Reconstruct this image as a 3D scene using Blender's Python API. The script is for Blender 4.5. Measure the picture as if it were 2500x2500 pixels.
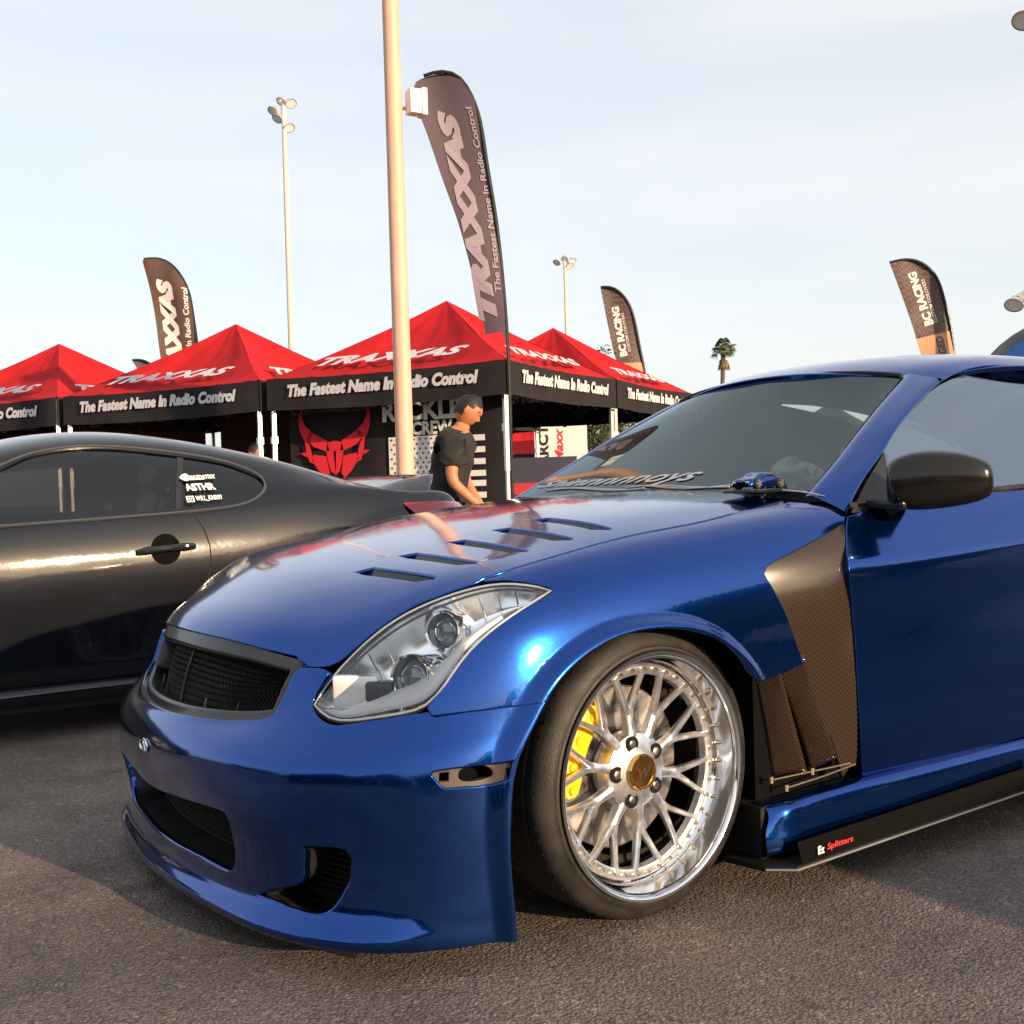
import bpy, bmesh, math, random
import numpy as np
from mathutils import Vector, Matrix
from mathutils.geometry import delaunay_2d_cdt

for o in list(bpy.data.objects): bpy.data.objects.remove(o)
scene = bpy.context.scene
col = scene.collection
rnd = random.Random(7)

# ---------------------------------------------------------------- camera
cd = bpy.data.cameras.new('camera'); cam_o = bpy.data.objects.new('camera', cd); col.objects.link(cam_o)
cd.sensor_width = 36; cd.sensor_fit = 'HORIZONTAL'; cd.lens = 42.973; cd.clip_start = .05; cd.clip_end = 3000
_f = Vector((-.53214, -.84647, -.01788)); _r = Vector((-.84589, .53244, -.03127)); _u = Vector((-.03599, .00151, .99935))
cam_o.matrix_world = Matrix(((_r.x, _u.x, -_f.x, 1.7238), (_r.y, _u.y, -_f.y, 3.0122), (_r.z, _u.z, -_f.z, .9774), (0, 0, 0, 1)))
scene.camera = cam_o
scene.render.resolution_x = scene.render.resolution_y = 1024

# ---------------------------------------------------------------- sky, sun, exposure
SUN_AZ = math.atan2(.975, -.22)          # direction towards the sun, measured from +x
SUN_EL = math.radians(12.5)
W = bpy.data.worlds.new('World'); scene.world = W; W.use_nodes = True
nt = W.node_tree; nt.nodes.clear()
out = nt.nodes.new('ShaderNodeOutputWorld'); bg = nt.nodes.new('ShaderNodeBackground'); bg.inputs['Strength'].default_value = .15
sky = nt.nodes.new('ShaderNodeTexSky'); sky.sky_type = 'NISHITA'; sky.sun_disc = False
sky.sun_elevation = SUN_EL; sky.sun_rotation = math.pi/2-SUN_AZ
sky.air_density = 1.0; sky.dust_density = 2.2; sky.ozone_density = 1.6; sky.altitude = 0
# thin high haze and streaks of cirrus over the whole dome
tc = nt.nodes.new('ShaderNodeTexCoord'); mp = nt.nodes.new('ShaderNodeMapping'); mp.inputs['Scale'].default_value = (1.2, 1.2, 7.0)
nz = nt.nodes.new('ShaderNodeTexNoise'); nz.inputs['Scale'].default_value = 1.6; nz.inputs['Detail'].default_value = 6; nz.inputs['Roughness'].default_value = .55
nz.inputs['Distortion'].default_value = .6
cr = nt.nodes.new('ShaderNodeValToRGB'); cr.color_ramp.elements[0].position = .38; cr.color_ramp.elements[1].position = .78
cr.color_ramp.elements[0].color = (.62, .62, .62, 1); cr.color_ramp.elements[1].color = (.84, .84, .84, 1)
mx = nt.nodes.new('ShaderNodeMix'); mx.data_type = 'RGBA'; mx.inputs['B'].default_value = (4.25, 4.22, 4.22, 1)
nt.links.new(tc.outputs['Generated'], mp.inputs['Vector']); nt.links.new(mp.outputs['Vector'], nz.inputs['Vector'])
nt.links.new(nz.outputs['Fac'], cr.inputs['Fac']); nt.links.new(cr.outputs['Color'], mx.inputs['Factor'])
nt.links.new(sky.outputs['Color'], mx.inputs['A']); nt.links.new(mx.outputs['Result'], bg.inputs['Color'])
nt.links.new(bg.outputs['Background'], out.inputs['Surface'])
sd = bpy.data.lights.new('sun', 'SUN'); sd.energy = 5.0; sd.angle = math.radians(.6); sd.color = (1.0, .70, .44)
so = bpy.data.objects.new('sun', sd); col.objects.link(so)
_s = Vector((math.cos(SUN_AZ)*math.cos(SUN_EL), math.sin(SUN_AZ)*math.cos(SUN_EL), math.sin(SUN_EL)))
so.rotation_euler = _s.to_track_quat('Z', 'Y').to_euler()
vs = scene.view_settings; vs.view_transform = 'Standard'; vs.look = 'None'; vs.exposure = 0.70; vs.gamma = 1.0; vs.use_curve_mapping = False
# ---------------------------------------------------------------- materials
MATS = {}
def pmat(name, color, rough=.5, metal=0.0, coat=0.0, coat_rough=.03, spec=.5, trans=0.0, alpha=1.0, emit=None, estr=0, sheen=0, ior=1.45):
    if name in MATS: return MATS[name]
    m = bpy.data.materials.new(name); m.use_nodes = True
    b = m.node_tree.nodes['Principled BSDF']
    b.inputs['Base Color'].default_value = (*color, 1); b.inputs['Roughness'].default_value = rough; b.inputs['Metallic'].default_value = metal
    b.inputs['Coat Weight'].default_value = coat; b.inputs['Coat Roughness'].default_value = coat_rough; b.inputs['Specular IOR Level'].default_value = spec
    b.inputs['Transmission Weight'].default_value = trans; b.inputs['Alpha'].default_value = alpha; b.inputs['IOR'].default_value = ior
    b.inputs['Sheen Weight'].default_value = sheen
    if emit: b.inputs['Emission Color'].default_value = (*emit, 1); b.inputs['Emission Strength'].default_value = estr
    MATS[name] = m; return m
def nodes(m): return m.node_tree.nodes, m.node_tree.links, m.node_tree.nodes['Principled BSDF']
def vary(m, scale=8.0, amt=.25, rough_amt=.15, detail=5, coord='Object', bump=0.0, bscale=None):
    """noise variation of colour, gloss and fine relief"""
    N, L, b = nodes(m)
    tc = N.new('ShaderNodeTexCoord'); nz = N.new('ShaderNodeTexNoise'); nz.inputs['Scale'].default_value = scale; nz.inputs['Detail'].default_value = detail
    L.new(tc.outputs[coord], nz.inputs['Vector'])
    base = b.inputs['Base Color'].default_value[:]
    mr = N.new('ShaderNodeMapRange'); mr.inputs['From Min'].default_value = .3; mr.inputs['From Max'].default_value = .7
    mr.inputs['To Min'].default_value = 1-amt; mr.inputs['To Max'].default_value = 1+amt
    L.new(nz.outputs['Fac'], mr.inputs['Value'])
    hv = N.new('ShaderNodeVectorMath'); hv.operation = 'SCALE'; hv.inputs[0].default_value = base[:3]
    L.new(mr.outputs['Result'], hv.inputs['Scale']); L.new(hv.outputs['Vector'], b.inputs['Base Color'])
    r = b.inputs['Roughness'].default_value
    m2 = N.new('ShaderNodeMapRange'); m2.inputs['From Min'].default_value = .3; m2.inputs['From Max'].default_value = .7
    m2.inputs['To Min'].default_value = max(0, r-rough_amt); m2.inputs['To Max'].default_value = min(1, r+rough_amt)
    L.new(nz.outputs['Fac'], m2.inputs['Value']); L.new(m2.outputs['Result'], b.inputs['Roughness'])
    if bump:
        n2 = N.new('ShaderNodeTexNoise'); n2.inputs['Scale'].default_value = bscale or scale*4; n2.inputs['Detail'].default_value = 4
        L.new(tc.outputs[coord], n2.inputs['Vector'])
        bp = N.new('ShaderNodeBump'); bp.inputs['Strength'].default_value = bump; bp.inputs['Distance'].default_value = .01
        L.new(n2.outputs['Fac'], bp.inputs['Height']); L.new(bp.outputs['Normal'], b.inputs['Normal'])
    return m

def flake_paint(name, color, rough=.28, metal=.75, coat=1.0, coat_rough=.02):
    m = pmat(name, color, rough, metal, coat, coat_rough)
    N, L, b = nodes(m)
    tc = N.new('ShaderNodeTexCoord'); vo = N.new('ShaderNodeTexVoronoi'); vo.inputs['Scale'].default_value = 900
    L.new(tc.outputs['Object'], vo.inputs['Vector'])
    # tiny flakes tilt the base-coat normal, the clear coat stays smooth
    sub = N.new('ShaderNodeVectorMath'); sub.operation = 'SUBTRACT'; sub.inputs[1].default_value = (.5, .5, .5)
    L.new(vo.outputs['Color'], sub.inputs[0])
    sc = N.new('ShaderNodeVectorMath'); sc.operation = 'SCALE'; sc.inputs['Scale'].default_value = .022; L.new(sub.outputs['Vector'], sc.inputs[0])
    ge = N.new('ShaderNodeNewGeometry'); ad = N.new('ShaderNodeVectorMath'); ad.operation = 'ADD'
    L.new(ge.outputs['Normal'], ad.inputs[0]); L.new(sc.outputs['Vector'], ad.inputs[1])
    nm = N.new('ShaderNodeVectorMath'); nm.operation = 'NORMALIZE'; L.new(ad.outputs['Vector'], nm.inputs[0])
    L.new(nm.outputs['Vector'], b.inputs['Normal'])
    # barely visible orange peel and dust in the clear coat
    n2 = N.new('ShaderNodeTexNoise'); n2.inputs['Scale'].default_value = 55; n2.inputs['Detail'].default_value = 2; L.new(tc.outputs['Object'], n2.inputs['Vector'])
    bp = N.new('ShaderNodeBump'); bp.inputs['Strength'].default_value = .018; bp.inputs['Distance'].default_value = .01
    L.new(n2.outputs['Fac'], bp.inputs['Height']); L.new(bp.outputs['Normal'], b.inputs['Coat Normal'])
    n3 = N.new('ShaderNodeTexNoise'); n3.inputs['Scale'].default_value = 5; n3.inputs['Detail'].default_value = 6; L.new(tc.outputs['Object'], n3.inputs['Vector'])
    mr = N.new('ShaderNodeMapRange'); mr.inputs['From Min'].default_value = .35; mr.inputs['From Max'].default_value = .75
    mr.inputs['To Min'].default_value = coat_rough; mr.inputs['To Max'].default_value = coat_rough+.05
    L.new(n3.outputs['Fac'], mr.inputs['Value']); L.new(mr.outputs['Result'], b.inputs['Coat Roughness'])
    return m

def carbon(name, scale=260, tint=(.045, .036, .028)):
    m = pmat(name, tint, .6, 0, .9, .11, spec=.03)
    N, L, b = nodes(m)
    tc = N.new('ShaderNodeTexCoord')
    mp = N.new('ShaderNodeMapping'); mp.inputs['Rotation'].default_value = (0, math.radians(38), math.radians(45)); mp.inputs['Scale'].default_value = (scale,)*3
    L.new(tc.outputs['Object'], mp.inputs['Vector'])
    w = N.new('ShaderNodeTexWave'); w.wave_type = 'BANDS'; w.bands_direction = 'X'; w.inputs['Scale'].default_value = .32
    L.new(mp.outputs['Vector'], w.inputs['Vector'])
    w2 = N.new('ShaderNodeTexWave'); w2.wave_type = 'BANDS'; w2.bands_direction = 'Z'; w2.inputs['Scale'].default_value = .32
    L.new(mp.outputs['Vector'], w2.inputs['Vector'])
    mu = N.new('ShaderNodeMath'); mu.operation = 'ADD'; L.new(w.outputs['Fac'], mu.inputs[0])
    m5 = N.new('ShaderNodeMath'); m5.operation = 'MULTIPLY'; m5.inputs[1].default_value = .35; L.new(w2.outputs['Fac'], m5.inputs[0]); L.new(m5.outputs[0], mu.inputs[1])
    cr = N.new('ShaderNodeValToRGB'); cr.color_ramp.elements[0].color = (tint[0]*.30, tint[1]*.28, tint[2]*.28, 1); cr.color_ramp.elements[1].color = (tint[0]*2.4, tint[1]*2.2, tint[2]*2.0, 1)
    cr.color_ramp.elements[0].position = .25; cr.color_ramp.elements[1].position = .95
    L.new(mu.outputs[0], cr.inputs['Fac']); L.new(cr.outputs['Color'], b.inputs['Base Color'])
    bp = N.new('ShaderNodeBump'); bp.inputs['Strength'].default_value = .25; bp.inputs['Distance'].default_value = .002; L.new(mu.outputs[0], bp.inputs['Height']); L.new(bp.outputs['Normal'], b.inputs['Normal'])
    return m

def glassmat(name, tint=(.6, .62, .62), rough=0.0, gain=1.5, base=0.0, gcol=(1, 1, 1)):
    """thin sheet: fresnel reflection over a tinted see-through body"""
    m = bpy.data.materials.new(name); m.use_nodes = True; N = m.node_tree.nodes; L = m.node_tree.links; N.clear()
    o = N.new('ShaderNodeOutputMaterial'); mix = N.new('ShaderNodeMixShader'); tr = N.new('ShaderNodeBsdfTransparent'); gl = N.new('ShaderNodeBsdfGlossy')
    fr = N.new('ShaderNodeFresnel'); fr.inputs['IOR'].default_value = 1.5
    mu = N.new('ShaderNodeMath'); mu.operation = 'MULTIPLY_ADD'; mu.inputs[1].default_value = gain; mu.inputs[2].default_value = base; mu.use_clamp = True
    tr.inputs['Color'].default_value = (*tint, 1); gl.inputs['Roughness'].default_value = rough; gl.inputs['Color'].default_value = (*gcol, 1)
    L.new(fr.outputs[0], mu.inputs[0]); L.new(mu.outputs[0], mix.inputs['Fac']); L.new(tr.outputs[0], mix.inputs[1]); L.new(gl.outputs[0], mix.inputs[2]); L.new(mix.outputs[0], o.inputs['Surface'])
    MATS[name] = m; return m

# ---------------------------------------------------------------- objects
def link(o, parent=None):
    col.objects.link(o)
    if parent is not None: o.parent = parent
    return o
def thing(name, label, cat, loc=(0, 0, 0), rz=0.0, group=None):
    o = bpy.data.objects.new(name, None); o.empty_display_size = .2; link(o); o.location = loc; o.rotation_euler = (0, 0, rz)
    tag(o, label, cat, group); return o
def tag(o, label, cat, group=None):
    o['label'] = label; o['category'] = cat
    if group: o['group'] = group
    return o
def mesh_obj(name, verts, faces, mat, parent=None, smooth=True, normals=None, sharp=None):
    me = bpy.data.meshes.new(name); me.from_pydata([tuple(map(float, v)) for v in verts], [], [tuple(map(int, f)) for f in faces]); me.update()
    if smooth: me.polygons.foreach_set('use_smooth', [True]*len(me.polygons))
    if sharp is not None and smooth: me.set_sharp_from_angle(angle=math.radians(sharp))
    if normals is not None: me.normals_split_custom_set_from_vertices([tuple(map(float, n)) for n in normals])
    o = bpy.data.objects.new(name, me)
    if mat is not None: me.materials.append(mat)
    return link(o, parent)
class MB:
    """collects primitive pieces into one mesh"""
    def __init__(s): s.v = []; s.f = []
    def add(s, V, F):
        n = len(s.v); s.v += [tuple(map(float, p)) for p in V]; s.f += [tuple(i+n for i in q) for q in F]; return s
    def box(s, lo, hi, M=None, bev=0.0):
        x0, y0, z0 = lo; x1, y1, z1 = hi
        if bev <= 0:
            V = [(x0, y0, z0), (x1, y0, z0), (x1, y1, z0), (x0, y1, z0), (x0, y0, z1), (x1, y0, z1), (x1, y1, z1), (x0, y1, z1)]
            F = [(0, 3, 2, 1), (4, 5, 6, 7), (0, 1, 5, 4), (1, 2, 6, 5), (2, 3, 7, 6), (3, 0, 4, 7)]
        else:
            bm = bmesh.new(); bmesh.ops.create_cube(bm, size=1)
            for v in bm.verts: v.co = Vector(((v.co.x+.5)*(x1-x0)+x0, (v.co.y+.5)*(y1-y0)+y0, (v.co.z+.5)*(z1-z0)+z0))
            bmesh.ops.bevel(bm, geom=bm.edges[:], offset=bev, segments=2, profile=.5, affect='EDGES')
            V = [v.co[:] for v in bm.verts]; bm.verts.index_update(); F = [tuple(v.index for v in f.verts) for f in bm.faces]; bm.free()
        if M is not None: V = [tuple(M @ Vector(p)) for p in V]
        return s.add(V, F)
    def tube(s, pts, r, n=12, caps=True, closed=False):
        P = [Vector(p) for p in pts]; m = len(P); R = r if hasattr(r, '__len__') else [r]*m
        V = []; F = []; up = None
        for i, p in enumerate(P):
            if closed: t = (P[(i+1) % m]-P[i-1]).normalized()
            else: t = (P[min(i+1, m-1)]-P[max(i-1, 0)]).normalized()
            if up is None:
                up = Vector((0, 0, 1)) if abs(t.z) < .9 else Vector((1, 0, 0))
            a = (up-t*up.dot(t)).normalized(); b = t.cross(a); up = a
            for k in range(n):
                th = 2*math.pi*k/n; V.append(p+(a*math.cos(th)+b*math.sin(th))*R[i])
        rng = range(m) if closed else range(m-1)
        for i in rng:
            j = (i+1) % m
            for k in range(n):
                k2 = (k+1) % n; F.append((i*n+k, i*n+k2, j*n+k2, j*n+k))
        if caps and not closed:
            F.append(tuple(range(n))[::-1]); F.append(tuple((m-1)*n+k for k in range(n)))
        return s.add(V, F)
    def lathe(s, prof, n=48, M=None, a0=0.0, a1=2*math.pi, caps=False):
        """prof: (r, h) about local +Y axis"""
        full = abs(a1-a0-2*math.pi) < 1e-6; m = len(prof); V = []; F = []
        cnt = n if full else n+1
        for i in range(cnt):
            th = a0+(a1-a0)*i/n
            for r, h in prof: V.append((r*math.cos(th), h, r*math.sin(th)))
        for i in range(n):
            j = (i+1) % cnt
            for k in range(m-1): F.append((i*m+k, i*m+k+1, j*m+k+1, j*m+k))
        if M is not None: V = [tuple(M @ Vector(p)) for p in V]
        return s.add(V, F)
    def prism(s, poly, h0, h1, M=None):
        """polygon (a,b) in local XZ, extruded along local Y"""
        n = len(poly); V = [(a, h0, b) for a, b in poly]+[(a, h1, b) for a, b in poly]
        F = [tuple(range(n))[::-1], tuple(range(n, 2*n))]+[(i, (i+1) % n, (i+1) % n+n, i+n) for i in range(n)]
        if M is not None: V = [tuple(M @ Vector(p)) for p in V]
        return s.add(V, F)
    def build(s, name, mat, parent=None, smooth=True, sharp=35):
        o = mesh_obj(name, s.v, s.f, mat, parent, smooth, sharp=sharp)
        return o
def recalc(o):
    bm = bmesh.new(); bm.from_mesh(o.data); bmesh.ops.recalc_face_normals(bm, faces=bm.faces[:]); bm.to_mesh(o.data); bm.free(); return o

def inpoly(p, poly):
    p = np.asarray(p); poly = np.asarray(poly); x, y = p[:, 0], p[:, 1]; c = np.zeros(len(p), bool)
    a = poly; b = np.roll(poly, -1, 0)
    for (x0, y0), (x1, y1) in zip(a, b):
        if y0 == y1: continue
        t = ((y0 > y) != (y1 > y)) & (x < (x1-x0)*(y-y0)/(y1-y0)+x0); c ^= t
    return c
def area2(poly):
    q = np.asarray(poly); r = np.roll(q, -1, 0); return .5*np.sum(q[:, 0]*r[:, 1]-r[:, 0]*q[:, 1])
def resample(poly, h, closed=True):
    q = np.asarray(poly, float); out = []
    n = len(q); rng = range(n) if closed else range(n-1)
    for i in rng:
        a, b = q[i], q[(i+1) % n]; d = np.linalg.norm(b-a); k = max(1, int(round(d/h)))
        for t in range(k): out.append(a+(b-a)*t/k)
    if not closed: out.append(q[-1])
    # drop near-duplicates
    res = [out[0]]
    for p in out[1:]:
        if np.linalg.norm(p-res[-1]) > h*.25: res.append(p)
    if closed and np.linalg.norm(res[0]-res[-1]) < h*.25: res.pop()
    return np.array(res)
def cdt_mesh(outer, holes, h, extra=None, clear=0.0):
    """triangulate a trimmed region of the parameter plane"""
    loops = [np.asarray(outer)]+[np.asarray(q) for q in holes]
    lo = loops[0].min(0); hi = loops[0].max(0)
    gx, gy = np.meshgrid(np.arange(lo[0]+h*.5, hi[0], h), np.arange(lo[1]+h*.5, hi[1], h)); g = np.stack([gx.ravel(), gy.ravel()], 1)
    g[:, 0] += ((np.arange(len(g))//gx.shape[1]) % 2)*h*.5
    k = inpoly(g, loops[0])
    for q in loops[1:]: k &= ~inpoly(g, q)
    g = g[k]
    for q in loops:
        if len(g): g = g[seg_dist(g, np.vstack([q, q[:1]])) > h*.55]
    if extra is not None and len(extra):
        ok = inpoly(extra, loops[0])
        for q in loops[1:]: ok &= ~inpoly(extra, q)
        extra = extra[ok]
        for q in loops: extra = extra[seg_dist(extra, np.vstack([q, q[:1]])) > .0022]
        for c0 in range(0, len(g), 400):
            pass
        keepg = np.array([np.min(((extra-p_)**2).sum(1)) > clear*clear for p_ in g]) if len(g) else np.zeros(0, bool)
        g = np.vstack([g[keepg], extra])
    V = []; E = []
    for q in loops:
        n0 = len(V); V += [Vector((float(a), float(b))) for a, b in q]; E += [(n0+i, n0+(i+1) % len(q)) for i in range(len(q))]
    nb = len(V)
    V += [Vector((float(a), float(b))) for a, b in g]
    r = delaunay_2d_cdt(V, E, [], 0, 1e-7)
    P = np.array([tuple(v) for v in r[0]]); F = np.array([f for f in r[2]])
    c = P[F].mean(1); keep = inpoly(c, loops[0])
    for q in loops[1:]: keep &= ~inpoly(c, q)
    return P, F[keep], loops
def panel(name, S, outer, holes, mat, parent=None, flip=False, h=.016, r=.0025, d=.012, hr=.008, hd=.03, mirror=False, offset=0.0, rings=3, holes_rd=None, noflange=False, follow=None):
    """skin cut from a spline surface with rolled edges around it and around its openings"""
    outer = resample(outer, h); holes = [resample(q, h*.6) for q in holes]
    if area2(outer) < 0: outer = outer[::-1]
    holes = [q[::-1] if area2(q) > 0 else q for q in holes]
    extra = None
    if follow is not None:
        # rows of points running parallel to the chosen stretch of the edge
        X0 = S(outer[:, 0], outer[:, 1]); k = follow(X0); t_ = np.roll(outer, -1, 0)-np.roll(outer, 1, 0); t_ /= np.linalg.norm(t_, axis=1)[:, None]+1e-9
        n_in = np.stack([-t_[:, 1], t_[:, 0]], 1); L_ = []
        for s_ in range(1, 15): L_.append((outer+n_in*(.0038*s_))[k & np.roll(k, 1) & np.roll(k, -1)])
        extra = np.vstack(L_)
        # drop rows that fold over each other
        d_e = seg_dist(extra, np.vstack([outer, outer[:1]])); lvl = np.concatenate([np.full(len(L_[s_]), .0038*(s_+1)) for s_ in range(14)]); extra = extra[d_e > lvl*.9]
    P, F, loops = cdt_mesh(outer, holes, h, extra, h*.7)
    n0 = S.normal(P[:, 0], P[:, 1]); sg = -1.0 if flip else 1.0
    X = S(P[:, 0], P[:, 1])+sg*n0*offset
    V = [X]; NN = [sg*n0]; faces = [tuple(f) if not flip else tuple(f[::-1]) for f in F]; cnt = len(X)
    if not noflange:
        for li, q in enumerate(loops):
            x = S(q[:, 0], q[:, 1]); n = S.normal(q[:, 0], q[:, 1]); x = x+sg*n*offset
            t = np.roll(x, -1, 0)-np.roll(x, 1, 0); t /= np.linalg.norm(t, axis=1)[:, None]+1e-9
            b = np.cross(t, n); b /= np.linalg.norm(b, axis=1)[:, None]+1e-9; no = sg*n
            if li == 0: rr, dd = r, d
            elif holes_rd: rr, dd = holes_rd[li-1]
            else: rr, dd = hr, hd
            ringsV = [x]; ringsN = [no]
            for k in range(1, rings+1):
                th = math.pi/2*k/rings
                ringsV.append(x+b*rr*math.sin(th)-no*rr*(1-math.cos(th))); ringsN.append(no*math.cos(th)+b*math.sin(th))
            ringsV.append(x+b*rr-no*(rr+dd)); ringsN.append(b)
            m = len(q)
            for k in range(len(ringsV)-1):
                V.append(ringsV[k]); V.append(ringsV[k+1]); NN.append(ringsN[k]); NN.append(ringsN[k+1])
                for i in range(m):
                    j = (i+1) % m; f = (cnt+i, cnt+m+i, cnt+m+j, cnt+j)
                    faces.append(f if not flip else f[::-1])
                cnt += 2*m
    V = np.vstack(V); NN = np.vstack(NN)
    o = mesh_obj(name, V, faces, mat, parent, True, NN)
    if mirror:
        return o, mesh_obj(name, V*[1, -1, 1], [f[::-1] for f in faces], mat, parent, True, NN*[1, -1, 1])
    return o
def mirror_copy(o, parent=None, name=None):
    me = o.data.copy(); me.transform(Matrix.Diagonal((1, -1, 1, 1))); me.flip_normals()
    c = bpy.data.objects.new(name or o.name.split('.')[0], me); link(c, parent if parent is not None else o.parent); return c
def grid_obj(name, S, mat, parent=None, nu=40, nv=40, u0=0, u1=None, v0=0, v1=None, flip=False, offset=0.0):
    u1 = S.U if u1 is None else u1; v1 = S.V if v1 is None else v1
    uu, vv = np.meshgrid(np.linspace(u0, u1, nu), np.linspace(v0, v1, nv)); uu = uu.ravel(); vv = vv.ravel()
    N = S.normal(uu, vv, flip); X = S(uu, vv)+N*offset; F = []
    for j in range(nv-1):
        for i in range(nu-1):
            f = (j*nu+i, j*nu+i+1, (j+1)*nu+i+1, (j+1)*nu+i); F.append(f[::-1] if flip else f)
    return mesh_obj(name, X, F, mat, parent, True, N)
def text_mesh(s, size=1.0, shear=0.0, bold=0.0, sx=1.0, space=1.0, depth=0.0):
    """verts, faces of a line of text, centred on the origin in the XY plane"""
    cu = bpy.data.curves.new('txt', 'FONT'); cu.body = s; cu.size = size; cu.shear = shear; cu.offset = bold; cu.space_character = space; cu.extrude = depth
    cu.align_x = 'CENTER'; cu.align_y = 'CENTER'; cu.resolution_u = 3
    o = bpy.data.objects.new('txt', cu); col.objects.link(o)
    bpy.context.view_layer.update()
    dg = bpy.context.evaluated_depsgraph_get(); me = o.evaluated_get(dg).to_mesh()
    V = np.array([v.co[:] for v in me.vertices]) if len(me.vertices) else np.zeros((0, 3)); F = [tuple(p.vertices) for p in me.polygons]
    bpy.data.objects.remove(o); bpy.data.curves.remove(cu)
    if len(V): V[:, 0] *= sx
    return V, F
def text_on(name, s, origin, ex, ey, mat, parent=None, size=.2, shear=0, bold=0.0, sx=1.0, space=1.0, width=None, lift=.004, warp=None):
    """flat lettering laid on a plane: origin + a*ex + b*ey, lifted along the plane's normal"""
    V, F = text_mesh(s, size, shear, bold, sx, space)
    if width: k = width/(V[:, 0].max()-V[:, 0].min()); V[:, 0] *= k
    V[:, 0] -= (V[:, 0].max()+V[:, 0].min())/2; V[:, 1] -= (V[:, 1].max()+V[:, 1].min())/2
    if warp: P = [warp(a, b) for a, b, _ in V]
    else:
        ex = Vector(ex).normalized(); ey = Vector(ey).normalized(); n = ex.cross(ey); P = [Vector(origin)+ex*a+ey*b+n*lift for a, b, _ in V]
    return mesh_obj(name, P, F, mat, parent, False)
def basis(origin, ex, ey, ez):
    ex, ey, ez = Vector(ex), Vector(ey), Vector(ez); o = Vector(origin)
    return Matrix(((ex.x, ey.x, ez.x, o.x), (ex.y, ey.y, ez.y, o.y), (ex.z, ey.z, ez.z, o.z), (0, 0, 0, 1)))
# ---------------------------------------------------------------- spline surfaces
def nat_basis(k):
    """cardinal basis of a natural cubic spline with knots k -> function(t)->(N,n)"""
    k = np.asarray(k, float); n = len(k); h = np.diff(k)
    A = np.zeros((n, n)); Bm = np.zeros((n, n)); A[0, 0] = A[-1, -1] = 1
    for i in range(1, n-1):
        A[i, i-1] = h[i-1]; A[i, i] = 2*(h[i-1]+h[i]); A[i, i+1] = h[i]
        Bm[i, i-1] = 6/h[i-1]; Bm[i, i] = -6/h[i-1]-6/h[i]; Bm[i, i+1] = 6/h[i]
    M = np.linalg.solve(A, Bm)
    I = np.eye(n)
    def f(t):
        t = np.asarray(t, float); j = np.clip(np.searchsorted(k, t, side='right')-1, 0, n-2)
        hh = h[j]; a = (k[j+1]-t)/hh; b = (t-k[j])/hh
        # linear beyond the ends keeps extrapolation tame
        return (a[:, None]*I[j]+b[:, None]*I[j+1]
                + ((np.clip(a, 0, 1)**3-np.clip(a, 0, 1))[:, None]*M[j]+(np.clip(b, 0, 1)**3-np.clip(b, 0, 1))[:, None]*M[j+1])*(hh**2)[:, None]/6)
    return f

class Surf:
    def __init__(s, P, post=None):
        s.P = np.array(P, float); s.post = post
        nv, nu, _ = s.P.shape
        du = np.linalg.norm(np.diff(s.P, axis=1), axis=2).mean(0); dv = np.linalg.norm(np.diff(s.P, axis=0), axis=2).mean(1)
        s.ku = np.concatenate([[0], np.cumsum(np.maximum(du, 1e-4))]); s.kv = np.concatenate([[0], np.cumsum(np.maximum(dv, 1e-4))])
        s.bu = nat_basis(s.ku); s.bv = nat_basis(s.kv)
        s.U = s.ku[-1]; s.V = s.kv[-1]
    def __call__(s, u, v):
        u = np.atleast_1d(np.asarray(u, float)); v = np.atleast_1d(np.asarray(v, float))
        p = np.einsum('ni,nj,jik->nk', s.bu(u), s.bv(v), s.P)
        return s.post(p) if s.post else p
    def normal(s, u, v, flip=False):
        e = 1e-3
        a = s(np.add(u, e), v)-s(np.subtract(u, e), v); b = s(u, np.add(v, e))-s(u, np.subtract(v, e))
        n = np.cross(a, b); n /= np.linalg.norm(n, axis=1)[:, None]+1e-12
        return -n if flip else n

def seg_dist(p, poly):
    """distance of points p (N,2) to an open polyline"""
    poly = np.asarray(poly, float); d = np.full(len(p), 9.0)
    for a, b in zip(poly[:-1], poly[1:]):
        ab = b-a; t = np.clip(((p-a)@ab)/(ab@ab), 0, 1)
        d = np.minimum(d, np.linalg.norm(p-(a+t[:, None]*ab), axis=1))
    return d

# wheel-arch edge of the blue car in side view (x, z)
ARCH = np.array([(.42, -.05), (.421, .05), (.427, .167), (.43, .271), (.418, .384), (.404, .426), (.355, .503), (.320, .550), (.282, .587), (.221, .626),
                 (.141, .655), (.048, .666), (-.036, .660), (-.128, .634), (-.195, .592), (-.24, .55), (-.28, .49)])
def _dense(P, n=220):
    d = np.concatenate([[0], np.cumsum(np.linalg.norm(np.diff(P, axis=0), axis=1))]); b = nat_basis(d); return b(np.linspace(0, d[-1], n))@P
ARCH = _dense(ARCH)
def flare(p):
    """arch lip: the skin swells outward towards the wheel-arch edge"""
    q = p.copy(); m = (np.abs(p[:, 1]) > .55) & (p[:, 0] < .62)
    if not m.any(): return q
    xz = p[m][:, [0, 2]]; d = seg_dist(xz, ARCH)
    w = np.interp(xz[:, 0], [-.25, .05, .30, .42], [.030, .032, .040, .048])
    t = np.clip(1-d/w, 0, 1)
    q[m, 1] += np.sign(p[m][:, 1])*.023*(t**3*(t*(6*t-15)+10))*np.clip((.62-xz[:, 0])/.12, 0, 1)
    return q

def mirror_rows(rows):
    """rows given from the centre line outwards -> full width rows right..left"""
    out = []
    for r in rows:
        r = [tuple(map(float, p)) for p in r]
        out.append([(x, -y, z) for x, y, z in reversed(r[1:])]+r)
    return out

def lev(z, xs):  # helper for a level of constant z
    return [(x, y, z) for x, y in xs]

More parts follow.
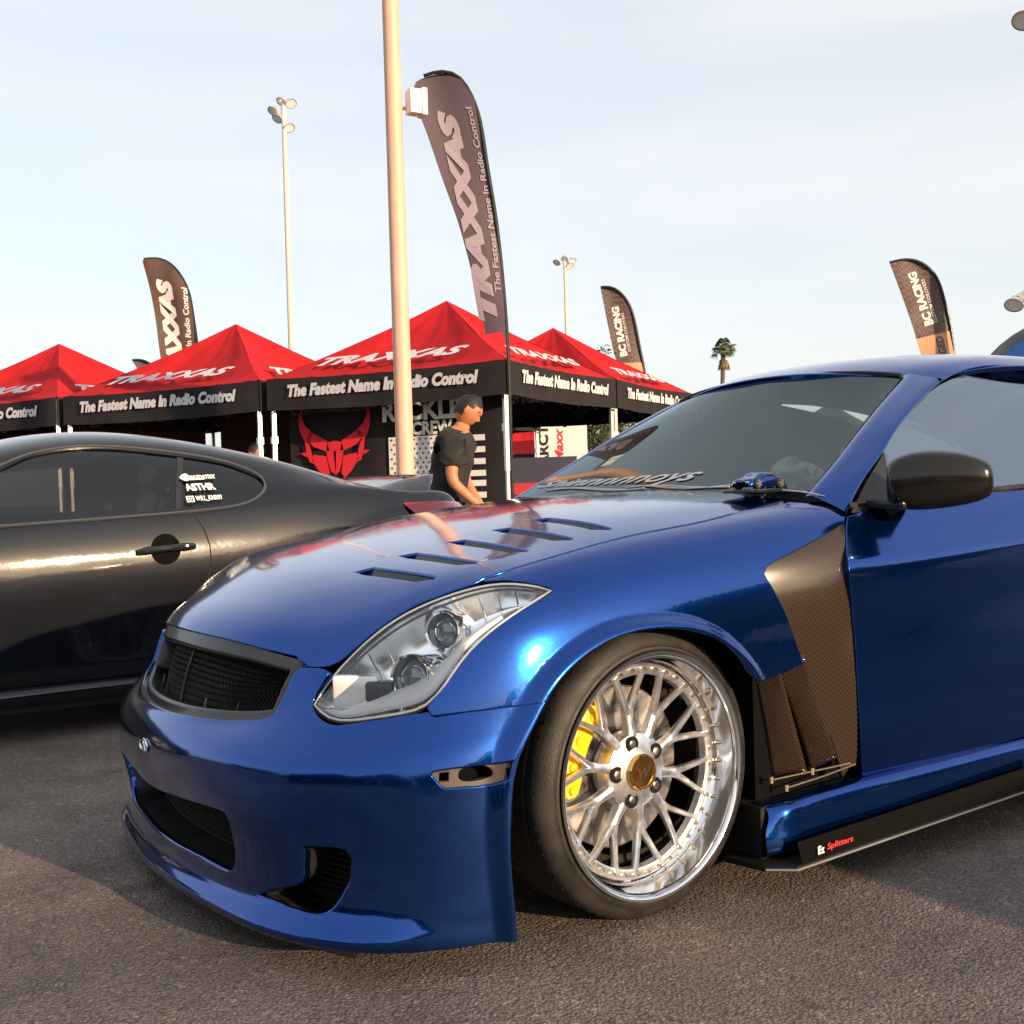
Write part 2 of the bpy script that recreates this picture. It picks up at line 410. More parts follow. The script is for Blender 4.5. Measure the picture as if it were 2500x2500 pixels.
# ---- front bumper: levels from the bottom edge of the lip to the edge under the grille and lamps, and on to the hood front
BUMP_ROWS = [
    lev(.050, [(.886, 0), (.876, .2), (.851, .42), (.806, .60), (.730, .742), (.620, .838), (.510, .878), (.405, .893), (.30, .893)]),
    lev(.078, [(.902, 0), (.893, .2), (.866, .42), (.822, .61), (.745, .755), (.630, .842), (.512, .880), (.405, .894), (.30, .894)]),
    lev(.106, [(.8835, 0), (.8735, .2), (.8455, .42), (.803, .597), (.734, .738), (.626, .837), (.512, .878), (.405, .894), (.30, .894)]),
    lev(.121, [(.8785, 0), (.8680, .2), (.8390, .42), (.7955, .590), (.727, .730), (.623, .834), (.512, .878), (.405, .894), (.30, .894)]),
    lev(.160, [(.879, 0), (.868, .2), (.838, .42), (.792, .585), (.722, .722), (.620, .830), (.512, .876), (.405, .893), (.30, .894)]),
    lev(.230, [(.892, 0), (.879, .2), (.849, .42), (.794, .59), (.716, .718), (.614, .828), (.512, .874), (.405, .891), (.30, .893)]),
    lev(.310, [(.905, 0), (.894, .2), (.866, .42), (.806, .59), (.718, .72), (.612, .826), (.510, .872), (.403, .889), (.30, .892)]),
    lev(.375, [(.912, 0), (.903, .2), (.868, .41), (.808, .585), (.722, .720), (.609, .822), (.508, .868), (.402, .886), (.30, .891)]),
    [(.908, 0, .412), (.897, .2, .414), (.861, .41, .420), (.797, .58, .428), (.711, .715, .434), (.600, .816, .438), (.500, .862, .440), (.399, .884, .440), (.30, .890, .44)],
    [(.893, 0, .445), (.878, .2, .448), (.834, .40, .456), (.764, .57, .470), (.680, .70, .478), (.580, .804, .484), (.486, .852, .487), (.392, .880, .487), (.30, .889, .487)],
    [(0.876, 0, 0.468), (0.860, .2, 0.472), (0.803, .39, 0.487), (0.724, .56, 0.520), (0.646, .690, 0.528), (0.558, .792, 0.533), (0.474, .842, 0.534), (0.390, .874, 0.534), (0.306, .886, 0.534)],
    [(0.849, 0, 0.564), (0.833, .2, 0.561), (0.769, .41, 0.566), (0.689, .565, 0.592), (0.619, .672, 0.606), (0.532, .773, 0.614), (0.454, .825, 0.614), (0.384, .862, 0.614), (0.304, .880, 0.614)],
    [(0.808, 0, 0.658), (0.791, .2, 0.653), (0.728, .42, 0.634), (0.656, .555, 0.656), (0.584, .645, 0.678), (0.498, .747, 0.686), (0.426, .805, 0.686), (0.366, .848, 0.686), (0.296, .870, 0.686)],
]
BUMP = Surf(mirror_rows(BUMP_ROWS), post=flare)

# ---- hood: rows from the nose to the cowl, each from the centre out
HOOD_ROWS = [
    [(0.812, 0, 0.646), (0.794, .2, 0.641), (0.764, .33, 0.631), (0.724, .42, 0.618), (0.676, .52, 0.603), (0.640, .60, 0.592), (0.612, .68, 0.576)],
    [(0.779, 0, 0.684), (0.762, .2, 0.680), (0.734, .33, 0.671), (0.700, .42, 0.661), (0.659, .52, 0.650), (0.626, .60, 0.640), (0.599, .68, 0.625)],
    [(0.692, 0, 0.732), (0.679, .2, 0.729), (0.657, .33, 0.722), (0.630, .43, 0.716), (0.602, .53, 0.710), (0.578, .61, 0.702), (0.562, .69, 0.683)],
    [(0.568, 0, 0.782), (0.559, .2, 0.780), (0.543, .34, 0.776), (0.526, .45, 0.772), (0.506, .55, 0.767), (0.490, .64, 0.758), (0.478, .72, 0.738)],
    [(0.412, 0, 0.827), (0.406, .2, 0.825), (0.397, .35, 0.822), (0.388, .47, 0.818), (0.380, .58, 0.813), (0.374, .67, 0.805), (0.370, .75, 0.787)],
    [(.220, 0, .866), (.217, .2, .864), (.212, .36, .860), (.207, .49, .853), (.203, .60, .845), (.200, .69, .835), (.198, .77, .820)],
    [(0, 0, .905), (0, .2, .904), (0, .37, .900), (0, .50, .894), (0, .61, .884), (0, .70, .870), (0, .78, .852)],
    [(-.22, 0, .936), (-.22, .2, .935), (-.22, .38, .931), (-.22, .51, .923), (-.22, .62, .911), (-.22, .71, .893), (-.22, .79, .872)],
    [(-.42, 0, .955), (-.425, .2, .954), (-.43, .38, .949), (-.44, .51, .941), (-.45, .62, .928), (-.46, .71, .909), (-.47, .79, .886)],
    [(-.58, 0, .966), (-.585, .2, .965), (-.60, .38, .959), (-.62, .51, .950), (-.645, .62, .938), (-.66, .71, .922), (-.68, .79, .90)],
]
HOOD = Surf(mirror_rows(HOOD_ROWS))

# ---- fender (left): columns by x, profile from the hood seam down
FX = [.70, .60, .50, .38, .20, 0, -.2, -.4, -.66]
FPROF = [
    [(.56, .655), (.62, .635), (.67, .595), (.695, .55), (.705, .50), (.71, .38)],
    [(.615, .705), (.68, .685), (.738, .632), (.768, .575), (.782, .51), (.788, .39)],
    [(.665, .752), (.725, .733), (.785, .675), (.815, .605), (.834, .52), (.842, .40)],
    [(.710, .790), (.764, .774), (.825, .715), (.856, .63), (.872, .53), (.880, .40)],
    [(.736, .828), (.786, .812), (.846, .752), (.876, .66), (.888, .55), (.893, .40)],
    [(.745, .860), (.793, .843), (.852, .786), (.882, .69), (.893, .57), (.897, .40)],
    [(.748, .882), (.795, .865), (.853, .806), (.882, .71), (.892, .58), (.896, .40)],
    [(.748, .902), (.793, .885), (.849, .825), (.877, .73), (.887, .59), (.892, .40)],
    [(.748, .925), (.788, .905), (.840, .845), (.868, .745), (.880, .60), (.886, .40)],
]
FEND = Surf([[(x, FPROF[i][j][0], FPROF[i][j][1]) for i, x in enumerate(FX)] for j in range(6)], post=flare)

# ---- door / quarter side (left): rows from the belt down, columns by x
DX = [-.55, -.80, -1.10, -1.45, -1.85, -2.25, -2.65, -3.05, -3.5]
def drow(zs, ys): return [(x, y, z) for x, y, z in zip(DX, ys, zs)]
DOOR = Surf([
    drow([.905, .918, .932, .948, .965, .975, .975, .965, .94], [.798, .802, .806, .81, .81, .80, .785, .75, .69]),
    drow([.868, .880, .893, .910, .928, .938, .938, .928, .90], [.826, .829, .832, .835, .838, .836, .82, .785, .725]),
    drow([.800, .808, .822, .840, .858, .868, .865, .85, .83], [.863, .866, .869, .871, .876, .880, .87, .83, .76]),
    drow([.762, .770, .785, .803, .82, .83, .825, .81, .79], [.8815, .8845, .887, .889, .893, .898, .888, .845, .77]),
    drow([.735, .742, .757, .776, .79, .80, .80, .78, .76], [.8835, .8865, .889, .891, .897, .903, .893, .85, .775]),
    drow([.64, .645, .655, .67, .68, .69, .69, .68, .66], [.8805, .8835, .886, .888, .897, .908, .90, .855, .78]),
    drow([.50, .50, .50, .51, .52, .53, .53, .53, .52], [.8835, .8865, .889, .890, .895, .905, .898, .855, .78]),
    drow([.36, .36, .36, .37, .38, .38, .38, .38, .38], [.8835, .8865, .889, .890, .892, .895, .89, .85, .775]),
    drow([.255, .25, .25, .25, .25, .25, .25, .25, .26], [.868, .871, .874, .875, .875, .875, .87, .835, .765]),
    drow([.18, .18, .18, .18, .18, .18, .18, .18, .19], [.85, .855, .858, .86, .86, .86, .855, .82, .75]),
])

# ---- windscreen, roof
WIND = Surf(mirror_rows([
    [(-.615, 0, .950), (-.617, .2, .950), (-.623, .4, .950), (-.634, .58, .951), (-.648, .728, .952)],
    [(-.745, 0, 1.028), (-.747, .19, 1.027), (-.753, .38, 1.026), (-.763, .55, 1.024), (-.775, .690, 1.022)],
    [(-.886, 0, 1.114), (-.888, .18, 1.113), (-.894, .36, 1.110), (-.903, .515, 1.105), (-.912, .643, 1.100)],
    [(-1.038, 0, 1.213), (-1.041, .17, 1.211), (-1.049, .33, 1.207), (-1.062, .475, 1.200), (-1.075, .588, 1.190)],
    [(-1.19, 0, 1.319), (-1.194, .16, 1.316), (-1.206, .30, 1.308), (-1.227, .43, 1.296), (-1.25, .530, 1.280)],
]))
ROOF = Surf(mirror_rows([
    [(-1.10, 0, 1.301), (-1.105, .16, 1.297), (-1.13, .31, 1.285), (-1.17, .45, 1.265), (-1.21, .545, 1.241), (-1.24, .60, 1.218)],
    [(-1.26, 0, 1.351), (-1.265, .17, 1.348), (-1.285, .32, 1.338), (-1.31, .46, 1.319), (-1.335, .55, 1.298), (-1.35, .605, 1.275)],
    [(-1.45, 0, 1.381), (-1.455, .18, 1.379), (-1.465, .34, 1.370), (-1.48, .48, 1.352), (-1.49, .57, 1.331), (-1.50, .622, 1.305)],
    [(-1.70, 0, 1.393), (-1.70, .19, 1.391), (-1.70, .36, 1.382), (-1.70, .50, 1.364), (-1.70, .59, 1.342), (-1.70, .64, 1.315)],
    [(-2.0, 0, 1.385), (-2.0, .19, 1.383), (-2.0, .36, 1.374), (-2.0, .50, 1.356), (-2.0, .59, 1.334), (-2.0, .64, 1.307)],
    [(-2.3, 0, 1.353), (-2.3, .18, 1.351), (-2.3, .34, 1.342), (-2.3, .48, 1.324), (-2.3, .57, 1.302), (-2.3, .62, 1.275)],
    [(-2.55, 0, 1.308), (-2.55, .17, 1.306), (-2.55, .33, 1.297), (-2.55, .46, 1.279), (-2.55, .55, 1.257), (-2.55, .60, 1.230)],
]))
# side glass surface with tumblehome (left)
SGX = [-.55, -.85, -1.2, -1.6, -2.0, -2.4, -2.8]
SIDEG = Surf([[(x, y0+dy, z) for x, dy in zip(SGX, d)] for z, y0, d in [
    (.88, .818, (0, 0, 0, 0, -.004, -.02, -.05)), (.98, .772, (0, 0, 0, 0, -.004, -.02, -.05)), (1.08, .724, (-.003, 0, 0, 0, -.004, -.02, -.05)),
    (1.18, .673, (-.006, -.002, 0, 0, -.004, -.02, -.05)), (1.26, .628, (-.01, -.004, 0, .002, -.004, -.02, -.05)), (1.32, .585, (-.012, -.006, 0, .004, -.004, -.02, -.05))]])
# ---- dark coupe parked beyond: one skin, columns by x (nose to tail), rows from the sill up (car-local y, near side positive)
RXX = [2.96, 2.80, 2.45, 2.0, 1.55, 1.15, .80, .45, .10, -.25, -.60, -.90, -1.15, -1.36, -1.44]
def _rx():
    zr = dict(zip(RXX, [.62, .72, .79, .835, .885, 1.10, 1.245, 1.302, 1.290, 1.232, 1.135, 1.035, 1.008, .985, .90]))
    zb = dict(zip(RXX, [.55, .66, .74, .79, .84, .885, .905, .921, .937, .962, .985, .985, .965, .935, .86]))
    w = dict(zip(RXX, [.60, .76, .86, .885, .888, .887, .886, .886, .887, .892, .895, .88, .85, .79, .74]))
    rows = []
    for k in range(12):
        r = []
        for x in RXX:
            W_ = w[x]; B = zb[x]; T = zr[x]; gh = max(0, min(1, (T-B)/.36))     # greenhouse factor
            e = 0.0
            if k == 0: p = (W_-.055, .165)
            elif k == 1: p = (W_-.022, .215)
            elif k == 2: p = (W_-.006, .34)
            elif k == 3: p = (W_, .34+(B-.34)*.40)
            elif k == 4: p = (W_-.001, .34+(B-.34)*.60)
            elif k == 5: p = (W_-.012, .34+(B-.34)*.76)
            elif k == 6: p = (W_-.032, .34+(B-.34)*.90)
            elif k == 7: p = (W_-.058, B+.004)
            elif k == 8: p = (W_-.058-.125*gh-.05*(1-gh), B+(T-B)*.50)
            elif k == 9: p = (W_-.058-.245*gh-.16*(1-gh), B+(T-B)*.84)
            elif k == 10: p = (.42-.06*gh, T)
            else: p = (0, T+.018)
            r.append((x, p[0]*(1 if k < 11 else 0), p[1]))
        rows.append(r)
    return rows
RX_ROWS = _rx(); RX_OFF = np.array((0, -3.187, 0))
# full width: near side rows bottom..top then far side top..bottom
_full = [r for r in RX_ROWS]+[[(x, -y, z) for x, y, z in r] for r in reversed(RX_ROWS[:-1])]
RX = Surf(_full)
# trim curves on the spline surfaces (surface parameters, metres along u and v)
TRIM = {
 'bump_left': [(2.289,0.013),(2.288,0.028),(2.287,0.042),(2.287,0.057),(2.286,0.072),(2.285,0.087),(2.285,0.100),(2.284,0.114),(2.284,0.128),(2.283,0.143),(2.283,0.158),(2.283,0.172),(2.282,0.186),(2.282,0.202),(2.282,0.216),(2.283,0.231),(2.283,0.243),(2.284,0.256),(2.285,0.269),(2.286,0.282),(2.287,0.294),(2.289,0.308),(2.290,0.321),(2.292,0.332),(2.294,0.343),(2.297,0.355),(2.301,0.367),(2.305,0.380),(2.309,0.389),(2.314,0.399),(2.319,0.410),(2.325,0.423),(2.331,0.433),(2.338,0.443),(2.346,0.454),(2.355,0.466),(2.365,0.477),(2.375,0.488),(2.363,0.487),(2.354,0.486),(2.337,0.484),(2.328,0.483),(2.317,0.482),(2.302,0.481),(2.286,0.481),(2.270,0.480),(2.254,0.479),(2.239,0.478),(2.225,0.477),(2.213,0.477),(2.196,0.476),(2.182,0.475),(2.168,0.474),(2.155,0.473),(2.142,0.472),(2.128,0.471),(2.111,0.481),(2.098,0.480),(2.085,0.479),(2.071,0.478),(2.055,0.476),(2.043,0.475),(2.030,0.473),(2.016,0.472),(2.002,0.470),(1.988,0.469),(1.975,0.467),(1.964,0.466),(1.947,0.463),(1.933,0.462),(1.920,0.460),(1.909,0.459),(1.891,0.460),(1.876,0.463),(1.858,0.469),(1.842,0.476),(1.827,0.486),(1.815,0.497),(1.810,0.518),(1.813,0.533),(1.818,0.551),(1.822,0.566),(1.826,0.580),(1.792,0.591),(1.775,0.594),(1.755,0.597),(1.735,0.600),(1.726,0.595),(1.721,0.583),(1.721,0.565),(1.722,0.545),(1.722,0.528),(1.722,0.512),(1.721,0.498),(1.719,0.487),(1.704,0.480),(1.683,0.479),(1.654,0.481),(1.632,0.482),(1.608,0.484),(1.581,0.485),(1.557,0.486),(1.531,0.487),(1.503,0.488),(1.477,0.488),(1.443,0.488),(1.411,0.488),(1.376,0.487)],
 'hood_left': [(0.857,0.017),(0.892,0.017),(0.926,0.017),(0.959,0.018),(0.992,0.018),(1.023,0.018),(1.053,0.018),(1.083,0.018),(1.111,0.018),(1.138,0.017),(1.162,0.016),(1.184,0.016),(1.202,0.016),(1.229,0.016),(1.248,0.016),(1.267,0.016),(1.282,0.016),(1.291,0.010),(1.299,-0.002),(1.316,-0.001),(1.333,0.001),(1.348,0.003),(1.365,0.007),(1.380,0.011),(1.406,0.026),(1.417,0.037),(1.428,0.051),(1.438,0.066),(1.444,0.077),(1.449,0.089),(1.453,0.102),(1.458,0.118),(1.461,0.130),(1.463,0.144),(1.465,0.159),(1.467,0.175),(1.468,0.190),(1.469,0.205),(1.470,0.218),(1.472,0.232),(1.475,0.245),(1.478,0.258),(1.482,0.271),(1.485,0.284),(1.489,0.300),(1.494,0.317),(1.498,0.333),(1.502,0.348),(1.504,0.360),(1.503,0.380),(1.499,0.394),(1.501,0.410),(1.502,0.426),(1.502,0.442),(1.501,0.459),(1.499,0.477),(1.497,0.495),(1.495,0.511),(1.493,0.527),(1.490,0.543),(1.487,0.560),(1.485,0.578),(1.483,0.598),(1.481,0.619),(1.480,0.633),(1.480,0.648),(1.479,0.664),(1.479,0.681),(1.478,0.698),(1.478,0.716),(1.478,0.734),(1.477,0.752),(1.477,0.771),(1.477,0.789),(1.476,0.808),(1.476,0.825),(1.475,0.843),(1.475,0.862),(1.474,0.881),(1.474,0.901),(1.473,0.920),(1.471,0.939),(1.470,0.958),(1.468,0.977),(1.467,0.995),(1.465,1.011),(1.462,1.027),(1.458,1.054),(1.453,1.076),(1.448,1.096),(1.444,1.114),(1.439,1.133),(1.434,1.154)],
 'fender': [(0.188,0.317),(0.182,0.298),(0.197,0.277),(0.205,0.268),(0.215,0.259),(0.227,0.247),(0.235,0.238),(0.242,0.228),(0.251,0.218),(0.260,0.208),(0.270,0.199),(0.279,0.192),(0.289,0.186),(0.299,0.180),(0.309,0.175),(0.320,0.170),(0.330,0.165),(0.343,0.160),(0.356,0.155),(0.369,0.151),(0.383,0.147),(0.399,0.143),(0.411,0.140),(0.425,0.137),(0.439,0.135),(0.454,0.132),(0.470,0.129),(0.486,0.126),(0.501,0.122),(0.501,0.110),(0.493,0.103),(0.481,0.095),(0.468,0.087),(0.457,0.079),(0.445,0.071),(0.432,0.063),(0.421,0.055),(0.407,0.047),(0.393,0.040),(0.380,0.032),(0.384,0.025),(0.398,0.025),(0.412,0.025),(0.425,0.024),(0.440,0.024),(0.454,0.024),(0.470,0.023),(0.484,0.022),(0.498,0.022),(0.513,0.021),(0.529,0.020),(0.545,0.020),(0.563,0.019),(0.583,0.018),(0.596,0.018),(0.611,0.017),(0.626,0.016),(0.642,0.015),(0.658,0.014),(0.675,0.013),(0.693,0.012),(0.711,0.011),(0.729,0.010),(0.747,0.010),(0.765,0.009),(0.782,0.009),(0.800,0.008),(0.818,0.008),(0.837,0.009),(0.856,0.009),(0.875,0.009),(0.893,0.009),(0.912,0.009),(0.930,0.009),(0.947,0.009),(0.964,0.008),(0.979,0.008),(1.006,0.006),(1.030,0.003),(1.051,0.000),(1.069,-0.002),(1.085,-0.005),(1.100,-0.007),(1.126,-0.015),(1.147,-0.020),(1.166,-0.020),(1.188,-0.019),(1.211,-0.017),(1.234,-0.017),(1.255,-0.018),(1.276,-0.019),(1.297,-0.021),(1.318,-0.023),(1.332,-0.014),(1.348,-0.006),(1.362,0.005),(1.374,0.019),(1.384,0.032),(1.395,0.046),(1.407,0.058),(1.421,0.070),(1.436,0.079),(1.409,0.109),(1.406,0.110),(1.382,0.115),(1.359,0.121),(1.336,0.126),(1.314,0.131),(1.292,0.136),(1.272,0.140),(1.252,0.144),(1.229,0.149),(1.207,0.153),(1.185,0.157),(1.165,0.161),(1.147,0.164),(1.132,0.167),(1.108,0.172),(1.097,0.176),(1.083,0.190),(1.090,0.204),(1.103,0.222),(1.110,0.233),(1.119,0.245),(1.128,0.258),(1.137,0.273),(1.143,0.282),(1.148,0.293),(1.154,0.303),(1.160,0.315),(1.166,0.326),(1.172,0.338),(1.178,0.349),(1.185,0.368),(1.199,0.367),(1.180,0.370),(1.161,0.373),(1.143,0.376),(1.123,0.379),(1.104,0.381),(1.084,0.383),(1.064,0.385),(1.022,0.382),(1.008,0.376),(0.996,0.367),(0.987,0.358),(0.977,0.347),(0.965,0.335),(0.953,0.324),(0.937,0.312),(0.922,0.301),(0.907,0.291),(0.884,0.281),(0.870,0.276),(0.852,0.270),(0.833,0.264),(0.813,0.258),(0.795,0.253),(0.778,0.249),(0.762,0.246),(0.746,0.243),(0.730,0.240),(0.713,0.238),(0.698,0.236),(0.683,0.235),(0.667,0.234),(0.651,0.234),(0.636,0.234),(0.622,0.234),(0.605,0.236),(0.588,0.238),(0.571,0.242),(0.556,0.245),(0.541,0.249),(0.527,0.254),(0.514,0.259),(0.501,0.265),(0.489,0.271),(0.479,0.277),(0.467,0.285),(0.456,0.294),(0.447,0.302),(0.439,0.309),(0.427,0.327),(0.423,0.327),(0.414,0.326),(0.406,0.325),(0.391,0.326),(0.384,0.326),(0.373,0.326),(0.360,0.325),(0.345,0.324),(0.330,0.323),(0.315,0.323),(0.301,0.322),(0.287,0.322),(0.275,0.321),(0.259,0.321),(0.244,0.320),(0.231,0.320),(0.218,0.319),(0.205,0.319),(0.191,0.318)],
 'vent_top': [(1.407,0.114),(1.384,0.119),(1.360,0.125),(1.337,0.130),(1.315,0.135),(1.293,0.140),(1.273,0.144),(1.253,0.148),(1.230,0.153),(1.207,0.157),(1.185,0.161),(1.165,0.165),(1.148,0.168),(1.134,0.171),(1.103,0.180),(1.089,0.192),(1.096,0.204),(1.109,0.222),(1.116,0.232),(1.124,0.244),(1.133,0.257),(1.143,0.273),(1.148,0.282),(1.153,0.293),(1.158,0.304),(1.164,0.316),(1.170,0.328),(1.176,0.340),(1.182,0.351),(1.188,0.362),(1.195,0.374),(1.202,0.385),(1.210,0.396),(1.217,0.407),(1.225,0.418),(1.233,0.428),(1.240,0.439),(1.248,0.451),(1.255,0.462),(1.263,0.474),(1.271,0.485),(1.278,0.496),(1.284,0.507),(1.290,0.517),(1.298,0.531),(1.304,0.545),(1.309,0.559),(1.313,0.571),(1.317,0.581),(1.321,0.597),(1.322,0.607),(1.343,0.587),(1.361,0.586),(1.363,0.579),(1.365,0.570),(1.367,0.559),(1.368,0.547),(1.370,0.534),(1.371,0.521),(1.372,0.507),(1.373,0.494),(1.373,0.483),(1.373,0.471),(1.373,0.458),(1.373,0.445),(1.373,0.432),(1.373,0.419),(1.372,0.406),(1.372,0.394),(1.372,0.383),(1.371,0.373),(1.371,0.358),(1.370,0.346),(1.370,0.334),(1.369,0.323),(1.368,0.312),(1.368,0.300),(1.368,0.289),(1.368,0.278),(1.368,0.266),(1.368,0.254),(1.369,0.243),(1.370,0.232),(1.371,0.222),(1.372,0.206),(1.373,0.194),(1.375,0.181),(1.380,0.166),(1.386,0.151),(1.395,0.135)],
 'door_front': [(0.119,0.039),(0.105,0.058),(0.092,0.080),(0.083,0.099),(0.073,0.120),(0.063,0.140),(0.057,0.156),(0.053,0.171),(0.053,0.193),(0.054,0.206),(0.056,0.222),(0.057,0.238),(0.059,0.256),(0.061,0.275),(0.062,0.293),(0.064,0.310),(0.065,0.328),(0.067,0.345),(0.068,0.361),(0.069,0.378),(0.069,0.397),(0.070,0.418),(0.070,0.432),(0.070,0.446),(0.070,0.462),(0.070,0.477),(0.070,0.493),(0.071,0.509),(0.071,0.526),(0.071,0.542),(0.072,0.559),(0.073,0.575),(0.074,0.592),(0.076,0.610),(0.078,0.628),(0.081,0.647),(0.084,0.666),(0.087,0.684),(0.091,0.703),(0.096,0.721),(0.101,0.739),(0.105,0.756)],
 'door_bot': [(0.110,0.765),(0.130,0.764),(0.150,0.762),(0.170,0.760),(0.190,0.759),(0.210,0.757),(0.230,0.756),(0.251,0.754),(0.272,0.753),(0.293,0.751),(0.314,0.750),(0.335,0.749),(0.357,0.747),(0.379,0.746),(0.401,0.745),(0.423,0.743),(0.446,0.742),(0.469,0.741),(0.493,0.740),(0.516,0.739),(0.540,0.738),(0.565,0.737),(0.589,0.736),(0.614,0.735),(0.639,0.733),(0.664,0.732),(0.689,0.731),(0.714,0.730),(0.740,0.729)],
 'insert': [(1.733,0.579),(1.762,0.576),(1.791,0.573),(1.789,0.552),(1.789,0.531),(1.789,0.512),(1.773,0.504),(1.758,0.497),(1.743,0.490),(1.740,0.506),(1.737,0.523),(1.736,0.542),(1.734,0.560),(1.733,0.579)],
 'intake': [(1.273,0.244),(1.316,0.247),(1.355,0.249),(1.394,0.251),(1.434,0.253),(1.469,0.255),(1.506,0.258),(1.540,0.260),(1.569,0.261),(1.591,0.262),(1.619,0.261),(1.632,0.257),(1.640,0.245),(1.642,0.229),(1.641,0.210),(1.638,0.191),(1.637,0.176),(1.635,0.163),(1.626,0.136),(1.610,0.116),(1.582,0.106),(1.550,0.106),(1.513,0.107),(1.483,0.108),(1.445,0.109),(1.417,0.108),(1.384,0.108),(1.346,0.107),(1.306,0.106)],
 'fog': [(1.856,0.213),(1.862,0.217),(1.877,0.219),(1.897,0.220),(1.915,0.221),(1.932,0.221),(1.949,0.220),(1.961,0.218),(1.975,0.201),(1.977,0.190),(1.976,0.178),(1.976,0.166),(1.974,0.152),(1.969,0.140),(1.961,0.127),(1.954,0.115),(1.943,0.102),(1.932,0.091),(1.916,0.082),(1.897,0.076),(1.880,0.075),(1.859,0.075),(1.838,0.076),(1.822,0.076),(1.805,0.077),(1.787,0.079),(1.769,0.080),(1.741,0.080),(1.713,0.081),(1.698,0.084),(1.718,0.095),(1.756,0.108),(1.784,0.117),(1.810,0.124),(1.832,0.131),(1.848,0.139),(1.852,0.151),(1.851,0.165)],
 'marker': [(2.135,0.364),(2.141,0.370),(2.153,0.372),(2.169,0.373),(2.185,0.374),(2.197,0.374),(2.209,0.374),(2.221,0.375),(2.233,0.375),(2.248,0.375),(2.263,0.375),(2.274,0.376),(2.286,0.379),(2.299,0.381),(2.294,0.363),(2.289,0.345),(2.279,0.342),(2.271,0.339),(2.261,0.336),(2.251,0.335),(2.238,0.335),(2.224,0.335),(2.211,0.336),(2.195,0.336),(2.181,0.336),(2.170,0.336),(2.158,0.341)],
 'vent0': [(1.110,0.393),(1.167,0.391),(1.392,0.404),(1.360,0.454),(1.249,0.461),(1.088,0.464)],
 'vent1': [(1.115,0.515),(1.157,0.511),(1.387,0.538),(1.380,0.610),(1.259,0.598),(1.114,0.567)],
 'vent2': [(1.133,0.635),(1.174,0.632),(1.390,0.673),(1.394,0.742),(1.284,0.722),(1.120,0.694)],
 'vent3': [(1.152,0.737),(1.198,0.730),(1.400,0.788),(1.386,0.872),(1.292,0.836),(1.153,0.809)],
 'vent4': [(1.093,0.285),(1.173,0.272),(1.380,0.290),(1.408,0.353),(1.311,0.360),(1.121,0.345)],
 'grille': [(1.376,0.487),(1.411,0.488),(1.443,0.488),(1.477,0.488),(1.503,0.488),(1.531,0.487),(1.557,0.486),(1.581,0.485),(1.608,0.484),(1.632,0.482),(1.654,0.481),(1.683,0.479),(1.704,0.480),(1.719,0.487),(1.721,0.498),(1.722,0.512),(1.722,0.528),(1.722,0.545),(1.722,0.565),(1.721,0.583),(1.722,0.602),(1.713,0.624),(1.710,0.629),(1.685,0.637),(1.659,0.644),(1.634,0.650),(1.607,0.655),(1.588,0.657),(1.569,0.659),(1.549,0.660),(1.529,0.660),(1.508,0.660),(1.487,0.659),(1.465,0.659),(1.442,0.658),(1.417,0.657),(1.389,0.656),(1.358,0.655),(1.324,0.655)],
 'glass_top': [(0.351,0.181),(0.392,0.215),(0.441,0.252),(0.489,0.283),(0.544,0.317),(0.597,0.348),(0.662,0.385),(0.727,0.415),(0.805,0.442),(0.885,0.462),(0.958,0.476),(1.030,0.482),(1.102,0.484),(1.176,0.483)],
 'windline': [(1.264,0.021),(1.260,0.090),(1.257,0.161),(1.256,0.231),(1.257,0.292),(1.261,0.353),(1.266,0.401),(1.272,0.456),(1.277,0.526),(1.281,0.605),(1.284,0.688)],
}
LAMP_TOP = [(0.707,0.579,0.533),(0.696,0.579,0.555),(0.664,0.560,0.577),(0.653,0.571,0.593),(0.643,0.583,0.608),(0.633,0.597,0.625),(0.623,0.608,0.638),(0.612,0.619,0.652),(0.601,0.628,0.666),(0.588,0.637,0.678),(0.574,0.646,0.690),(0.559,0.654,0.702),(0.543,0.662,0.713),(0.527,0.670,0.722),(0.512,0.679,0.730),(0.496,0.689,0.737),(0.481,0.699,0.744),(0.466,0.709,0.750),(0.451,0.719,0.756),(0.437,0.729,0.761),(0.422,0.739,0.766),(0.406,0.749,0.772),(0.368,0.764,0.779),(0.338,0.779,0.781),(0.324,0.790,0.779),(0.307,0.801,0.776),(0.291,0.810,0.772),(0.275,0.821,0.766),(0.260,0.830,0.760)]
LAMP_BOT = [(0.707,0.580,0.532),(0.704,0.613,0.512),(0.692,0.647,0.503),(0.681,0.662,0.505),(0.667,0.679,0.508),(0.652,0.699,0.512),(0.640,0.712,0.514),(0.628,0.727,0.518),(0.614,0.741,0.521),(0.601,0.755,0.524),(0.590,0.765,0.526),(0.570,0.783,0.531),(0.553,0.796,0.534),(0.548,0.807,0.548),(0.533,0.810,0.563),(0.517,0.813,0.581),(0.506,0.815,0.597),(0.493,0.816,0.614),(0.478,0.817,0.632),(0.466,0.819,0.644),(0.452,0.821,0.656),(0.437,0.824,0.668),(0.422,0.826,0.679),(0.407,0.828,0.689),(0.392,0.830,0.698),(0.375,0.831,0.707),(0.357,0.833,0.716),(0.340,0.833,0.724),(0.321,0.834,0.733),(0.302,0.833,0.741),(0.282,0.832,0.749),(0.261,0.831,0.758)]
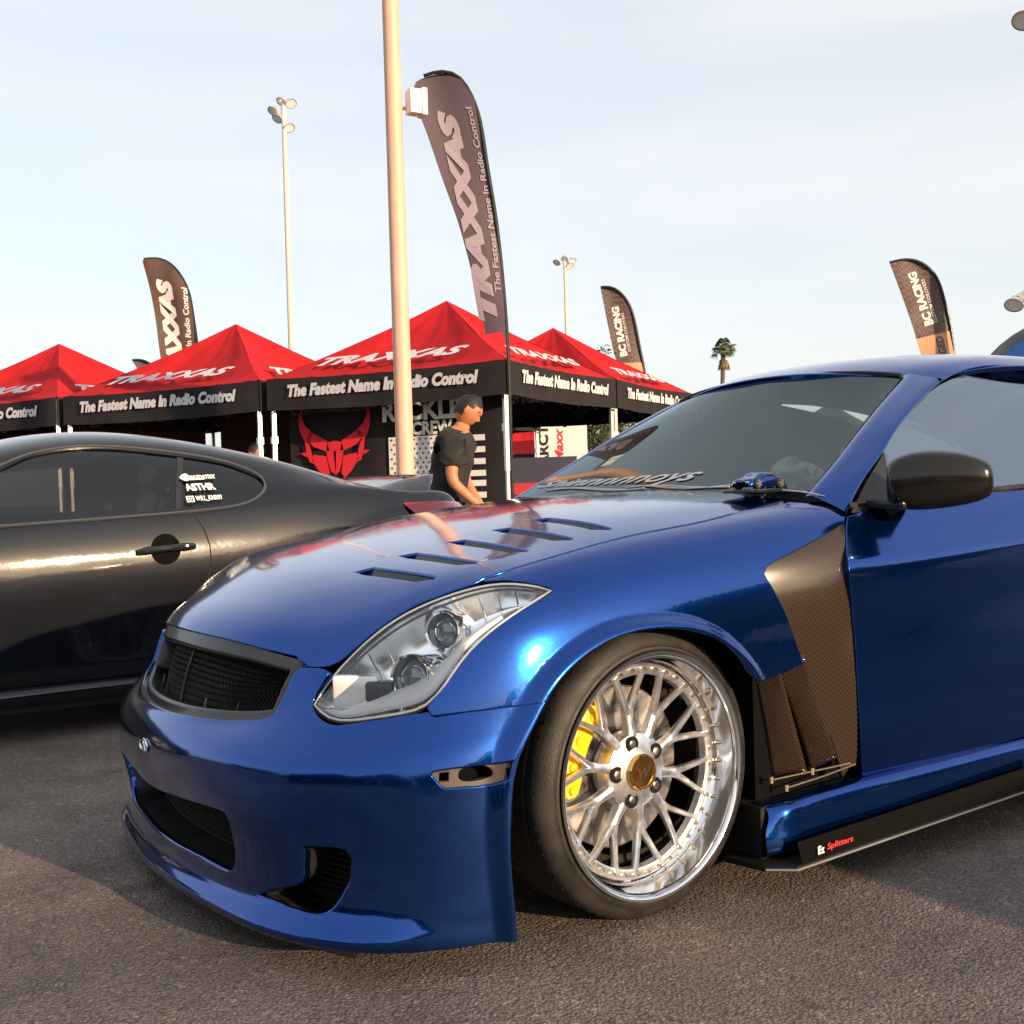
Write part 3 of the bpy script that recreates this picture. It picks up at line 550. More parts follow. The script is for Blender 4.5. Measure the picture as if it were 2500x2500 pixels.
PILLAR_OUT = [(-0.670,0.815,0.886),(-0.714,0.798,0.925),(-0.751,0.785,0.953),(-0.796,0.770,0.983),(-0.847,0.756,1.015),(-0.899,0.741,1.047),(-0.943,0.726,1.077),(-0.993,0.709,1.111),(-1.042,0.694,1.139),(-1.097,0.678,1.170),(-1.150,0.663,1.198),(-1.216,0.646,1.231),(-1.282,0.630,1.258),(-1.361,0.616,1.280),(-1.442,0.605,1.297),(-1.515,0.598,1.308),(-1.587,0.594,1.313),(-1.660,0.593,1.314),(-1.734,0.592,1.313)]
FIN_A = [(-0.345,0.815,0.476),(-0.377,0.868,0.505),(-0.452,0.868,0.268),(-0.386,0.815,0.258)]
FIN_B = [(-0.406,0.830,0.493),(-0.452,0.878,0.531),(-0.545,0.878,0.290),(-0.502,0.830,0.257)]
TRIM.update({
 'rx_win': [(2.277,0.881),(2.322,0.894),(2.368,0.910),(2.424,0.922),(2.465,0.925),(2.511,0.928),(2.560,0.930),(2.611,0.931),(2.663,0.930),(2.706,0.928),(2.750,0.925),(2.794,0.921),(2.840,0.916),(2.887,0.912),(2.934,0.907),(2.984,0.903),(3.036,0.899),(3.089,0.894),(3.141,0.889),(3.190,0.883),(3.234,0.876),(3.288,0.862),(3.333,0.844),(3.374,0.826),(3.416,0.808),(3.425,0.791),(3.381,0.752),(3.337,0.734),(3.285,0.721),(3.230,0.717),(3.173,0.717),(3.129,0.717),(3.090,0.717),(3.043,0.717),(2.980,0.718),(2.943,0.718),(2.902,0.718),(2.858,0.719),(2.811,0.719),(2.763,0.719),(2.715,0.719),(2.667,0.719),(2.622,0.719),(2.579,0.719),(2.534,0.719),(2.490,0.720),(2.447,0.720),(2.405,0.720),(2.363,0.720),(2.322,0.720),(2.281,0.721),(2.240,0.721)],
 'rx_seam': [(3.026,0.721),(3.055,0.674),(3.081,0.628),(3.102,0.561),(3.103,0.495),(3.084,0.431),(3.063,0.395),(3.036,0.352),(3.007,0.309),(2.984,0.277),(2.958,0.244),(2.933,0.212),(2.913,0.184),(2.874,0.116)],
 'rx_bpil': [(3.058,0.905),(3.034,0.839),(3.013,0.795),(2.995,0.759),(2.980,0.719)],
 'rx_handle': [(2.782,0.567),(2.837,0.598),(2.897,0.607),(2.954,0.589),(3.012,0.562),(2.995,0.544),(2.941,0.528),(2.888,0.514),(2.839,0.543)],
})
# ================================================================ blue coupe
PAINT = flake_paint('blue_metallic_paint', (.0003, .050, .275), .14, .96, .75, .008)
BLACKGLOSS = pmat('gloss_black', (.012, .012, .013), .12, 0, .6, .03)
BLACKSATIN = vary(pmat('satin_black_plastic', (.011, .011, .0115), .38), 30, .2, .1)
BLACKMATT = pmat('matt_black', (.008, .008, .008), .75)
RUBBER = vary(pmat('tyre_rubber', (.017, .0155, .0145), .6), 18, .35, .12, bump=.15, bscale=220)
CHROME = pmat('chrome', (.82, .82, .83), .06, 1.0)
CARBON = carbon('carbon_fibre', 175, (.017, .012, .0085))
CARBON_DARK = carbon('dark_carbon_fibre', 300, (.0045, .0043, .0042))
LAMPWHITE = pmat('lamp_satin_white', (.88, .88, .87), .4, 0, .3)
LENS = glassmat('clear_lens', (.985, .99, 1.0), gain=1.0)
SCREEN = glassmat('windscreen_glass', (.50, .58, .58), gain=.95, gcol=(.86, 1.0, 1.0))
TINT = glassmat('tinted_window_glass', (.05, .07, .08), gain=1.5, base=.22, gcol=(.78, .90, 1.0))
DEEPBLACK = pmat('deep_black', (.003, .003, .003), .9, spec=.1)
MESHBLACK = pmat('black_mesh', (.014, .014, .014), .45, .3)
MARKERPLASTIC = vary(pmat('brown_black_plastic', (.055, .045, .038), .5), 40, .2)

car = thing('blue_coupe', 'metallic blue modified coupe with carbon fender vent and lowered front bumper, nearest to the camera', 'car')
def mir(S, poly): return [(S.U-u, v) for u, v in reversed(poly)]
def full(S, half): return list(half)+mir(S, half)
def shrink(poly, d, h=.008):
    """offset a closed parameter polygon inwards"""
    q = resample(poly, h)
    if area2(q) < 0: q = q[::-1]
    t = np.roll(q, -2, 0)-np.roll(q, 2, 0); t /= np.linalg.norm(t, axis=1)[:, None]+1e-9
    n = np.stack([-t[:, 1], t[:, 0]], 1); r = q+n*d
    for _ in range(6): r = (np.roll(r, 1, 0)+2*r+np.roll(r, -1, 0))/4
    return r
# ---------------- bumper
bl = TRIM['bump_left']
intake = full(BUMP, TRIM['intake']); fog = TRIM['fog']; mk = TRIM['marker']
bumper = panel('front_bumper', BUMP, full(BUMP, bl), [intake, fog, mir(BUMP, fog), mk, mir(BUMP, mk)], PAINT, car, h=.012, r=.003, d=.014, follow=lambda X: (seg_dist(X[:, [0, 2]], ARCH) < .014) & (X[:, 2] > .07) & (np.abs(X[:, 1]) > .7),
               holes_rd=[(.007, .010), (.007, .014), (.007, .014), (.004, .012), (.004, .012)])
def duct(name, S, poly, d0, d1, mat, parent):
    q = resample(shrink(poly, .0055, .01), .012); n = S.normal(q[:, 0], q[:, 1]); x = S(q[:, 0], q[:, 1]); m = len(q)
    V = np.vstack([x-n*d0, x-n*d1]); return mesh_obj(name, V, [(i, (i+1) % m, (i+1) % m+m, i+m) for i in range(m)], mat, parent)
for q in (intake, fog, mir(BUMP, fog)): duct('duct_wall', BUMP, q, .012, .17, BLACKSATIN, bumper)
panel('intake_surround', BUMP, shrink(intake, -.02), [], BLACKMATT, bumper, offset=-.13, h=.03, noflange=True)
for q in (fog, mir(BUMP, fog)): panel('duct_back', BUMP, shrink(q, -.02), [], BLACKMATT, bumper, offset=-.15, h=.03, noflange=True)
def honeycomb(name, S, region, offset, cell, wire, mat, parent, flip=False):
    region = np.asarray(region); lo = region.min(0); hi = region.max(0); V = []; F = []
    dx = cell*math.sqrt(3); dy = cell*1.5; j = 0; y = lo[1]; C = []
    while y < hi[1]:
        x = lo[0]+(dx/2 if j % 2 else 0)
        while x < hi[0]: C.append((x, y)); x += dx
        y += dy; j += 1
    C = np.array(C); C = C[inpoly(C, region)]
    for cx, cy in C:
        n = len(V); ang = [math.pi/6+math.pi/3*k for k in range(6)]
        V += [(cx+cell*math.cos(a), cy+cell*math.sin(a), 0) for a in ang]+[(cx+(cell-wire)*math.cos(a), cy+(cell-wire)*math.sin(a), 1) for a in ang]
        F += [(n+k, n+(k+1) % 6, n+6+(k+1) % 6, n+6+k) for k in range(6)]
    V = np.array(V); N = S.normal(V[:, 0], V[:, 1], flip); X = S(V[:, 0], V[:, 1])+N*(offset-.004*V[:, 2:3])
    o = mesh_obj(name, X, F, mat, parent, False); o['kind'] = 'stuff'; return o
honeycomb('intake_mesh', BUMP, shrink(intake, -.012), -.085, .009, .0022, MESHBLACK, bumper)
for q in (fog, mir(BUMP, fog)):
    # fine slats across the small duct
    q = np.asarray(q); v0, v1 = q[:, 1].min()+.004, q[:, 1].max()-.004; u0, u1 = q[:, 0].min()-.005, q[:, 0].max()+.005
    for k in range(13):
        vv = v0+(v1-v0)*k/12; uu = np.linspace(u0, u1, 7); X = BUMP(uu, np.full(7, vv)); N = BUMP.normal(uu, np.full(7, vv))
        MB().tube([tuple(p) for p in X-N*.075], .0018, 6).build('duct_slat', MESHBLACK, bumper)
for m_ in (mk, mir(BUMP, mk)):
    q = np.asarray(m_); c = q.mean(0); sgn = 1 if c[0] > BUMP.U/2 else -1
    w = q[:, 0].max()-q[:, 0].min()
    oval = [(c[0]+sgn*(.005)+.034*math.copysign(abs(math.cos(a))**.7, math.cos(a)), c[1]+.001+.0145*math.copysign(abs(math.sin(a))**.8, math.sin(a))) for a in np.linspace(0, 2*math.pi, 28, endpoint=False)]
    sq = lambda cx, s: [(cx-s, c[1]-.009), (cx+s, c[1]-.009), (cx+s, c[1]+.009), (cx-s, c[1]+.009)]
    mb_ = panel('side_marker_bracket', BUMP, shrink(m_, -.004), [oval, sq(c[0]+sgn*.066, .011), sq(c[0]-sgn*.058, .012)], MARKERPLASTIC, bumper, offset=-.014, h=.006, hr=.002, hd=.02, noflange=False, r=.001, d=.004)
    panel('marker_recess', BUMP, shrink(m_, -.004), [], DEEPBLACK, bumper, offset=-.055, h=.02, noflange=True)
for q in (TRIM['insert'], mir(BUMP, TRIM['insert'])): panel('bumper_insert', BUMP, q, [], pmat('smoked_blue_insert', (.002, .012, .06), .12, .3, 1.0), bumper, offset=-.0015, h=.01, r=.0015, d=.002)
# emblem on the nose
u0 = BUMP.U/2; v0_ = .345
e = MB(); ring = []
for a in np.linspace(0, 2*math.pi, 36, endpoint=False): ring.append((u0+.031*math.cos(a), v0_+.020*math.sin(a)))
rp = np.array(ring); X = BUMP(rp[:, 0], rp[:, 1])+BUMP.normal(rp[:, 0], rp[:, 1])*.003
e.tube([tuple(p) for p in X], .0032, 8, closed=True)
for sx_ in (-1, 1):
    uu = np.array([u0+sx_*.011, u0+sx_*.006, u0]); vv = np.array([v0_-.019, v0_, v0_+.013]); X = BUMP(uu, vv)+BUMP.normal(uu, vv)*.003
    e.tube([tuple(p) for p in X], .0026, 8)
e.build('nose_emblem', CHROME, bumper)
# ---------------- grille
grille_poly = full(BUMP, TRIM['grille'])
gl_in = shrink(grille_poly, .022)
grille = panel('grille', BUMP, shrink(grille_poly, .001), [gl_in], pmat('grille_black', (.006, .006, .0065), .30, 0, .3, .1), car, offset=-.010, h=.012, r=.004, d=.03, hr=.010, hd=.045)
honeycomb('grille_mesh', BUMP, shrink(gl_in, -.012), -.058, .0085, .0019, MESHBLACK, grille)
panel('grille_back', BUMP, shrink(gl_in, -.02), [], BLACKMATT, grille, offset=-.14, h=.04, noflange=True)
gq = np.asarray(gl_in); gu0, gu1 = gq[:, 0].min(), gq[:, 0].max(); gv0, gv1 = gq[:, 1].min(), gq[:, 1].max()
for k, fu in enumerate((.18, .34, .50, .66, .82)):
    uu = np.full(6, gu0+(gu1-gu0)*fu); vv = np.linspace(gv0-.006, (gv1 if fu == .5 else gv0+.035), 6); X = BUMP(uu, vv)-BUMP.normal(uu, vv)*.05
    MB().tube([tuple(p) for p in X], .0035, 8).build('grille_fin', BLACKSATIN, grille)
# closing panel between grille and lamps, under the hood lip
# ---------------- hood
hl = TRIM['hood_left']; vr = HOOD.V-.045
hood_out = list(hl)+[(hl[-1][0]-.004, HOOD.kv[8]+.02), (hl[-1][0]-.02, vr-.03), (hl[-1][0]-.06, vr)]
vents = []
for k in (4, 0, 1, 2, 3):
    q = np.array(TRIM['vent%d' % k]); f0 = q[:, 1].min(); f1 = q[:, 1].max(); ul = HOOD.U/2+.36; ur = HOOD.U/2+.655
    vm = (f0+f1)/2; hw = .0235
    vents.append([(ul-.010, vm-hw*.62), (ul+.05, vm-hw), (ur-.035, vm-hw), (ur, vm+hw*.2), (ur-.005, vm+hw), (ul+.02, vm+hw)])
vents = [[(a, b) for a, b in q] for q in vents]
allv = vents
hood = panel('hood', HOOD, full(HOOD, hood_out), allv, PAINT, car, h=.016, r=.004, d=.016, hr=.006, hd=.024)
for q in allv:
    c = np.asarray(q).mean(0); q2 = shrink(q, -.010, .006)
    vt = panel('hood_vent', HOOD, q2, [], BLACKMATT, hood, offset=-.034, h=.02, noflange=True)
    P = np.asarray(q); a, b = P[:, 0].min(), P[:, 0].max(); va, vb = P[:, 1].min(), P[:, 1].max()
    uu = np.linspace(a+.01, b-.012, 6); S0 = HOOD(uu, np.full(6, vb-.004)); S1 = HOOD(uu, np.full(6, va+.010)); Nn = HOOD.normal(uu, np.full(6, va))
    Vv = np.vstack([S0-Nn*.004, S1-Nn*.030]); mesh_obj('vent_blade', Vv, [(i, i+1, i+7, i+6) for i in range(5)], CARBON_DARK, hood)
# ---------------- fenders, doors, quarters
fend = panel('fender', FEND, TRIM['fender'], [], PAINT, car, flip=True, h=.010, r=.003, d=.016, follow=lambda X: (seg_dist(X[:, [0, 2]], ARCH) < .014) & (X[:, 2] > .5))
mirror_copy(fend)
df = TRIM['door_front']; dbt = TRIM['door_bot']
uE = DOOR.ku[4]+.12
vb1 = .66
door_poly = df+dbt+[(DOOR.ku[4]-.15, DOOR.kv[8]-.012), (uE, DOOR.kv[8]-.012), (uE, .02)]+[(u, .018) for u in (DOOR.ku[3], DOOR.ku[2], DOOR.ku[1])]
door = panel('door', DOOR, door_poly, [], PAINT, car, flip=True, h=.02, r=.003, d=.016)
mirror_copy(door)
uR = DOOR.ku[6]+.20   # rear axle at x = -2.85
rarch = []
for a in np.linspace(0, math.pi, 30):
    rarch.append((uR-.375*math.cos(a), DOOR.kv[8]-.10-.36*math.sin(a)*.95))
q_poly = [(uE+.006, .02), (uE+.006, DOOR.kv[8]-.012)]+[(uR-.375, DOOR.kv[8]-.012)]+rarch+[(uR+.375, DOOR.kv[8]-.012), (DOOR.U-.02, DOOR.kv[8]-.02), (DOOR.U-.02, .02)]
quarter = panel('rear_quarter', DOOR, q_poly, [], PAINT, car, flip=True, h=.03, r=.003, d=.016)
mirror_copy(quarter)
# ---------------- windscreen, roof, pillars, glass
wind = panel('windscreen', WIND, [(.012, .0), (WIND.U-.012, .0), (WIND.U-.012, WIND.V-.004), (.012, WIND.V-.004)], [], SCREEN, car, h=.04, noflange=True)
roof = panel('roof', ROOF, [(.02, ROOF.kv[0]+.062), (ROOF.U/2, ROOF.kv[0]+.078), (ROOF.U-.02, ROOF.kv[0]+.062), (ROOF.U-.004, .20), (ROOF.U-.004, ROOF.V-.01), (.004, ROOF.V-.01), (.004, .20)], [], PAINT, car, h=.03, r=.004, d=.012)
seal = MB()
uu = np.linspace(.02, WIND.U-.02, 30); X = WIND(uu, np.full(30, WIND.V+.004)); seal.tube([tuple(p+np.array((0, 0, .002))) for p in X], .0075, 6)
seal.build('windscreen_seal', BLACKMATT, car)
po = np.array(PILLAR_OUT); wl = WIND(np.full(40, WIND.U-.010), np.linspace(-.03, WIND.V+.012, 40))
po2 = resample(po[:13], .02, False); L1 = np.linspace(0, 1, 30)
def along(P, n):
    d = np.concatenate([[0], np.cumsum(np.linalg.norm(np.diff(P, axis=0), axis=1))]); t = np.linspace(0, d[-1], n)
    return np.stack([np.interp(t, d, P[:, k]) for k in range(3)], 1)
A_ = along(wl, 14); C_ = along(po2, 14)
up_n = np.array((.25, .72, .55)); Bm_ = (A_+C_)/2+up_n/np.linalg.norm(up_n)*.012
PILL = Surf([A_-np.array((.0, .02, .012)), A_, Bm_, C_, C_+np.array((0, -.012, -.012))])
grid_obj('a_pillar', PILL, PAINT, car, 40, 16, flip=True); pl_ = car.children[-1]
mirror_copy([c for c in car.children if c.name.startswith('a_pillar')][0])
# roof rail from the pillar top over the side window
rail_o = along(po[12:], 12); rail_o = np.vstack([rail_o, [(-1.75, .602, 1.312), (-2.0, .596, 1.300), (-2.3, .575, 1.262), (-2.55, .55, 1.205), (-2.8, .51, 1.115)]])
rail_i = np.array([ROOF([ROOF.U-.012], [v])[0] for v in np.linspace(.13, ROOF.V, len(rail_o))])
xi = np.argsort(-rail_i[:, 0]); rail_i = np.stack([np.interp(-rail_o[:, 0], -rail_i[xi, 0], rail_i[xi, k]) for k in range(3)], 1)
rail_i[:, 0] = rail_o[:, 0]; rail_i[-1] = (-2.8, .50, 1.155)
rail_m = (rail_i+rail_o)/2+np.array((0, .014, .004))
RAIL = Surf([rail_i+np.array((0, 0, -.006)), rail_m, rail_o, rail_o+np.array((0, -.015, -.014))])
rl = grid_obj('roof_rail', RAIL, PAINT, car, 50, 10, flip=True); mirror_copy(rl)
gt = TRIM['glass_top']
def sg_uv(x, z):
    P = SIDEG; u = np.interp(-x, [-a for a in SGX], P.ku); v = np.interp(z, [.88, .98, 1.08, 1.18, 1.26, 1.32], P.kv); return (u, v)
gpoly = gt+[sg_uv(-1.9, 1.285), sg_uv(-2.2, 1.245), sg_uv(-2.5, 1.15), sg_uv(-2.62, 1.04), sg_uv(-2.5, .985), sg_uv(-2.0, .965), sg_uv(-1.4, .935), sg_uv(-.98, .912), sg_uv(-.85, .905), sg_uv(-.84, .95)]
sgl = panel('side_window', SIDEG, gpoly, [], TINT, car, h=.04, noflange=True, offset=-.008); mirror_copy(sgl)
sail = panel('sail_panel', SIDEG, [sg_uv(-.69, .892), sg_uv(-.78, .962), sg_uv(-.90, 1.045), sg_uv(-.868, .95), sg_uv(-.875, .905), sg_uv(-.98, .906), sg_uv(-.98, .895)], [], BLACKSATIN, car, h=.02, r=.002, d=.006, offset=.004); mirror_copy(sail)
bs = MB(); Xb = DOOR(np.linspace(.14, DOOR.ku[4], 30), np.full(30, .012)); bs.tube([tuple(p+np.array((0, -.004, .006))) for p in Xb], .008, 6)
b_ = bs.build('belt_trim', BLACKSATIN, car); mirror_copy(b_)
# rear glass, boot lid, tail: plain continuation out of frame
REAR = Surf(mirror_rows([[(-2.53, 0, 1.305), (-2.53, .3, 1.296), (-2.53, .56, 1.24)], [(-2.85, 0, 1.20), (-2.85, .3, 1.19), (-2.84, .54, 1.13)], [(-3.2, 0, 1.04), (-3.2, .32, 1.035), (-3.15, .60, 1.0)]]))
grid_obj('rear_window', REAR, TINT, car, 20, 14)
BOOT = Surf(mirror_rows([[(-3.18, 0, 1.035), (-3.18, .35, 1.03), (-3.1, .70, .97)], [(-3.45, 0, 1.02), (-3.45, .35, 1.01), (-3.4, .68, .95)], [(-3.68, 0, .99), (-3.66, .35, .985), (-3.5, .68, .93)], [(-3.72, 0, .85), (-3.70, .35, .85), (-3.52, .76, .80)], [(-3.74, 0, .55), (-3.72, .36, .55), (-3.52, .78, .55)], [(-3.70, 0, .25), (-3.68, .36, .25), (-3.52, .76, .25)]]))
grid_obj('boot_lid', BOOT, PAINT, car, 30, 40)
# ---------------- carbon panel behind the wheel
def inset(p):
    q = p.copy(); t = np.clip((p[:, 0]+.63)/.30, 0, 1); q[:, 1] -= .070*t**1.15; return q
VENT = Surf(FEND.P, post=inset)
vp = panel('fender_vent', VENT, TRIM['vent_top'], [], CARBON, car, flip=True, h=.02, r=.003, d=.01); mirror_copy(vp)
for fin in (FIN_A, FIN_B):
    a, b, c, d = [np.array(p) for p in fin]
    ext = lambda p, q, k: p+(q-p)*k
    rows = []
    for t in np.linspace(-.10, 1, 8):
        l = ext(a, d, t); r = ext(b, c, t); m = (l+r)/2+np.array((.1, .9, 0))*.006*math.sin(math.pi*min(max(t, 0), 1)); rows.append([l, m, r])
    FS = Surf(rows); f_ = grid_obj('vent_fin', FS, CARBON, vp, 8, 20, flip=False)
    N0 = FS.normal([FS.U/2], [FS.V/2])[0]
    if N0[1] < 0: f_.data.flip_normals()
    sm = f_.modifiers.new('thickness', 'SOLIDIFY'); sm.thickness = .006; sm.offset = -1
    m2 = mirror_copy(f_, vp)
rd = MB(); rd.tube([(-.355, .845, .258), (-.50, .874, .268), (-.585, .885, .272)], .0022, 6); rd.tube([(-.39, .86, .236), (-.50, .878, .252), (-.60, .887, .268)], .0022, 6)
for p in ((-.355, .845, .258), (-.47, .868, .266), (-.39, .86, .236)): rd.tube([(p[0], p[1], p[2]-.008), (p[0], p[1], p[2]+.008)], .005, 8)
r1 = rd.build('vent_rod', pmat('brass_rod', (.75, .62, .45), .25, 1.0), vp); mirror_copy(r1, vp)
ib = MB(); ib.box((-.64, .70, .10), (-.33, .815, .60)); i1 = ib.build('inner_panel', pmat('deep_black', (.003, .003, .003), .9, spec=.1), car); mirror_copy(i1)
# ---------------- side skirt and splitter
SX = [-.300, -.345, -.42, -.62, -.90, -1.3, -1.8, -2.42]
top = [.196, .200, .206, .216, .222, .232, .240, .248]
rows = []
for prof in [(.835, .008), (.876, .006), (.888, .0), (.894, -.012), (.899, -.05), (.898, -.105), (.86, -.118)]:
    rows.append([(x if i else x-(.015 if prof[1] > -.05 else 0), prof[0]-(.020 if i == 0 else 0.003 if i == 1 else 0), top[i]+prof[1]) for i, x in enumerate(SX)])
SK = Surf(rows); sk = grid_obj('side_skirt', SK, PAINT, car, 60, 24, flip=True); mirror_copy(sk)
end = MB(); end.prism([(-.30, .08), (-.30, .20), (-.36, .21), (-.36, .08)], .72, .862); e1 = end.build('skirt_end', BLACKSATIN, car); mirror_copy(e1)
sp = MB(); P0 = [(-.255, .78), (-.275, .90), (-.325, .952), (-.60, .952), (-1.2, .952), (-2.3, .950), (-2.42, .91), (-2.42, .78)]
zz = lambda x: .066+(-.325-x)*.056
n_ = len(P0); V = [(x, y, zz(x)) for x, y in P0]+[(x, y, zz(x)+.012) for x, y in P0]
sp.add(V, [tuple(range(n_)), tuple(range(n_, 2*n_))[::-1]]+[(i, i+n_, (i+1) % n_+n_, (i+1) % n_) for i in range(n_)])
s1 = sp.build('skirt_splitter', pmat('splitter_black', (.006, .006, .006), .45), car, smooth=False); recalc(s1); mirror_copy(s1)
rk = MB(); rk.box((-2.42, .55, .115), (-.34, .875, .135)); r2 = rk.build('rocker', DEEPBLACK, car); mirror_copy(r2)
eg = MB(); eg.tube([(x, y+.0015, zz(x)+.005) for x, y in P0[1:7]], .0028, 6); g1 = eg.build('splitter_edge', pmat('edge_grey', (.16, .17, .18), .4), car); mirror_copy(g1)
dec1 = text_on('skirt_decal', 'Ez', (-.405, .9525, zz(-.405)+.034), (-1, 0, .058), (0, -.22, .97), pmat('decal_white', (.8, .8, .8), .4), car, size=.024, shear=.25, bold=.0008, width=.024, lift=.0)
dec2 = text_on('skirt_decal', 'Splitters', (-.470, .9525, zz(-.470)+.034), (-1, 0, .058), (0, -.22, .97), pmat('decal_red', (.55, .01, .02), .4), car, size=.018, shear=.25, bold=.0004, width=.090, lift=.0)
bk = MB(); bk.box((-2.3, .895, .10), (-.36, .9505, .104)); 
# black strip of the splitter upstand that carries the decal
us = MB(); us.add([(-.345, .951, zz(-.345)+.012), (-1.3, .951, zz(-1.3)+.012), (-1.3, .936, zz(-1.3)+.062), (-.345, .936, zz(-.345)+.062)], [(0, 1, 2, 3)]); u1_ = us.build('splitter_upstand', MATS['deep_black'], car, smooth=False)
# ---------------- underbody, wells, firewall, cabin
ub = MB(); ub.box((-3.5, -.56, .13), (.30, .56, .16)); ub.build('underbody', DEEPBLACK, car)
fw = MB(); fw.box((.40, -.55, .16), (.46, .55, .62)); fw.build('radiator_panel', BLACKMATT, car); fw = MB(); fw.box((-.62, -.70, .15), (-.55, .70, .90)); fw.build('firewall', BLACKMATT, car)
for (cx, s) in ((0, 1), (0, -1), (-2.85, 1), (-2.85, -1)):
    w_ = MB(); w_.lathe([(.415, .50), (.415, .845)], 24, basis((cx, 0, .33), (1, 0, 0), (0, s, 0), (0, 0, 1)), 0, math.pi); w_.box((cx-.42, min(s*.50, s*.46), .12), (cx+.42, max(s*.50, s*.46), .62))
    w_.build('wheel_well', BLACKMATT, car)
ds = MB(); ds.box((-1.05, -.68, .55), (-.60, .68, .90), bev=.05); dash = ds.build('dashboard', vary(pmat('dash_plastic', (.02, .021, .022), .6), 60, .2), car)
dt = Surf(mirror_rows([[(-.55, 0, .925), (-.57, .35, .925), (-.66, .68, .92)], [(-.80, 0, .94), (-.80, .35, .945), (-.84, .68, .93)], [(-1.02, 0, .93), (-1.02, .35, .96), (-1.03, .68, .92)], [(-1.08, 0, .80), (-1.08, .35, .82), (-1.08, .68, .80)]]))
grid_obj('dash_top', dt, MATS['dash_plastic'], car, 24, 24)
fl = MB(); fl.box((-2.6, -.75, .15), (-.6, .75, .20)); fl.box((-2.75, -.72, .2), (-2.55, .72, .95)); fl.build('cabin_floor', BLACKMATT, car)
SEAT = vary(pmat('black_seat_cloth', (.022, .021, .022), .85), 60, .3)
for sy in (-.37, .37):
    st = MB(); st.box((-1.75, sy-.24, .30), (-1.22, sy+.24, .46), bev=.05); st.box((-.12, -.25, 0), (.05, .25, .58), M=Matrix.Translation((-1.72, sy, .42)) @ Matrix.Rotation(math.radians(-18), 4, 'Y'), bev=.045)
    st.box((-.10, -.13, .62), (.02, .13, .80), M=Matrix.Translation((-1.74, sy, .40)) @ Matrix.Rotation(math.radians(-16), 4, 'Y'), bev=.035); st.build('seat', SEAT, car)
sw = MB(); ca = Vector((-1.18, .37, .80)); R_ = Matrix.Translation(ca) @ Matrix.Rotation(math.radians(64), 4, 'Y')
sw.tube([R_ @ Vector((.185*math.cos(a), .185*math.sin(a), 0)) for a in np.linspace(0, 2*math.pi, 28, endpoint=False)], .016, 8, closed=True)
for a in (.1, 2.1, 4.2): sw.tube([R_ @ Vector((0, 0, -.02)), R_ @ Vector((.18*math.cos(a), .18*math.sin(a), 0))], .012, 6)
sw.tube([R_ @ Vector((0, 0, -.03)), R_ @ Vector((0, 0, .02))], .05, 12); sw.build('steering_wheel', BLACKSATIN, car)
im = MB(); im.tube([(-1.13, 0, 1.275), (-1.155, 0, 1.25)], .012, 8)
im.lathe([(0, -.012), (.7, -.012), (1, 0), (.7, .010), (0, .010)], 24, basis((-1.16, .02, 1.235), (.03, .115, .0), (-1, .25, .1), (.0, .0, .036))); im.build('interior_mirror', BLACKSATIN, car)
# screen banner lettering on the lower edge of the windscreen
def on_wind(u, v, lift=.003):
    return WIND([u], [v])[0]+WIND.normal([u], [v])[0]*lift
BAN = pmat('banner_grey', (.50, .50, .52), .5)
Vt, Ft = text_mesh('Shinnnnnoys', .20, .55, .002, .8)
Vt[:, 0] -= Vt[:, 0].min(); Vt[:, 1] -= Vt[:, 1].min(); w0 = Vt[:, 0].max(); h0 = Vt[:, 1].max()
uS, uE_ = WIND.U/2+.20, WIND.U/2-.60
P = [on_wind(uS+(uE_-uS)*(1-a/w0) if False else uE_+(uS-uE_)*(a/w0), .052+.095*(b/h0)*(.55+.45*(a/w0))) for a, b, _ in Vt]
def flourish(pts, w): 
    P = [on_wind(u, v, .003) for u, v in pts]; m = MB(); m.tube([tuple(p) for p in P], w, 5); return m
fs = MB()
mesh_obj('banner_script', P, Ft, BAN, wind, False)
for (a, b, amp, ph) in ((-.50, -.05, .010, 0), (-.46, .02, .012, 1.2), (-.08, .36, .010, .4), (-.02, .40, .012, 2.0)):
    tt = np.linspace(0, 1, 22); pts = [(WIND.U/2+a+(b-a)*t, .040+amp*math.sin(math.pi*t*1.5+ph)) for t in tt]
    flourish(pts, .0022).build('banner_flourish', BAN, wind)
# wiper and cowl
wp = MB(); wp.tube([(-.585, .60, .938), (-.595, .10, .952)], .005, 6); wp.tube([(-.572, -.05, .950), (-.575, .62, .944)], .004, 6); wp.build('wiper', BLACKSATIN, car)
an = MB(); an.tube([(-.560, .700, .955), (-.60, .745, .948), (-.635, .775, .935)], .0025, 6); an.build('cowl_trim', CHROME, car)
CW = Surf(mirror_rows([[(-.44, 0, .945), (-.45, .35, .938), (-.52, .66, .905), (-.60, .745, .88)], [(-.64, 0, .950), (-.645, .35, .946), (-.70, .66, .92), (-.74, .745, .90)]]))
grid_obj('cowl', CW, BLACKSATIN, car, 30, 6)
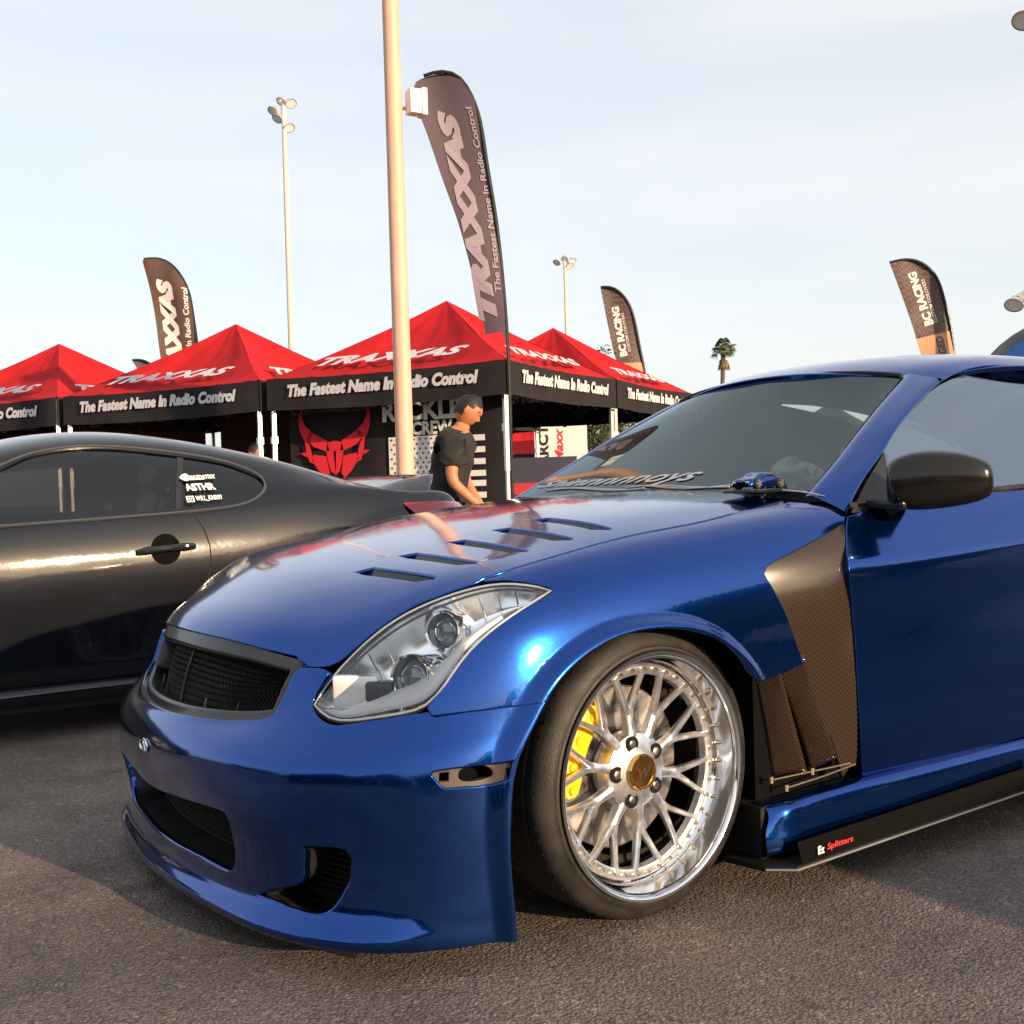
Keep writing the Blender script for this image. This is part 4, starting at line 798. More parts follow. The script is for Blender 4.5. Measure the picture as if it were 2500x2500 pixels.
# ---------------- door mirror
def door_mirror(sgn):
    c = Vector((-.845, .965, .966)); ex = Vector((-.66, .75, .015)).normalized(); ez = Vector((0, 0, 1)); ey = ez.cross(ex).normalized()   # ex outwards, ey backwards-in
    V = []; F = []; nu_, nv_ = 28, 24
    for j in range(nv_+1):
        ph = math.pi*j/nv_; a = -math.cos(ph)            # -1 inner .. 1 outer
        rr = math.sin(ph)**.40
        for i in range(nu_):
            th = 2*math.pi*i/nu_; cy, sz = math.cos(th), math.sin(th)
            hz = (.066-.010*a)*rr*math.copysign(abs(sz)**.62, sz)+(.012*(1-a*a) if sz > 0 else -.004)
            dy = .058*rr*math.copysign(abs(cy)**.8, cy)
            if dy*1 > .02: dy = .02+(dy-.02)*.25         # flat rear face
            p = c+ex*(.128*a)+ey*dy+ez*hz; V.append((p.x, p.y*sgn, p.z))
    for j in range(nv_):
        for i in range(nu_):
            f = (j*nu_+i, j*nu_+(i+1) % nu_, (j+1)*nu_+(i+1) % nu_, (j+1)*nu_+i); F.append(f)
    o = recalc(mesh_obj('door_mirror', V, F, CARBON_DARK, car))
    ft = MB(); ft.box((-.90, min(sgn*.79, sgn*.93), .900), (-.75, max(sgn*.79, sgn*.93), .922), bev=.008); ft.tube([(-.80, sgn*.84, .90), (-.815, sgn*.90, .93)], .022, 10); ft.build('mirror_foot', BLACKSATIN, o)
door_mirror(1)
# ---------------- headlamps
def smooth_path(P, n, it=3):
    P = along(np.array(P), n)
    for _ in range(it): Q = P.copy(); Q[1:-1] = (P[:-2]+2*P[1:-1]+P[2:])/4; P = Q
    return P
LT = smooth_path(LAMP_TOP, 24, 6); LB = smooth_path(LAMP_BOT, 24, 2); LT[0] = LB[0]; LT[-1] = LB[-1]
outn = np.array((.55, .62, .45)); outn /= np.linalg.norm(outn)
rows = []
for t in (0, .33, .67, 1): rows.append(LB*(1-t)+LT*t+outn*(.016*math.sin(math.pi*t))*np.sin(np.pi*np.linspace(0, 1, 24))[:, None]**.6)
# keep the first and last columns from collapsing to a point
for k, t in enumerate((0, .33, .67, 1)):
    rows[k][0] += np.array((0, 0, .002))*t; rows[k][-1] += np.array((0, -.0005, .002))*t
LS = Surf(rows)
HLFLIP = LS.normal([LS.U/2], [LS.V/2])[0]@outn < 0
hlamp = grid_obj('headlight', LS, LENS, car, 60, 22, flip=HLFLIP)
# housing tub below the lens
uu_, vv_ = np.meshgrid(np.linspace(LS.U*.006, LS.U*.994, 56), np.linspace(.0005, LS.V-.0005, 26)); uu_ = uu_.ravel(); vv_ = vv_.ravel()
bowl = np.sin(np.pi*np.clip(vv_/LS.V, 0, 1))**.75*np.sin(np.pi*np.clip(uu_/LS.U, 0, 1))**.45
Xt = LS(uu_, vv_)-(LS.normal(uu_, vv_, HLFLIP)*.4+outn*.6)*(.004+.085*bowl)[:, None]
tub = mesh_obj('lamp_housing', Xt, [(j_*56+i_, j_*56+i_+1, (j_+1)*56+i_+1, (j_+1)*56+i_) for j_ in range(25) for i_ in range(55)], pmat('lamp_chrome', (.93, .95, .97), .17, 1.0), hlamp)
E0 = [tuple(p) for p in np.vstack([LB, LT[::-1][1:-1]])]; nE = len(E0); c0 = np.mean(E0, 0)

# lens border (thick clear edge) and black seal
bd = MB(); bd.tube(E0, .0028, 8, closed=True); bd.build('lens_border', pmat('lens_edge', (.30, .33, .36), .15, .3), hlamp)
bd = MB(); bd.tube([tuple(np.array(p)-outn*.006+(np.array(p)-c0)*.012) for p in E0], .0045, 6, closed=True); bd.build('lamp_seal', BLACKMATT, hlamp)
# satin white bezel along the lower and outer edge
nu_ = 50; us_ = np.linspace(LS.U*.03, LS.U*.80, nu_); Vb = []; Fb = []
for k, fv in enumerate((.06, .10, .27, .31)):
    off = (-.014, -.006, -.030, -.055)[k]
    vv = np.full(nu_, 0)+LS.V*fv*np.interp(us_, [0, LS.U*.12, LS.U*.5, LS.U*.8], [1.7, 1.25, 1.0, .9])
    X = LS(us_, vv)+LS.normal(us_, vv, HLFLIP)*off; Vb += [tuple(p) for p in X]
for k in range(3):
    for i in range(nu_-1): Fb.append((k*nu_+i, k*nu_+i+1, (k+1)*nu_+i+1, (k+1)*nu_+i))
bz = mesh_obj('lamp_bezel', Vb, Fb, LAMPWHITE, hlamp)
def projector(c, axis, r, length, name):
    ay = Vector(axis).normalized(); ax = Vector((0, 0, 1)).cross(ay).normalized(); az = ax.cross(ay)
    M = basis(c, ax, ay, az)
    m = MB(); m.lathe([(r*1.05, -length), (r*1.10, -length*.3), (r*1.12, 0), (r*1.04, .006), (r*.95, .003), (r*.90, -.012), (r*.84, -.03)], 36, M); o = m.build(name, CHROME, hlamp)
    g = MB(); g.lathe([(0, -.002), (r*.3, -.004), (r*.6, -.010), (r*.84, -.022)], 30, M); g.build('projector_lens', pmat('projector_glass', (.16, .19, .22), .03, .55, 1.0, .0), hlamp)
    k_ = MB(); k_.lathe([(r*.50, -.0035), (r*.54, -.001), (r*.58, -.004)], 30, M); k_.build('projector_ring', CHROME, hlamp)
projector((.548, .722, .590), (.86, .48, .10), .046, .10, 'projector_low')
projector((.470, .728, .682), (.86, .48, .12), .040, .10, 'projector_high')
for k_, fu in enumerate((.20, .27, .34, .66, .73, .80, .87)):
    uu = np.full(9, LS.U*fu); vv = np.linspace(LS.V*.42, LS.V*.93, 9); bw = np.sin(np.pi*vv/LS.V)**.75*np.sin(np.pi*fu)**.45
    X = LS(uu, vv)-(LS.normal(uu, vv, HLFLIP)*.4+outn*.6)*(.002+.083*bw)[:, None]
    MB().tube([tuple(p) for p in X], .0022, 6).build('reflector_rib', CHROME, hlamp)
X = LS(np.linspace(LS.U*.04, LS.U*.97, 40), np.full(40, LS.V*.93)); Nx = LS.normal(np.linspace(LS.U*.04, LS.U*.97, 40), np.full(40, LS.V*.93), HLFLIP)
MB().tube([tuple(p) for p in X-Nx*.010], .0032, 6).build('upper_strip', pmat('lamp_smoke', (.10, .11, .12), .2, .4), hlamp)
led = MB()
led.box((-.050, -.014, -.034), (.050, .014, .036), M=Matrix.Translation((.635, .640, .560)) @ Matrix.Rotation(math.radians(-38), 4, 'Z'), bev=.006); led.build('reflector_bowl', pmat('bowl_chrome', (.93, .93, .92), .30, .5), hlamp)
l2 = MB(); l2.box((-.030, -.02, -.022), (.030, .018, .022), M=Matrix.Translation((.598, .676, .562)) @ Matrix.Rotation(math.radians(-38), 4, 'Z'), bev=.008); l2.build('bulb_shroud', BLACKSATIN, hlamp)
l3 = MB(); l3.lathe([(0, -.005), (.008, -.004), (.009, .004), (0, .008)], 12, basis((.560, .735, .545), (1, 0, 0), (.7, .6, .2), (0, 0, 1))); l3.build('turn_bulb', pmat('amber', (.8, .35, .02), .3), hlamp)
for c in list(hlamp.children)+[hlamp]:
    pass
hl2 = mirror_copy(hlamp, car)
for c in list(hlamp.children): mirror_copy(c, hl2)
# ---------------- wheels
ALLOY = vary(pmat('machined_alloy', (.77, .80, .85), .30, .95), 40, .08, .06)
POLISH = pmat('polished_lip', (.86, .86, .86), .07, 1.0)
BRONZE = pmat('bronze_cap', (.80, .44, .13), .12, 1.0)
STEEL = vary(pmat('brake_steel', (.35, .33, .31), .35, 1.0), 30, .2)
YELLOW = pmat('caliper_yellow', (.80, .46, .01), .35, 0, .5)
def wheel(loc, rz, yawed=0, detail=True):
    wroot = bpy.data.objects.new('wheel', None); link(wroot, car); wroot.location = loc
    wroot.rotation_euler = (math.radians(-.7), 0, rz)
    return wroot
def wheel_meshes(parent):
    ty = MB(); prof = [(.264, -.235), (.300, -.245), (.318, -.232), (.3265, -.20), (.328, -.155)]
    for gx in (-.150, -.110, -.070): prof += [(.328, gx), (.321, gx+.002), (.321, gx+.009), (.328, gx+.011)]
    prof += [(.328, -.045), (.3255, -.030), (.320, -.020), (.310, -.012), (.300, -.006), (.292, -.003), (.2905, -.001), (.289, -.003), (.284, -.001), (.279, -.004), (.272, -.012)]
    ty.lathe(prof, 96); ty.build('tyre', RUBBER, parent, sharp=50)
    # tread blocks: lateral sipes as thin dark bars
    sp_ = MB()
    for k in range(64):
        a = 2*math.pi*k/64; R = Matrix.Rotation(a, 4, 'Y')
        for (y0, y1) in ((-.060, -.034), (-.100, -.075), (-.140, -.115), (-.19, -.158)):
            sp_.box((.3225, y0, -.0012), (.3283, y1, .0012), M=R @ Matrix.Rotation(.0, 4, 'X'))
    s_ = sp_.build('tread_sipes', BLACKMATT, parent, smooth=False); s_['kind'] = 'stuff'
    lip = MB(); lip.lathe([(.262, -.008), (.272, -.006), (.2785, .0), (.2800, .003), (.279, .006), (.275, .0065), (.270, .004), (.267, -.002), (.2655, -.012), (.262, -.030), (.2575, -.050), (.254, -.058), (.246, -.062), (.244, -.075), (.243, -.20)], 96); lip.build('rim_lip', POLISH, parent, sharp=60)
    face = MB(); face.lathe([(.2455, -.058), (.240, -.0535), (.226, -.053), (.221, -.056), (.220, -.075)], 96); ring = face.build('rim_ring', ALLOY, parent)
    for k in range(40):
        a = 2*math.pi*(k+.5)/40; M = basis((.2335*math.cos(a), -.054, .2335*math.sin(a)), (math.cos(a), 0, math.sin(a)), (0, 1, 0), (-math.sin(a), 0, math.cos(a)))
        if k == 0:
            b0 = MB().lathe([(0, .009), (.0028, .009), (.0046, .0065), (.0050, 0), (.0062, 0), (.0062, -.001)], 8).build('rim_bolt', pmat('bolt_gold', (.72, .60, .42), .22, 1.0), parent); b0.matrix_local = M
        else:
            c = b0.copy(); link(c, parent); c.matrix_local = M
    # spokes: ten stems from the hub, each forking to two feet on the ring
    def strip(pts, ws, d0, d1):
        """bar of given half widths, crowned towards +Y, between hub depth and rim depth"""
        V = []; F = []; n = len(pts)
        for i, (p, w_, yy, th) in enumerate(zip(pts, ws, d0, d1)):
            t = Vector(pts[min(i+1, n-1)])-Vector(pts[max(i-1, 0)]); t.normalize(); nn = Vector((-t.y, t.x))
            for (s, dy) in ((-1, -th), (-1, -.004), (-.55, 0), (.55, 0), (1, -.004), (1, -th)):
                V.append((p[0]+nn.x*w_*s, yy+dy, p[1]+nn.y*w_*s))
        for i in range(n-1):
            for k in range(5): F.append((i*6+k, i*6+k+1, (i+1)*6+k+1, (i+1)*6+k))
            F.append((i*6+5, i*6, (i+1)*6, (i+1)*6+5))
        F.append((0, 1, 2, 3, 4, 5)); F.append(tuple((n-1)*6+k for k in range(6))[::-1]); return V, F
    pol = lambda r, a: (r*math.cos(a), r*math.sin(a))
    sp0 = None; PH = math.radians(12)
    for k in range(10):
        a = PH+2*math.pi*k/10
        if sp0 is None:
            m = MB()
            m.add(*strip([pol(.070, 0), pol(.092, 0), pol(.118, 0), pol(.142, 0)], [.016, .0115, .0098, .0125], [-.060, -.060, -.064, -.064], [.03, .026, .022, .02]))
            for s in (-1, 1):
                m.add(*strip([pol(.132, s*.01), pol(.150, s*.055), pol(.180, s*.115), pol(.210, s*.160), pol(.232, s*.19)], [.0088, .0074, .0064, .0062, .0082], [-.064, -.063, -.058, -.053, -.0505], [.02, .018, .016, .014, .012]))
            sp0 = m.build('spoke', ALLOY, parent, sharp=40); recalc(sp0); sp0.rotation_euler = (0, -a, 0)
        else:
            c = sp0.copy(); link(c, parent); c.rotation_euler = (0, -a, 0)
    hub = MB()
    # hub disc; flat dark discs paint the shade of five nut wells
    hub.lathe([(.036, -.051), (.048, -.054), (.076, -.0585), (.086, -.063), (.089, -.070), (.089, -.10)], 60); hub.build('hub', ALLOY, parent)
    for k in range(5):
        a = math.radians(2)+2*math.pi*k/5; nb = MB(); M = basis((.0665*math.cos(a), -.0565, .0665*math.sin(a)), (1, 0, 0), (0, 1, 0), (0, 0, 1))
        nb.lathe([(.0190, .0004), (.0178, .0026), (.0168, .0012), (0, .0011)], 20, M); nb.build('nut_well_shade', pmat('well_shade', (.035, .033, .031), .35, .8), parent)
        nt_ = MB(); nt_.lathe([(.0100, .001), (.0100, .0024), (.0075, .0036), (0, .0036)], 6, M); nt_.build('wheel_nut', STEEL, parent)
    cap = MB(); cap.lathe([(.041, -.056), (.0415, -.043), (.0385, -.0395), (.035, -.039), (.034, -.0415), (0, -.0385)], 40); cp = cap.build('centre_cap', BRONZE, parent)
    text_on('cap_script', 'W', (0, -.0365, 0), (-1, 0, 0), (0, 0, 1), pmat('cap_mark', (.80, .62, .40), .2, 1.0), parent, size=.034, shear=.3, bold=.0008, lift=.0012)
    dsc = MB(); dsc.lathe([(.085, -.125), (.184, -.125), (.188, -.128), (.188, -.150), (.085, -.150)], 64); dsc.lathe([(0, -.112), (.075, -.112), (.082, -.118), (.085, -.14)], 40); dsc.build('brake_disc', STEEL, parent)
wl_ = wheel((.014, .864, .328), math.radians(5.8)); wheel_meshes(wl_)
caliper = MB()
def calip(pa):
    # four-pot caliper hugging the front of the disc
    V = []; F = []; na = 14
    for i in range(na+1):
        a = math.radians(122)+math.radians(70)*(i/na); e_ = 1-abs(2*i/na-1)**4*.55
        for (r, y) in ((.108, -.150), (.112, -.112), (.118, -.092), (.150, -.086), (.176, -.092), (.186, -.106), (.188, -.165), (.176, -.178)):
            rc = (.148+(r-.148)*e_)*1.16; V.append((-rc*math.cos(a), y, rc*math.sin(a)))
    for i in range(na):
        for k in range(7): F.append((i*8+k, i*8+k+1, (i+1)*8+k+1, (i+1)*8+k))
    F += [tuple(range(8)), tuple(na*8+k for k in range(8))[::-1]]
    o = recalc(mesh_obj('brake_caliper', V, F, YELLOW, pa, sharp=45))
    for i, a in enumerate((128, 150, 170, 187)):
        ar = math.radians(a); p = (-.171*math.cos(ar), -.087, .171*math.sin(ar)); b = MB(); b.lathe([(0, .004), (.010, .004), (.012, 0)], 12, basis(p, (1, 0, 0), (0, 1, 0), (0, 0, 1))); b.build('caliper_boss', YELLOW, pa)
calip(wl_)
def copy_wheel(loc, rz):
    w2 = wheel(loc, rz)
    for c in list(wl_.children):
        d_ = c.copy(); link(d_, w2); d_.matrix_local = c.matrix_local.copy()
    w2.rotation_euler = (0, 0, rz)
copy_wheel((.014, -.864, .328), math.pi+math.radians(5.8)); copy_wheel((-2.85, .885, .328), 0); copy_wheel((-2.85, -.885, .328), math.pi)
# ================================================================ dark coupe behind
DARKPAINT = flake_paint('charcoal_paint', (.0045, .0058, .0095), .30, .0, 1.0, .045); MATS['charcoal_paint'].node_tree.nodes['Principled BSDF'].inputs['Specular IOR Level'].default_value = .05
DGLASS = glassmat('smoked_glass', (.20, .20, .19))
dark = thing('black_coupe', 'black coupe with rear spoiler and white window stickers, parked beyond the blue car', 'car', tuple(RX_OFF))
win = TRIM['rx_win']
# the front end of the side window lies beyond the frame: close it along the screen pillar
win = [(win[0][0]-.20, win[0][1]-.10), (win[0][0]-.08, win[0][1]-.012)]+win+[(win[-1][0]-.25, win[-1][1]-.002)]
win = [tuple(p) for p in win]
mirv = lambda q: [(u, RX.V-v) for u, v in reversed(q)]
def rx_uv(x, k): return (np.interp(-x, [-a for a in RXX], RX.ku), RX.kv[k])
x0, x1 = 1.30, .82
screen = [rx_uv(1.36, 10), rx_uv(.80, 10)]; vs0 = RX.kv[9]+.06; vs1 = RX.V-vs0
screen = [(rx_uv(1.42, 9)[0], vs0+.0), (rx_uv(.86, 9)[0], vs0+.03), (rx_uv(.84, 9)[0], vs1-.03), (rx_uv(1.42, 9)[0], vs1)]
rear = [(rx_uv(-.28, 9)[0], vs0+.03), (rx_uv(-.86, 9)[0], vs0+.02), (rx_uv(-.86, 9)[0], vs1-.02), (rx_uv(-.28, 9)[0], vs1-.03)]
def arch_poly(x, top=False):
    c = rx_uv(x, 2); r = .345; pts = []
    for a in np.linspace(0, math.pi, 26): pts.append((c[0]+r*math.cos(a), .005+max(0, (r*1.0*math.sin(a))+.115)))
    return pts
def rx_body():
    out = [(.02, .0)]
    for x in (2.12, -.60):
        c = rx_uv(x, 2)[0]; r = .345
        for a in np.linspace(math.pi, 0, 24): out.append((c+r*math.cos(a), .0+.155*0+(r+.12)*math.sin(a)**.9))
    out += [(RX.U-.02, 0), (RX.U-.02, RX.V)]
    for x in (-.60, 2.12):
        c = rx_uv(x, 2)[0]; r = .345
        for a in np.linspace(0, math.pi, 24): out.append((c+r*math.cos(a), RX.V-(r+.12)*math.sin(a)**.9))
    out += [(.02, RX.V)]
    return out
body = panel('body', RX, rx_body(), [win, mirv(win), screen, rear], DARKPAINT, dark, h=.030, r=.003, d=.03, hr=.004, hd=.012)
for nm, q in (('side_window', win), ('side_window', mirv(win)), ('windscreen', screen), ('rear_window', rear)):
    panel(nm, RX, shrink(q, -.004, .02), [], DGLASS, dark, h=.05, offset=-.010, noflange=True)
# bright strip round the side window, pillar, door seam, handle
def on_rx(uv, lift): 
    uv = np.asarray(uv); return RX(uv[:, 0], uv[:, 1])+RX.normal(uv[:, 0], uv[:, 1])*lift
TRIMM = pmat('window_trim', (.10, .10, .10), .18, .6, .5)
w_ = MB(); w_.tube([tuple(p) for p in on_rx(resample(shrink(win, -.012, .03), .03), .001)], .0075, 6, closed=True); w_.build('window_trim', TRIMM, dark)
bp_ = np.asarray(TRIM['rx_bpil']); bp_ = np.vstack([bp_-[.012, 0], (bp_+[.016, 0])[::-1]]); panel('window_pillar', RX, bp_, [], BLACKGLOSS, dark, h=.03, offset=-.006, noflange=True)
sm_ = MB(); sm_.tube([tuple(p) for p in on_rx(TRIM['rx_seam'], -.0005)], .0035, 6); sm_.build('door_seam', BLACKMATT, dark)
hc = np.asarray(TRIM['rx_handle']).mean(0)
rec = [(hc[0]+.066*math.cos(a), hc[1]+.060*math.sin(a)) for a in np.linspace(0, 2*math.pi, 28, endpoint=False)]
panel('handle_cup', RX, rec, [], MATS['deep_black'], dark, h=.02, offset=.0015, noflange=True)
bar = np.array([(hc[0]-.126, hc[1]-.004), (hc[0]-.085, hc[1]+.002), (hc[0], hc[1]+.006), (hc[0]+.085, hc[1]+.004), (hc[0]+.126, hc[1]+.002)])
hb = MB(); X = on_rx(bar, .001); Xm = X+np.array((0, .022, 0))*np.array([.2, .8, 1, .8, .2])[:, None]; hb.tube([tuple(p) for p in Xm], [.013, .017, .015, .017, .014], 10)
dh = hb.build('door_handle', BLACKGLOSS, dark)
kp = MB(); kp.lathe([(0, .004), (.009, .003), (.011, 0)], 12, basis(tuple(Xm[3]+np.array((0, .019, 0))), (1, 0, 0), (0, 1, 0), (0, 0, 1))); kp.build('key_barrel', CHROME, dh)
# far-side copies of handle and seam are out of sight; sill trim and spoiler
sl = MB(); sl.box((-.25, -.84, .12), (1.75, .84, .20)); sl.build('sill', pmat('dark_sill', (.012, .012, .012), .5), dark, smooth=False)
sk8 = Surf([[(1.78, .842, .225), (1.0, .850, .230), (-.22, .852, .235)], [(1.78, .892, .200), (1.0, .900, .205), (-.22, .902, .210)], [(1.78, .890, .160), (1.0, .898, .165), (-.22, .900, .170)], [(1.78, .83, .14), (1.0, .84, .145), (-.22, .84, .15)]])
grid_obj('side_skirt', sk8, DARKPAINT, dark, 20, 16, flip=True)
# wing: plan outline swept up at the ends, on two posts
wy = np.linspace(-.80, .80, 33); rows = []
for t in (0, .35, .75, 1.0):
    r = []
    for y in wy:
        e = abs(y)/.80; xf = -1.02+.06*(e**2); xr = -1.34+.02*(1-e)
        dip = 0 if e < .72 else (e-.72)/.28
        z = 1.012-.010*e*e-.075*dip**1.5; 
        if e > .72: xf = xf+.02*dip; xr = xr+.16*dip
        z += .012*math.sin(math.pi*t)*(1-.3*dip)+.072*t*(1-.75*dip)
        r.append((xf+(xr-xf)*t, y, z))
    rows.append(r)
WG = Surf(rows); wing = grid_obj('rear_spoiler', WG, DARKPAINT, dark, 66, 14, flip=False)
if WG.normal([WG.U/2], [WG.V/2])[0][2] < 0: wing.data.flip_normals()
smd = wing.modifiers.new('thickness', 'SOLIDIFY'); smd.thickness = .026; smd.offset = -1
for y in (-.52, .52):
    pst = MB(); pst.box((-1.30, y-.02, .98), (-1.18, y+.02, 1.075), bev=.008); pst.build('spoiler_post', DARKPAINT, wing)
# tail lamp set in the corner
tl = Surf([[(-1.02, .822, .925), (-1.16, .820, .928), (-1.30, .775, .925), (-1.40, .70, .915)], [(-1.06, .845, .885), (-1.17, .845, .885), (-1.32, .80, .885), (-1.42, .73, .88)], [(-1.16, .852, .835), (-1.22, .85, .83), (-1.35, .80, .825), (-1.44, .74, .825)]])
grid_obj('tail_lamp', tl, pmat('tail_red', (.30, .01, .02), .1, 0, 1), dark, 16, 12, flip=True, offset=.012)
# mirror, wheels, plain interior
mm = MB(); mm.lathe([(0, -.11), (.03, -.10), (.055, -.05), (.062, .02), (.05, .08), (0, .10)], 20, basis((.90, .97, .985), (.7, 0, 0), (0, 1, 0), (0, 0, 1))); mm.tube([(.92, .84, .94), (.90, .92, .965)], .02, 8); mm.build('door_mirror', BLACKGLOSS, dark)
for x in (2.12, -.60):
    for s in (1, -1):
        wr = bpy.data.objects.new('wheel', None); link(wr, dark); wr.location = (x, s*.865, .315); wr.rotation_euler = (0, 0, 0 if s > 0 else math.pi)
        t_ = MB(); t_.lathe([(.225, -.20), (.29, -.205), (.312, -.18), (.315, -.11), (.312, -.03), (.29, -.005), (.232, -.004), (.228, -.01)], 40); t_.build('tyre', RUBBER, wr)
        a_ = MB(); a_.lathe([(.23, -.006), (.222, -.004), (.215, -.02), (.212, -.18)], 40)
        for k in range(5):
            R_k = Matrix.Rotation(2*math.pi*k/5, 4, 'Y'); a_.box((.02, -.035, -.03), (.215, -.012, .03), M=R_k, bev=.006)
        a_.lathe([(0, -.008), (.05, -.010), (.06, -.03)], 20); a_.build('rim', STEEL, wr)
        wb = MB(); wb.lathe([(.365, -.35), (.365, -.01)], 20, None, 0, math.pi); wb.build('wheel_liner', BLACKMATT, wr)
cf = MB(); cf.box((-1.3, -.78, .14), (2.8, .78, .30)); cf.build('floor_pan', BLACKMATT, dark, smooth=False)
cf = MB(); cf.box((.95, -.74, .6), (1.25, .74, .90)); cf.build('dashboard', BLACKMATT, dark, smooth=False)
cf = MB(); cf.box((-1.0, -.74, .28), (-.72, .74, .97)); cf.build('rear_shelf', BLACKMATT, dark, smooth=False)
for sx, sy in ((.30, .36), (.30, -.36)):
    st = MB(); st.box((-.09, -.23, 0), (.05, .23, .60), M=Matrix.Translation((sx, sy, .45)) @ Matrix.Rotation(math.radians(-15), 4, 'Y'), bev=.05); st.box((-.08, -.12, .62), (.02, .12, .78), M=Matrix.Translation((sx, sy, .45)) @ Matrix.Rotation(math.radians(-13), 4, 'Y'), bev=.03); st.box((0, sy-.23, .35), (.50, sy+.23, .50), M=Matrix.Translation((sx, 0, 0)), bev=.04)
    st.build('seat', pmat('tan_seat', (.16, .13, .10), .7), dark)
# stickers on the rear side glass
STK = pmat('sticker_white', (.82, .80, .76), .45)
def rx_find(x, z, u, v):
    for _ in range(12):
        h = 1e-4; p0 = RX([u], [v])[0]; pu = (RX([u+h], [v])[0]-p0)/h; pv = (RX([u], [v+h])[0]-p0)/h
        J = np.array([[pu[0], pv[0]], [pu[2], pv[2]]]); d = np.linalg.solve(J, np.array([x-p0[0], z-p0[2]])); u += d[0]; v += d[1]
    return u, v
cu, cv = rx_find(-.03, 1.03, *np.asarray(TRIM['rx_bpil'])[2])
Pc = RX([cu], [cv])[0]; Nc = RX.normal([cu], [cv])[0]; exs = Vector((-1, 0, 0)); exs = (exs-Vector(Nc)*exs.dot(Vector(Nc))).normalized(); eys = Vector(Nc).cross(exs)
def stick(name, s, a, b, w, size, **k):
    o = Vector(Pc)+exs*a+eys*b+Vector(Nc)*.0; return text_on(name, s, o, exs, eys, STK, dark, size=size, width=w, lift=.006, **k)
stick('window_sticker', 'MAZDATRIX', .018, .060, .120, .030, shear=.15, bold=.0012)
stick('window_sticker', 'ASTHR', .0, .004, .135, .052, shear=-.25, bold=.002)
stick('window_sticker', 'WILL_KMR99', .022, -.062, .120, .036, bold=.001)
def flat(name, polys, a, b):
    m = MB()
    for poly in polys:
        n = len(poly); V = [tuple(Vector(Pc)+exs*(a+p)+eys*(b+q)+Vector(Nc)*.006) for p, q in poly]; m.add(V, [tuple(range(n))])
    return m.build(name, STK, dark, smooth=False)
arc = lambda r, n=16, a0=0, a1=2*math.pi: [(r*math.cos(t), r*math.sin(t)) for t in np.linspace(a0, a1, n, endpoint=False)]
flat('window_sticker', [[(-.034, 0), (-.022, .014), (-.006, .022), (.006, .018), (.012, 0), (.006, -.018), (-.006, -.022), (-.022, -.014)], [(.012, -.017), (.078, -.017), (.078, -.012), (.012, -.012)]], -.052, .062)
sqr = [(-.017, -.017), (.017, -.017), (.017, .017), (-.017, .017)]
ringq = []
for k in range(4):
    p, q = sqr[k], sqr[(k+1) % 4]; ringq.append([p, q, (q[0]*.72, q[1]*.72), (p[0]*.72, p[1]*.72)])
co, ci = arc(.0085), arc(.005)
for k in range(16): ringq.append([co[k], co[(k+1) % 16], ci[(k+1) % 16], ci[k]])
flat('window_sticker', ringq, -.062, -.062)
def copy_tree(root, loc, rz, label, group=None, cat=None, skip=()):
    r = root.copy(); col.objects.link(r); r.location = loc; r.rotation_euler = (0, 0, rz); r['label'] = label
    if group: r['group'] = group
    for ch in list(root.children):
        if ch.name.split('.')[0] in skip: continue
        c = ch.copy(); col.objects.link(c); c.parent = r
        for g2 in list(ch.children):
            d = g2.copy(); col.objects.link(d); d.parent = c
    return r
# ================================================================ canopies
RED = vary(pmat('red_canopy_cloth', (.38, .012, .016), .9, spec=.15), 2.2, .16, .05, bump=.9, bscale=5)
BLK = vary(pmat('black_canopy_cloth', (.020, .018, .020), .9, spec=.2), 4, .2, .05)
LOGO = pmat('logo_white', (.50, .50, .53), .7)
ALU = pmat('bare_aluminium', (.75, .74, .72), .28, 1.0)
E1 = Vector((.5225, -.8526, 0)); E2 = Vector((-.8526, -.5225, 0)); UPV = Vector((0, 0, 1)); C0 = Vector((-5.05, -7.79, 0))
def cloth_tri(name, A, B, P, mat, parent, sag, n=12):
    """roof panel between eave corners A,B and peak P, with folds radiating from the peak"""
    V = []; F = []; nrm = (B-A).cross(P-A).normalized()
    if nrm.z < 0: nrm = -nrm
    for j in range(n+1):
        t = j/n
        for i in range(n+1):
            s = i/n; e = A+(B-A)*s; p = e+(P-e)*t
            w = math.sin(math.pi*s)*math.sin(math.pi*min(t*1.05, 1))
            p = p-nrm*(sag*w)-UPV*(.035*math.sin(math.pi*t)+.028*math.sin(math.pi*s)*(1-t))+nrm*(.012*math.sin(s*23+A.x*3)*(1-t)*t*2+.008*math.sin(s*41+t*9+A.y)*(1-t))
            V.append(p)
    for j in range(n):
        for i in range(n): F.append((j*(n+1)+i, j*(n+1)+i+1, (j+1)*(n+1)+i+1, (j+1)*(n+1)+i))
    o = mesh_obj(name, V, F, mat, parent); return o
